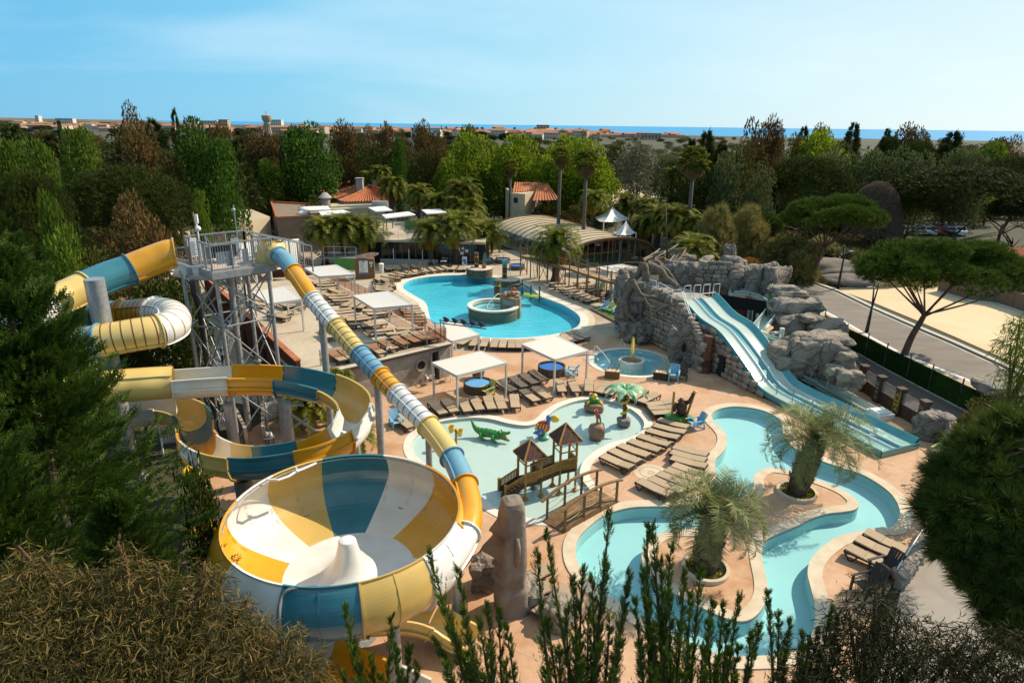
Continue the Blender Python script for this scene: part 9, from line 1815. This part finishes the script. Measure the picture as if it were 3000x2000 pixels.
for i,(p,s,lb)in enumerate(((B1(1620,620),1.0,'dark palm growing inside the open spiral flume'),(B1(2000,900),.7,'low palm at the right foot of the spiral flume'),(B1(1800,120),.35,'small palm sprout at the terrace edge behind the spiral flume'),(H4(640,760),.3,'small palm sprout beside the tube slide post'))):
 b=G(p)if i<2 else D(p,36.5); t=thing('date_palm',lb,'palm tree',(b.x,b.y,0),i,'small palms by the spiral flume'); o=obj('crown',PM[i%2][0],0,t); o.scale=(s*.8,)*3; o.location=(0,0,1.2 if i<2 else b.z-.3)
 mb=MB(); mb.lathe([(.25,-.1),(.2,o.location.z)],n=10); obj('trunk',mb,PALMB,t,sm=1)
for p,Y,m,lb,s in((A3(2185,250),58,'flower','bush of small red flowers on the rock castle by the road',1.4),):
 q=D(p,Y); n_=900; P,dd=lobes_points(n_,[(0,0,0,s*.6,s*.5,s*.45)],.3); t=thing('flower_bush',lb,'bush',q); o=obj('leaves',cloud('bush','leaf',P,dd,.16,LM_['ltgreen']),0,t); P,dd=lobes_points(260,[(0,0,.05,s*.62,s*.52,s*.47)],0); o=obj('blossoms',cloud('blossom','leaf',P,dd,.14,leafmat('red_blossom',(.40,.04,.025),(.55,.10,.06))),0,t)
PLANTED=[]
def scatter(n,Y0,Y1,px0,px1,kinds,h0,h1,w0,w1,gap,label,group,seed,ok=None):
 rr=random.Random(seed); c=0; tries=0
 while c<n and tries<n*30:
  tries+=1; u=rr.random(); Y=sqrt(Y0*Y0+(Y1*Y1-Y0*Y0)*u)if Y1/Y0<3 else Y0*(Y1/Y0)**u; px=rr.uniform(px0,px1); x=(px-1500)/1900*(Y*cos(PITCH)+5)
  g=gap*(1+Y/400)
  if any((x-a)**2+(Y-b)**2<g*g for a,b in PLANTED):continue
  if ok and not ok(x,Y,px):continue
  k=rr.choice(kinds); h=rr.uniform(h0,h1); w=rr.uniform(w0,w1); lb=rank(Y)+' '+label[k]+' '+where(px); plant(k,x,Y,h,w,lb,group,rz=rr.uniform(0,6.28)); PLANTED.append((x,Y)); c+=1
 return c
LBW={'holm':'dark evergreen oak','mixed':'olive green tree','eucalypt':'brown-tinged tree','cedar':'dark layered conifer','farpine':'dark umbrella pine','silver':'grey-green tree','shrub':'grey-brown scrub bush','leafy':'light green tree','olive':'olive bush','domepine':'low dark pine'}
PLACES=[(-1e9,'beyond the left edge'),(60,'at the far left edge'),(180,'below the white far tower block'),(300,'left of the tallest brown tree'),(400,'under the tallest brown tree'),(480,'left of the spiky conifer'),(560,'below the spiky conifer'),(640,'above the slide tower'),(720,'left of the water tower'),(800,'below the water tower'),(880,'above the large glossy poplar'),(960,'above the round vent'),(1040,'above the tiled house ridge'),(1120,'above the tiled house right end'),(1200,'above the small bright poplar'),(1280,'left of the lime planes'),(1360,'above the leftmost lime plane'),(1440,'above the middle lime plane'),(1520,'below the square ochre block'),(1600,'below the ochre block right side'),(1680,'above the two tall fan palms'),(1760,'right of the two tall fan palms'),(1840,'above the silvery willow'),(1920,'right of the silvery willow'),(2000,'left of the lone fan palm'),(2080,'above the lone fan palm'),(2160,'right of the lone fan palm'),(2240,'above the road bend pine'),(2330,'left of the bright skyline tree'),(2420,'below the bright skyline tree'),(2500,'below the highest spiky cypress'),(2600,'right of the highest spiky cypress'),(2700,'above the huge car park pine'),(2800,'below the sailing boat'),(2900,'near the right edge'),(3000,'beyond the right edge')]
RANKS=[(0,'near'),(90,'front-row'),(125,'second-row'),(150,'third-row'),(180,'fourth-row'),(215,'fifth-row'),(260,'middle-distance'),(320,'sixth-row'),(390,'far'),(480,'farther'),(600,'very far'),(740,'most distant')]
def where(px):return[t for a,t in PLACES if px>=a][-1]
def rank(Y):return[t for a,t in RANKS if Y>=a][-1]
fil=lambda nm:lambda x,Y,px:1
scatter(46,128,210,-250,760,['holm','mixed','cedar','eucalypt','holm','silver'],8.5,12,8,12,7,LBW,'wood belt trees',1)
scatter(26,145,230,760,1560,['holm','mixed','eucalypt','holm'],7.5,10.5,8,12,7,LBW,'wood belt trees',2)
scatter(40,215,420,-300,1000,['holm','mixed','eucalypt','farpine','cedar'],8,11,10,15,9,LBW,'wood belt trees',3)
scatter(44,240,620,640,1560,['farpine','farpine','farpine','holm','mixed'],7.5,10.5,11,17,9,LBW,'wood belt trees',4)
scatter(30,430,800,-300,760,['farpine','farpine','holm'],8,10.5,13,19,11,LBW,'wood belt trees',5)
scatter(170,190,1000,1440,2360,['shrub','shrub','silver','mixed','holm','shrub'],2.5,5.2,6,12,7,LBW,'plain scrub',6)
scatter(50,150,520,2280,3350,['holm','mixed','silver','cedar','holm','eucalypt'],8,12.5,9,14,8,LBW,'wood belt trees',7)
inl=lambda x,Y,px:(px<690 or Y>122)and(x<-31 or Y>50)and not(-32<x<8 and 50<Y<84)and not(x>-33 and Y<84)
scatter(44,36,126,-500,640,['holm','mixed','olive','domepine','cedar'],4.5,8,5,8.5,3.6,LBW,'park edge undergrowth',8,inl)
scatter(20,118,145,800,1560,['holm','mixed','leafy','olive'],4,6.5,6,9,5,LBW,'park edge undergrowth',9)
scatter(10,104,118,1560,1790,['holm','mixed','leafy'],3.5,5,5,7,3.5,LBW,'park edge undergrowth',10)
scatter(26,96,150,2040,2500,['holm','mixed','silver','olive'],4,7,6,9,4.5,LBW,'park edge undergrowth',11,lambda x,Y,px:x>30+(Y-96)*.2)
scatter(24,120,150,2400,3300,['holm','mixed','domepine','olive'],5,8,7,11,5,LBW,'park edge undergrowth',12)
for a in((A1,1180,430,520,40,'holm','dark shrubbery tree behind the white tube curve'),(A1,1330,500,360,43,'holm','dark shrubbery tree left of the slide tower legs'),(A1,1180,1060,480,33.5,'holm','dark rounded bush under the white tube curve'),(A1,1420,1130,300,33,'holm','dark bush at the tower foot'),(B1,470,870,300,18.5,'holm','dark ivy-like bush left of the bowl behind the rafts'),(A1,880,1180,420,31,'domepine','dark bush below the yellow striped tube'),(A4,2230,1500,500,34,'mixed','dense green bush around the mushroom rock foot'),(B4,2150,430,520,30,'holm','dark bush under the mushroom rock'),(B4,2000,560,400,27,'mixed','green bush at the railing end')):tree(*a)
n_=26000; xx=rg.uniform(20,62,n_); yy=rg.uniform(72,130,n_); keep=xx>17+(130-yy)*.32; P=np.stack([xx,yy,np.full(n_,-.03)],1)[keep]; o=bpy.data.objects.new('dry_grass',cloud('dry_grass','tuft',P,rg.normal(size=P.shape)*.35+np.array([0,0,1]),.5*(.5+rg.random(len(P))),LM_['reed'])); COL.objects.link(o); tag(o,'dry grass and reeds on the bank beyond the road','grass',kind='stuff')
HW=[mat('town_wall_'+n,c,.9)for n,c in(('pink',(.46,.30,.21)),('cream',(.52,.42,.31)),('white',(.60,.55,.48)))]; HR=[mat('town_roof_'+n,c,.9,rnd=.15)for n,c in(('terracotta',(.34,.125,.06)),('ochre',(.36,.17,.09)))]; HWIN=mat('town_window',(.07,.06,.055),.6)
def housemesh(L,W_,H_,ro,wi,ri):
 mb=MB(); mb.box((0,0,H_/2),(L,W_,H_),mi=0); mb.add([(-L/2-.3,-W_/2-.3,H_),(L/2+.3,-W_/2-.3,H_),(L/2+.3,W_/2+.3,H_),(-L/2-.3,W_/2+.3,H_),(-L/2-.3,0,H_+ro),(L/2+.3,0,H_+ro)],[(0,1,5,4),(2,3,4,5),(1,2,5),(3,0,4)],1)
 n=int(L/2.6); fl=max(1,int(H_/2.8))
 for f in range(fl):
  for k in range(n):mb.box((-L/2+L*(k+.5)/n,-W_/2-.02,1.5+2.8*f),(1.0,.08,1.3),mi=2)
 return mb.mesh('house',[HW[wi],HR[ri],HWIN])
HN=['pink gabled','long cream','small white','very long pink','tall cream']
HM=[housemesh(14,9,5.8,2.0,0,0),housemesh(22,9,5.6,1.8,1,0),housemesh(11,9,6.5,2.2,2,1),housemesh(30,10,6.2,1.8,0,1),housemesh(16,11,8.5,2.0,1,1)]
def town(n,px0,px1,Y0,Y1,seed,label,hs=1.0):
 rr=random.Random(seed); c=0
 while c<n:
  Y=rr.uniform(Y0,Y1); px=rr.uniform(px0,px1); x=(px-1500)/1900*(Y*.948); hi=rr.randrange(5); o=bpy.data.objects.new('town_house',HM[hi]); COL.objects.link(o); o.location=(x,Y,-.1); o.rotation_euler=(0,0,rr.gauss(0,.35)); s=rr.uniform(.85,1.25); o.scale=(s,s,s*hs*rr.uniform(.85,1.2)); tag(o,HN[hi]+' house '+('in front' if Y<Y0+(Y1-Y0)/3 else 'amid' if Y<Y0+(Y1-Y0)*.67 else 'at the back')+' of the town, '+where(px),'house','houses of the seaside town'); c+=1
town(110,1130,1780,800,1300,1,'')
town(60,780,1150,1050,1700,2,'')
town(110,-60,800,950,2000,3,'')
town(14,1780,1990,1020,1150,4,'',.75)
wt=thing('water_tower','round beige water tower standing over the far town','water tower',D((783,365),1000)); wt.location.z=0; zt=D((783,337),1000).z; zb_=zt*.62; r=40/3.136/1900*955; WTM=mat('tower_beige',(.44,.36,.25),.9,(.36,.29,.2),.2)
mb=MB(); mb.lathe([(r*.85,0),(r*.72,zb_)],n=24); obj('shaft',mb,WTM,wt,sm=40); mb=MB(); mb.lathe([(r*.72,zb_),(r*1.05,zb_+(zt-zb_)*.35),(r*1.1,zt*.97),(r*.7,zt),(0,zt+.5)],n=24); obj('tank',mb,WTM,wt,sm=40); mb=MB(); mb.bar((0,0,zt),(0,0,zt+5),1.0); obj('antenna',mb,WTM,wt)
for k in range(10):a=k*.628; mb=MB(); mb.box((r*.79*cos(a),r*.79*sin(a),zb_*.5),(.6,.5,zb_*.75),a); obj('window_strip',mb,HWIN,wt)
def block(K_,x0,x1,ytop,Y,m,label,nx,nz,depth=14):
 a,b=D(K_(x0,ytop),Y),D(K_(x1,ytop),Y); L=b.x-a.x; h=a.z; t=thing('apartment_block',label,'apartment block',((a.x+b.x)/2,Y,0)); mb=MB(); mb.box((0,0,h/2),(L,depth,h)); obj('wall',mb,m,t); mb=MB(); mb.box((0,0,h+.3),(L+.8,depth+.8,.6)); obj('roof',mb,HR[0]if m is HW[0]else m,t)
 for i in range(nx):
  for k in range(nz):mb=MB(); mb.box((-L/2+L*(i+.5)/nx,-depth/2-.05,h*(k+.55)/nz),(L/nx*.45,.3,h/nz*.45)); obj('window',mb,HWIN,t)
block(T3,226,340,210,1150,HW[0],'square ochre apartment block rising over the far town before the sea',4,6)
block(T2,138,240,162,1300,HW[2],'pale apartment block with dark balconies right of the water tower',6,4)
block(T1,520,680,148,1700,HW[2],'long white apartment block on the left skyline',8,3); block(T1,333,365,124,1900,HW[2],'white tower block on the far left skyline',2,5); block(T1,1700,1830,165,1500,HW[2],'white apartment block right of the spiky conifer',6,3); block(T1,1840,1990,170,1450,HW[1],'pale stepped apartment block beside the white one',6,3); block(T1,2020,2100,160,1400,HW[0],'pink apartment block on the left skyline',4,3)
block(T2,1440,1705,238,520,HW[2],'long white warehouse with brown roof behind the brown trees',6,1,20); block(T3,1180,1365,286,900,HW[0],'low red-roofed beach building near the sea',6,1,10)
for i,(px,s)in enumerate(((30,1),(260,.8),(800,.9),(1050,.7))):mb=rockmesh((700*s,160,34*s),950+i,None,8,.15,2.2); o=obj('hill',mb,mat('hill_green',(.12,.10,.06),.95,(.16,.13,.08),.02)if i==0 else bpy.data.materials['hill_green'],sm=1); q=D((px*.33,350),2300); o.location=(q.x,2250,2); o['kind']='structure'
for i,px in enumerate((1330,1345,1390,1405,1440,1300,1500,1690,1560,1620,1215,1240)):
 Y=900+25*i; x=(px-1500)/1900*Y*.95; t=thing('fan_palm',ORD[i]+' small palm silhouette along the far sea front','palm tree',(x,Y,0),i,'sea front palms'); mb=MB(); mb.tube([(0,0,0),(0,0,11)],.35,6); obj('trunk',mb,BARK,t); o=obj('crown',FC,0,t); o.location=(0,0,11); o.scale=(1.6,)*3
q=D(T4(1797,300),3000); bt_=thing('sailing_boat','tiny sailing boat on the sea near the right skyline','sailing boat',(q.x,3000,-3)); mb=MB(); mb.lathe([(0,0),(3,.3),(3.5,2)],n=12); o=obj('hull',mb,M['white'],bt_); o.scale=(2.6,.6,1); mb=MB(); mb.bar((0,0,1),(1,0,17),.35); obj('mast',mb,M['steeldk'],bt_); mb=MB(); mb.add([(.5,.1,3),(-6,.1,3),(1,.1,16)],[(0,1,2),(2,1,0)]); obj('sail',mb,HW[2],bt_)
def sprays(name,base,H_,R0,nb,per,size,m,seed,z0=.06,pw=.75,tilt=.35,pal='sprig'):
 r=np.random.default_rng(seed); P,Dv,S=[],[],[]
 for b in range(nb):
  u=r.random()**.85; z=H_*(z0+(1-z0)*u); L=R0*(1-u)**pw*r.uniform(.72,1.12)+.25; a=r.uniform(0,2*np.pi); el=tilt+.5*u+r.normal()*.12; d=np.array([cos(a)*cos(el),sin(a)*cos(el),sin(el)]); sd=np.array([-sin(a),cos(a),0])
  t=(.22+.78*r.random(per)**.8); fan=r.normal(size=per)*.13*L*(1.15-t); drop=-.10*L*t*t
  pts=d[None,:]*(L*t)[:,None]+sd[None,:]*fan[:,None]+np.array([0,0,1])[None,:]*(z+drop+r.normal(size=per)*.06)[:,None]; P.append(pts); Dv.append(d[None,:]*1.0+sd[None,:]*(fan/(.13*L+.01)*.35)[:,None]+r.normal(size=(per,3))*.22+np.array([0,0,.12])); S.append(size*(.65+.7*r.random(per))*(1.15-.45*t))
 return cloud(name,pal,np.concatenate(P),np.concatenate(Dv),np.concatenate(S),m)
bx=D((95,1200),16.2); cyp=thing('cypress_tree','big dark green cypress filling the left edge in front of the raft slide','tree',(bx.x,16.2,0)); me=sprays('cypress_crown',None,13.6,5.2,400,76,.34,LM_['fgcyp'],61); o=obj('crown',me,0,cyp)
mb=MB(); mb.tube([(0,0,-.1),(.1,0,7),(0,0,13.2)],[.28,.18,.05],9); obj('trunk',mb,BARK,cyp,sm=1)
for(p,Y,s,lb)in(((-30,640),29,.95,'dark cypress behind the big one at the far left edge'),((-160,1150),12.5,.75,'cypress at the lower left edge beside the big one'),((330,1480),11.8,.52,'small cypress between the big one and the bowl')):
 q=D(p,Y); c=dup(cyp,(q.x,q.y,0),random.random()*6,(s,s,q.z/13.6),lb,None)
def eucalypt(name,label,lob,base,n,m,size,seed,ll=.17):
 global rg
 rg=np.random.default_rng(seed); b=Vector(base); t=thing('eucalyptus_tree',label,'tree',b); P,dd=lobes_points(n,[(l[0]-b.x,l[1]-b.y,l[2],l[3],l[3],l[3]*.85)for l in lob],.6); P=P+rg.normal(size=P.shape)*.07; dd=dd*.5+np.array([0,0,-.75])+rg.normal(size=dd.shape)*.4; o=obj('crown',cloud('eucalyptus_crown','sickle',P,dd,ll*(.7+.6*rg.random(n)),m),0,t)
 c=sum((Vector(l[:3])for l in lob),V(0,0,0))/len(lob); tb=bpy.data.materials.get('red_twig')or mat('red_twig',(.15,.06,.03),.8,(.10,.05,.03),6); mb=MB(); mb.tube([b-V(0,0,.1),b.lerp(c,.5),c-V(0,0,.6)],[.22,.15,.08],8); obj('trunk',mb,GBARK,t,sm=1,W=1); mb=MB()
 for l in lob:q=Vector(l[:3]); f=b.lerp(c,.75); mb.tube(spline([f,f.lerp(q,.5)+V(0,0,.25),q,q+(q-f).normalized()*l[3]*.9],3),[.06,.05,.045,.04,.035,.03,.025,.018,.012,.008][:10],5)
 tag(obj('branches',mb,tb,t,sm=1,W=1),kind='stuff'); return t
lobs=[]
rr=random.Random(9)
for(x,y,Y,r)in((20,1600,9.2,.16),(90,1640,9.0,.22),(310,1590,9.0,.14),(330,1630,8.9,.22),(200,1680,8.9,.2),(430,1660,8.8,.2),(560,1650,8.7,.16),(590,1690,8.6,.24),(680,1770,8.4,.2),(720,1830,8.2,.26),(840,1850,8.0,.18),(880,1930,7.9,.2),(-60,1760,8.6,.7),(60,1710,8.8,.5),(160,1760,8.6,.5),(260,1700,8.7,.36),(340,1690,8.7,.38),(300,1800,8.3,.5),(430,1740,8.5,.42),(550,1740,8.5,.4),(500,1830,8.2,.5),(630,1820,8.2,.42),(710,1900,7.9,.46),(800,1930,7.9,.32),(120,1880,8.0,.8),(380,1930,7.8,.8),(250,2000,7.6,.8),(600,2000,7.6,.8),(850,2010,7.5,.5),(0,1960,7.8,.8),(480,2080,7.4,.8),(760,2060,7.4,.7),(100,2100,7.3,.8),(-150,1950,7.8,.8)):
 q=D((x,y),Y); lobs.append((q.x,q.y+.3,q.z-.35,r))
eucalypt('e','brown-green eucalyptus with narrow hanging leaves filling the bottom left corner',lobs,(-5.2,7.6,0),36000,LM_['fgeuc'],1,71,.165)
lobs=[]
for(x,y,Y,r)in((2590,1780,8.0,.45),(2520,1850,7.9,.45),(2650,1860,7.8,.5),(2560,1930,7.6,.6),(2720,1930,7.6,.55),(2830,1920,7.6,.5),(2930,1930,7.6,.55),(2450,1960,7.5,.5),(2640,2010,7.4,.6),(2800,2020,7.4,.6),(2950,2030,7.4,.6),(3050,1960,7.5,.6),(2380,2030,7.3,.5)):q=D((x,y),Y); lobs.append((q.x,q.y+.2,q.z-.2,r))
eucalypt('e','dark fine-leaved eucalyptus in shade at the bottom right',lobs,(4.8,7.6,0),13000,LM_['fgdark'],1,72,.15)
lobs=[]
for(x,y,Y,r)in((2985,960,24,.5),(2960,1020,24,.6),(3010,1060,24,.7),(2960,1110,24,.5),(3000,1160,24,.6),(3060,1000,24.5,.9),(3080,1120,24.5,1.0),(2975,1190,24,.4)):q=D((x,y),Y); lobs.append((q.x,q.y,q.z,r))
eucalypt('e','light green eucalyptus branches hanging in at the right edge above the mushroom rock',lobs,(19.5,24.5,0),4200,LM_['ltgreen'],1,73,.30)
def juniper(label,tips,root,seed,m=None,fillw=1.0):
 r=np.random.default_rng(seed); P,Dv,S=[],[],[]; t=thing('juniper_tree',label,'tree',root,0,'junipers along the bottom'); b=Vector(root); mb=MB()
 for(p,Y,th)in tips:
  tip=D(p,Y); st=V(b.x+(tip.x-b.x)*.35+r.normal()*.1,b.y+(tip.y-b.y)*.3,tip.z-2.6-r.random()*.5); C_=spline([st,st.lerp(tip,.45)+V((tip.x-b.x)*.06,.05,.1),tip],11); mb.tube(C_,list(np.linspace(.045,.006,len(C_))),5); L=arclen(C_)[-1]
  for i,c in enumerate(C_[:-1]):
   u=i/(len(C_)-1); d=(C_[i+1]-c).normalized(); nsh=4
   for k in range(nsh):
    a=r.uniform(0,6.28); x=d.cross(V(cos(a),sin(a),.3)).normalized(); sl=th*(.95*(1-u)**.7+.10)*(r.uniform(.4,1.2)if r.random()<.82 else r.uniform(1.3,2.2)); q0=c+(C_[i+1]-c)*r.random(); dv=(d*1.0+x*.6).normalized()
    for j in range(7):w=(j+.5)/7; q=q0+dv*sl*w+d*sl*.25*w*w; P.append(q); Dv.append(dv*.8+d*.6*w+Vector(r.normal(size=3))*.22); S.append(.105*(.75+.5*r.random())*(1.15-.5*w))
 P=np.array([tuple(q-b)for q in P]); Dv=np.array([tuple(q)for q in Dv]); S=np.array(S); global rg; rg=np.random.default_rng(seed); o=obj('crown',cloud('juniper_crown','sprig',P,Dv,S,m or LM_['fgjun']),0,t)
 tag(obj('branches',mb,BARK,t,sm=1,W=1),kind='stuff'); mb=MB(); zt=min(D(p,Y).z for p,Y,th in tips)-1.5; mb.tube([b-V(0,0,.1),V(b.x,b.y,zt)],[.2,.09],8); obj('trunk',mb,BARK,t,sm=1,W=1)
JU=[('leftmost juniper in front of the bowl with one thick leaning tip',[(C2(820,900),8.4,.32),(C2(905,1230),8.2,.28),(C2(1290,1220),8.2,.24),(C2(1245,970),8.6,.24),(C2(1410,1240),8.3,.24),(C2(800,1470),7.9,.22),(C2(1050,1330),8.1,.3),(C2(1150,1500),7.9,.3),(C2(950,1560),7.8,.3),(C2(1330,1480),7.9,.28),(C2(1480,1420),8.0,.28)],(-1.9,7.6,0)),('juniper beside the stone head with tall tip towards the white bowl panel',[(C2(1590,390),9.0,.30),(C2(1860,525),8.9,.28),(C2(1700,800),8.6,.3),(C2(2130,880),8.5,.28),(C2(2230,900),8.5,.26),(C2(1900,900),8.5,.36),(C2(2050,1000),8.3,.36),(C2(1780,1050),8.3,.34),(C2(2300,1050),8.3,.3),(C2(1650,1180),8.2,.3),(C2(2150,1250),8.0,.36),(C2(1950,1300),8.0,.36),(C2(1750,1400),7.8,.34),(C2(2300,1380),7.8,.34),(C2(2080,1500),7.7,.36)],(.2,7.7,0)),('tall pointed juniper in the middle of the bottom edge before the river pool',[(C3(310,185),9.0,.24),(C3(230,370),8.9,.26),(C3(900,0),9.1,.30),(C3(645,540),8.7,.26),(C3(735,600),8.6,.26),(C3(1075,560),8.8,.2),(C3(1060,680),8.6,.24),(C3(560,620),8.6,.3),(C3(500,900),8.3,.36),(C3(860,480),8.8,.36),(C3(700,900),8.3,.36),(C3(330,1000),8.2,.3),(C3(900,1000),8.2,.36),(C3(580,1150),8.0,.38),(C3(800,1250),7.9,.38),(C3(420,1250),7.9,.36),(C3(1000,1200),7.9,.36),(C3(650,1420),7.7,.38),(C3(300,1450),7.6,.36),(C3(920,1450),7.6,.36)],(1.25,7.8,0)),('forked juniper right of the tallest one, covering part of the river island',[(C3(1240,125),9.0,.22),(C3(1290,118),9.0,.22),(C3(1460,305),8.9,.22),(C3(1590,545),8.7,.22),(C3(1200,540),8.7,.26),(C3(1370,450),8.8,.38),(C3(1735,520),8.7,.30),(C3(1250,800),8.4,.34),(C3(1450,760),8.4,.38),(C3(1640,760),8.4,.3),(C3(1130,800),8.4,.3),(C3(1320,1050),8.1,.4),(C3(1550,1020),8.1,.4),(C3(1180,1180),8.0,.36),(C3(1420,1280),7.8,.4),(C3(1620,1260),7.8,.38),(C3(1300,1470),7.6,.4),(C3(1560,1480),7.6,.4)],(2.6,7.7,0)),('spreading juniper with side branch reaching right at the bottom of the river pool',[(C3(1850,825),8.5,.2),(C3(1940,850),8.5,.24),(C3(2085,800),8.5,.24),(C3(2270,1035),8.3,.24),(C3(1800,1000),8.2,.32),(C3(1980,1020),8.2,.3),(C3(2200,1110),8.1,.16),(C3(1990,1250),8.0,.18),(C3(2085,1250),8.0,.18),(C3(1760,1250),7.9,.34),(C3(1900,1350),7.8,.3),(C3(1780,1500),7.6,.34),(C3(2050,1500),7.6,.26)],(3.2,7.6,0)),('rightmost juniper with slim tips at the lower river bend',[(C4(5,745),8.6,.24),(C4(100,950),8.4,.24),(C4(200,1000),8.3,.24),(C4(325,1105),8.2,.16),(C4(380,1180),8.1,.2),(C4(455,1105),8.2,.18),(C4(585,895),8.4,.24),(C4(640,950),8.3,.2),(C4(300,1250),8.0,.24),(C4(480,1280),7.9,.26),(C4(640,1250),7.9,.28),(C4(150,1280),7.9,.22),(C4(560,1420),7.7,.3),(C4(330,1420),7.7,.28),(C4(690,1450),7.6,.26),(C4(930,1455),7.5,.14),(C4(1280,1475),7.5,.14)],(4.4,7.5,0))]
for i,(lb,tips,root)in enumerate(JU):juniper(lb,tips,root,80+i)
def fgpine():
 r=np.random.default_rng(91); t=thing('pine_tree','dark long-needled pine filling the right edge over the yard','tree',(10.4,9.9,0)); b=t.location; P,Dv=[],[]; mb=MB(); trunk_top=V(10.3,10.0,12.5)
 for(x,y,Y,rad,n)in((2960,1290,11,.55,150),(2860,1330,10.8,.45,120),(2800,1400,10.6,.42,110),(2900,1420,10.4,.55,170),(2990,1400,10.4,.6,170),(2760,1490,10.2,.40,120),(2840,1510,10.0,.5,150),(2940,1530,9.8,.6,190),(3010,1520,9.8,.6,150),(2800,1600,9.8,.38,90),(2880,1630,9.6,.5,140),(2970,1650,9.4,.6,170),(2930,1740,9.2,.45,110),(3000,1760,9.0,.5,130),(2860,1700,9.3,.25,40),(2970,1830,8.8,.35,70),(3050,1650,9.4,.7,160),(3070,1400,10.4,.8,180),(3060,1850,8.8,.5,90)):
  c=D((x,y),Y); q=np.array(c); k=r.normal(size=(n,3)); k/=np.linalg.norm(k,axis=1,keepdims=1); n_k=int(n*1.5); k=r.normal(size=(n_k,3)); k/=np.linalg.norm(k,axis=1,keepdims=1); P.append(q-np.array(b)+k*rad*(r.random((n_k,1))**.45)); Dv.append(k*.7+r.normal(size=(n_k,3))*.4+np.array([-.35,-.1,.25])); mb.tube(spline([trunk_top.lerp(V(10.3,10.0,c.z+.3),.6),(trunk_top+c)/2,c],3),[.05,.045,.04,.035,.03,.025,.015],6)
 global rg; rg=np.random.default_rng(92); P,Dv=np.concatenate(P),np.concatenate(Dv); o=obj('crown',cloud('pine_crown','tuftfine',P,Dv,.30*(.75+.5*rg.random(len(P))),LM_['fgpine']),0,t)
 tag(obj('branches',mb,PBARK,t,sm=1,W=1),kind='stuff'); mb=MB(); mb.tube([V(10.5,9.9,-.1),V(10.4,9.9,7),trunk_top],[.35,.25,.1],9); obj('trunk',mb,PBARK,t,sm=1,W=1)
fgpine()
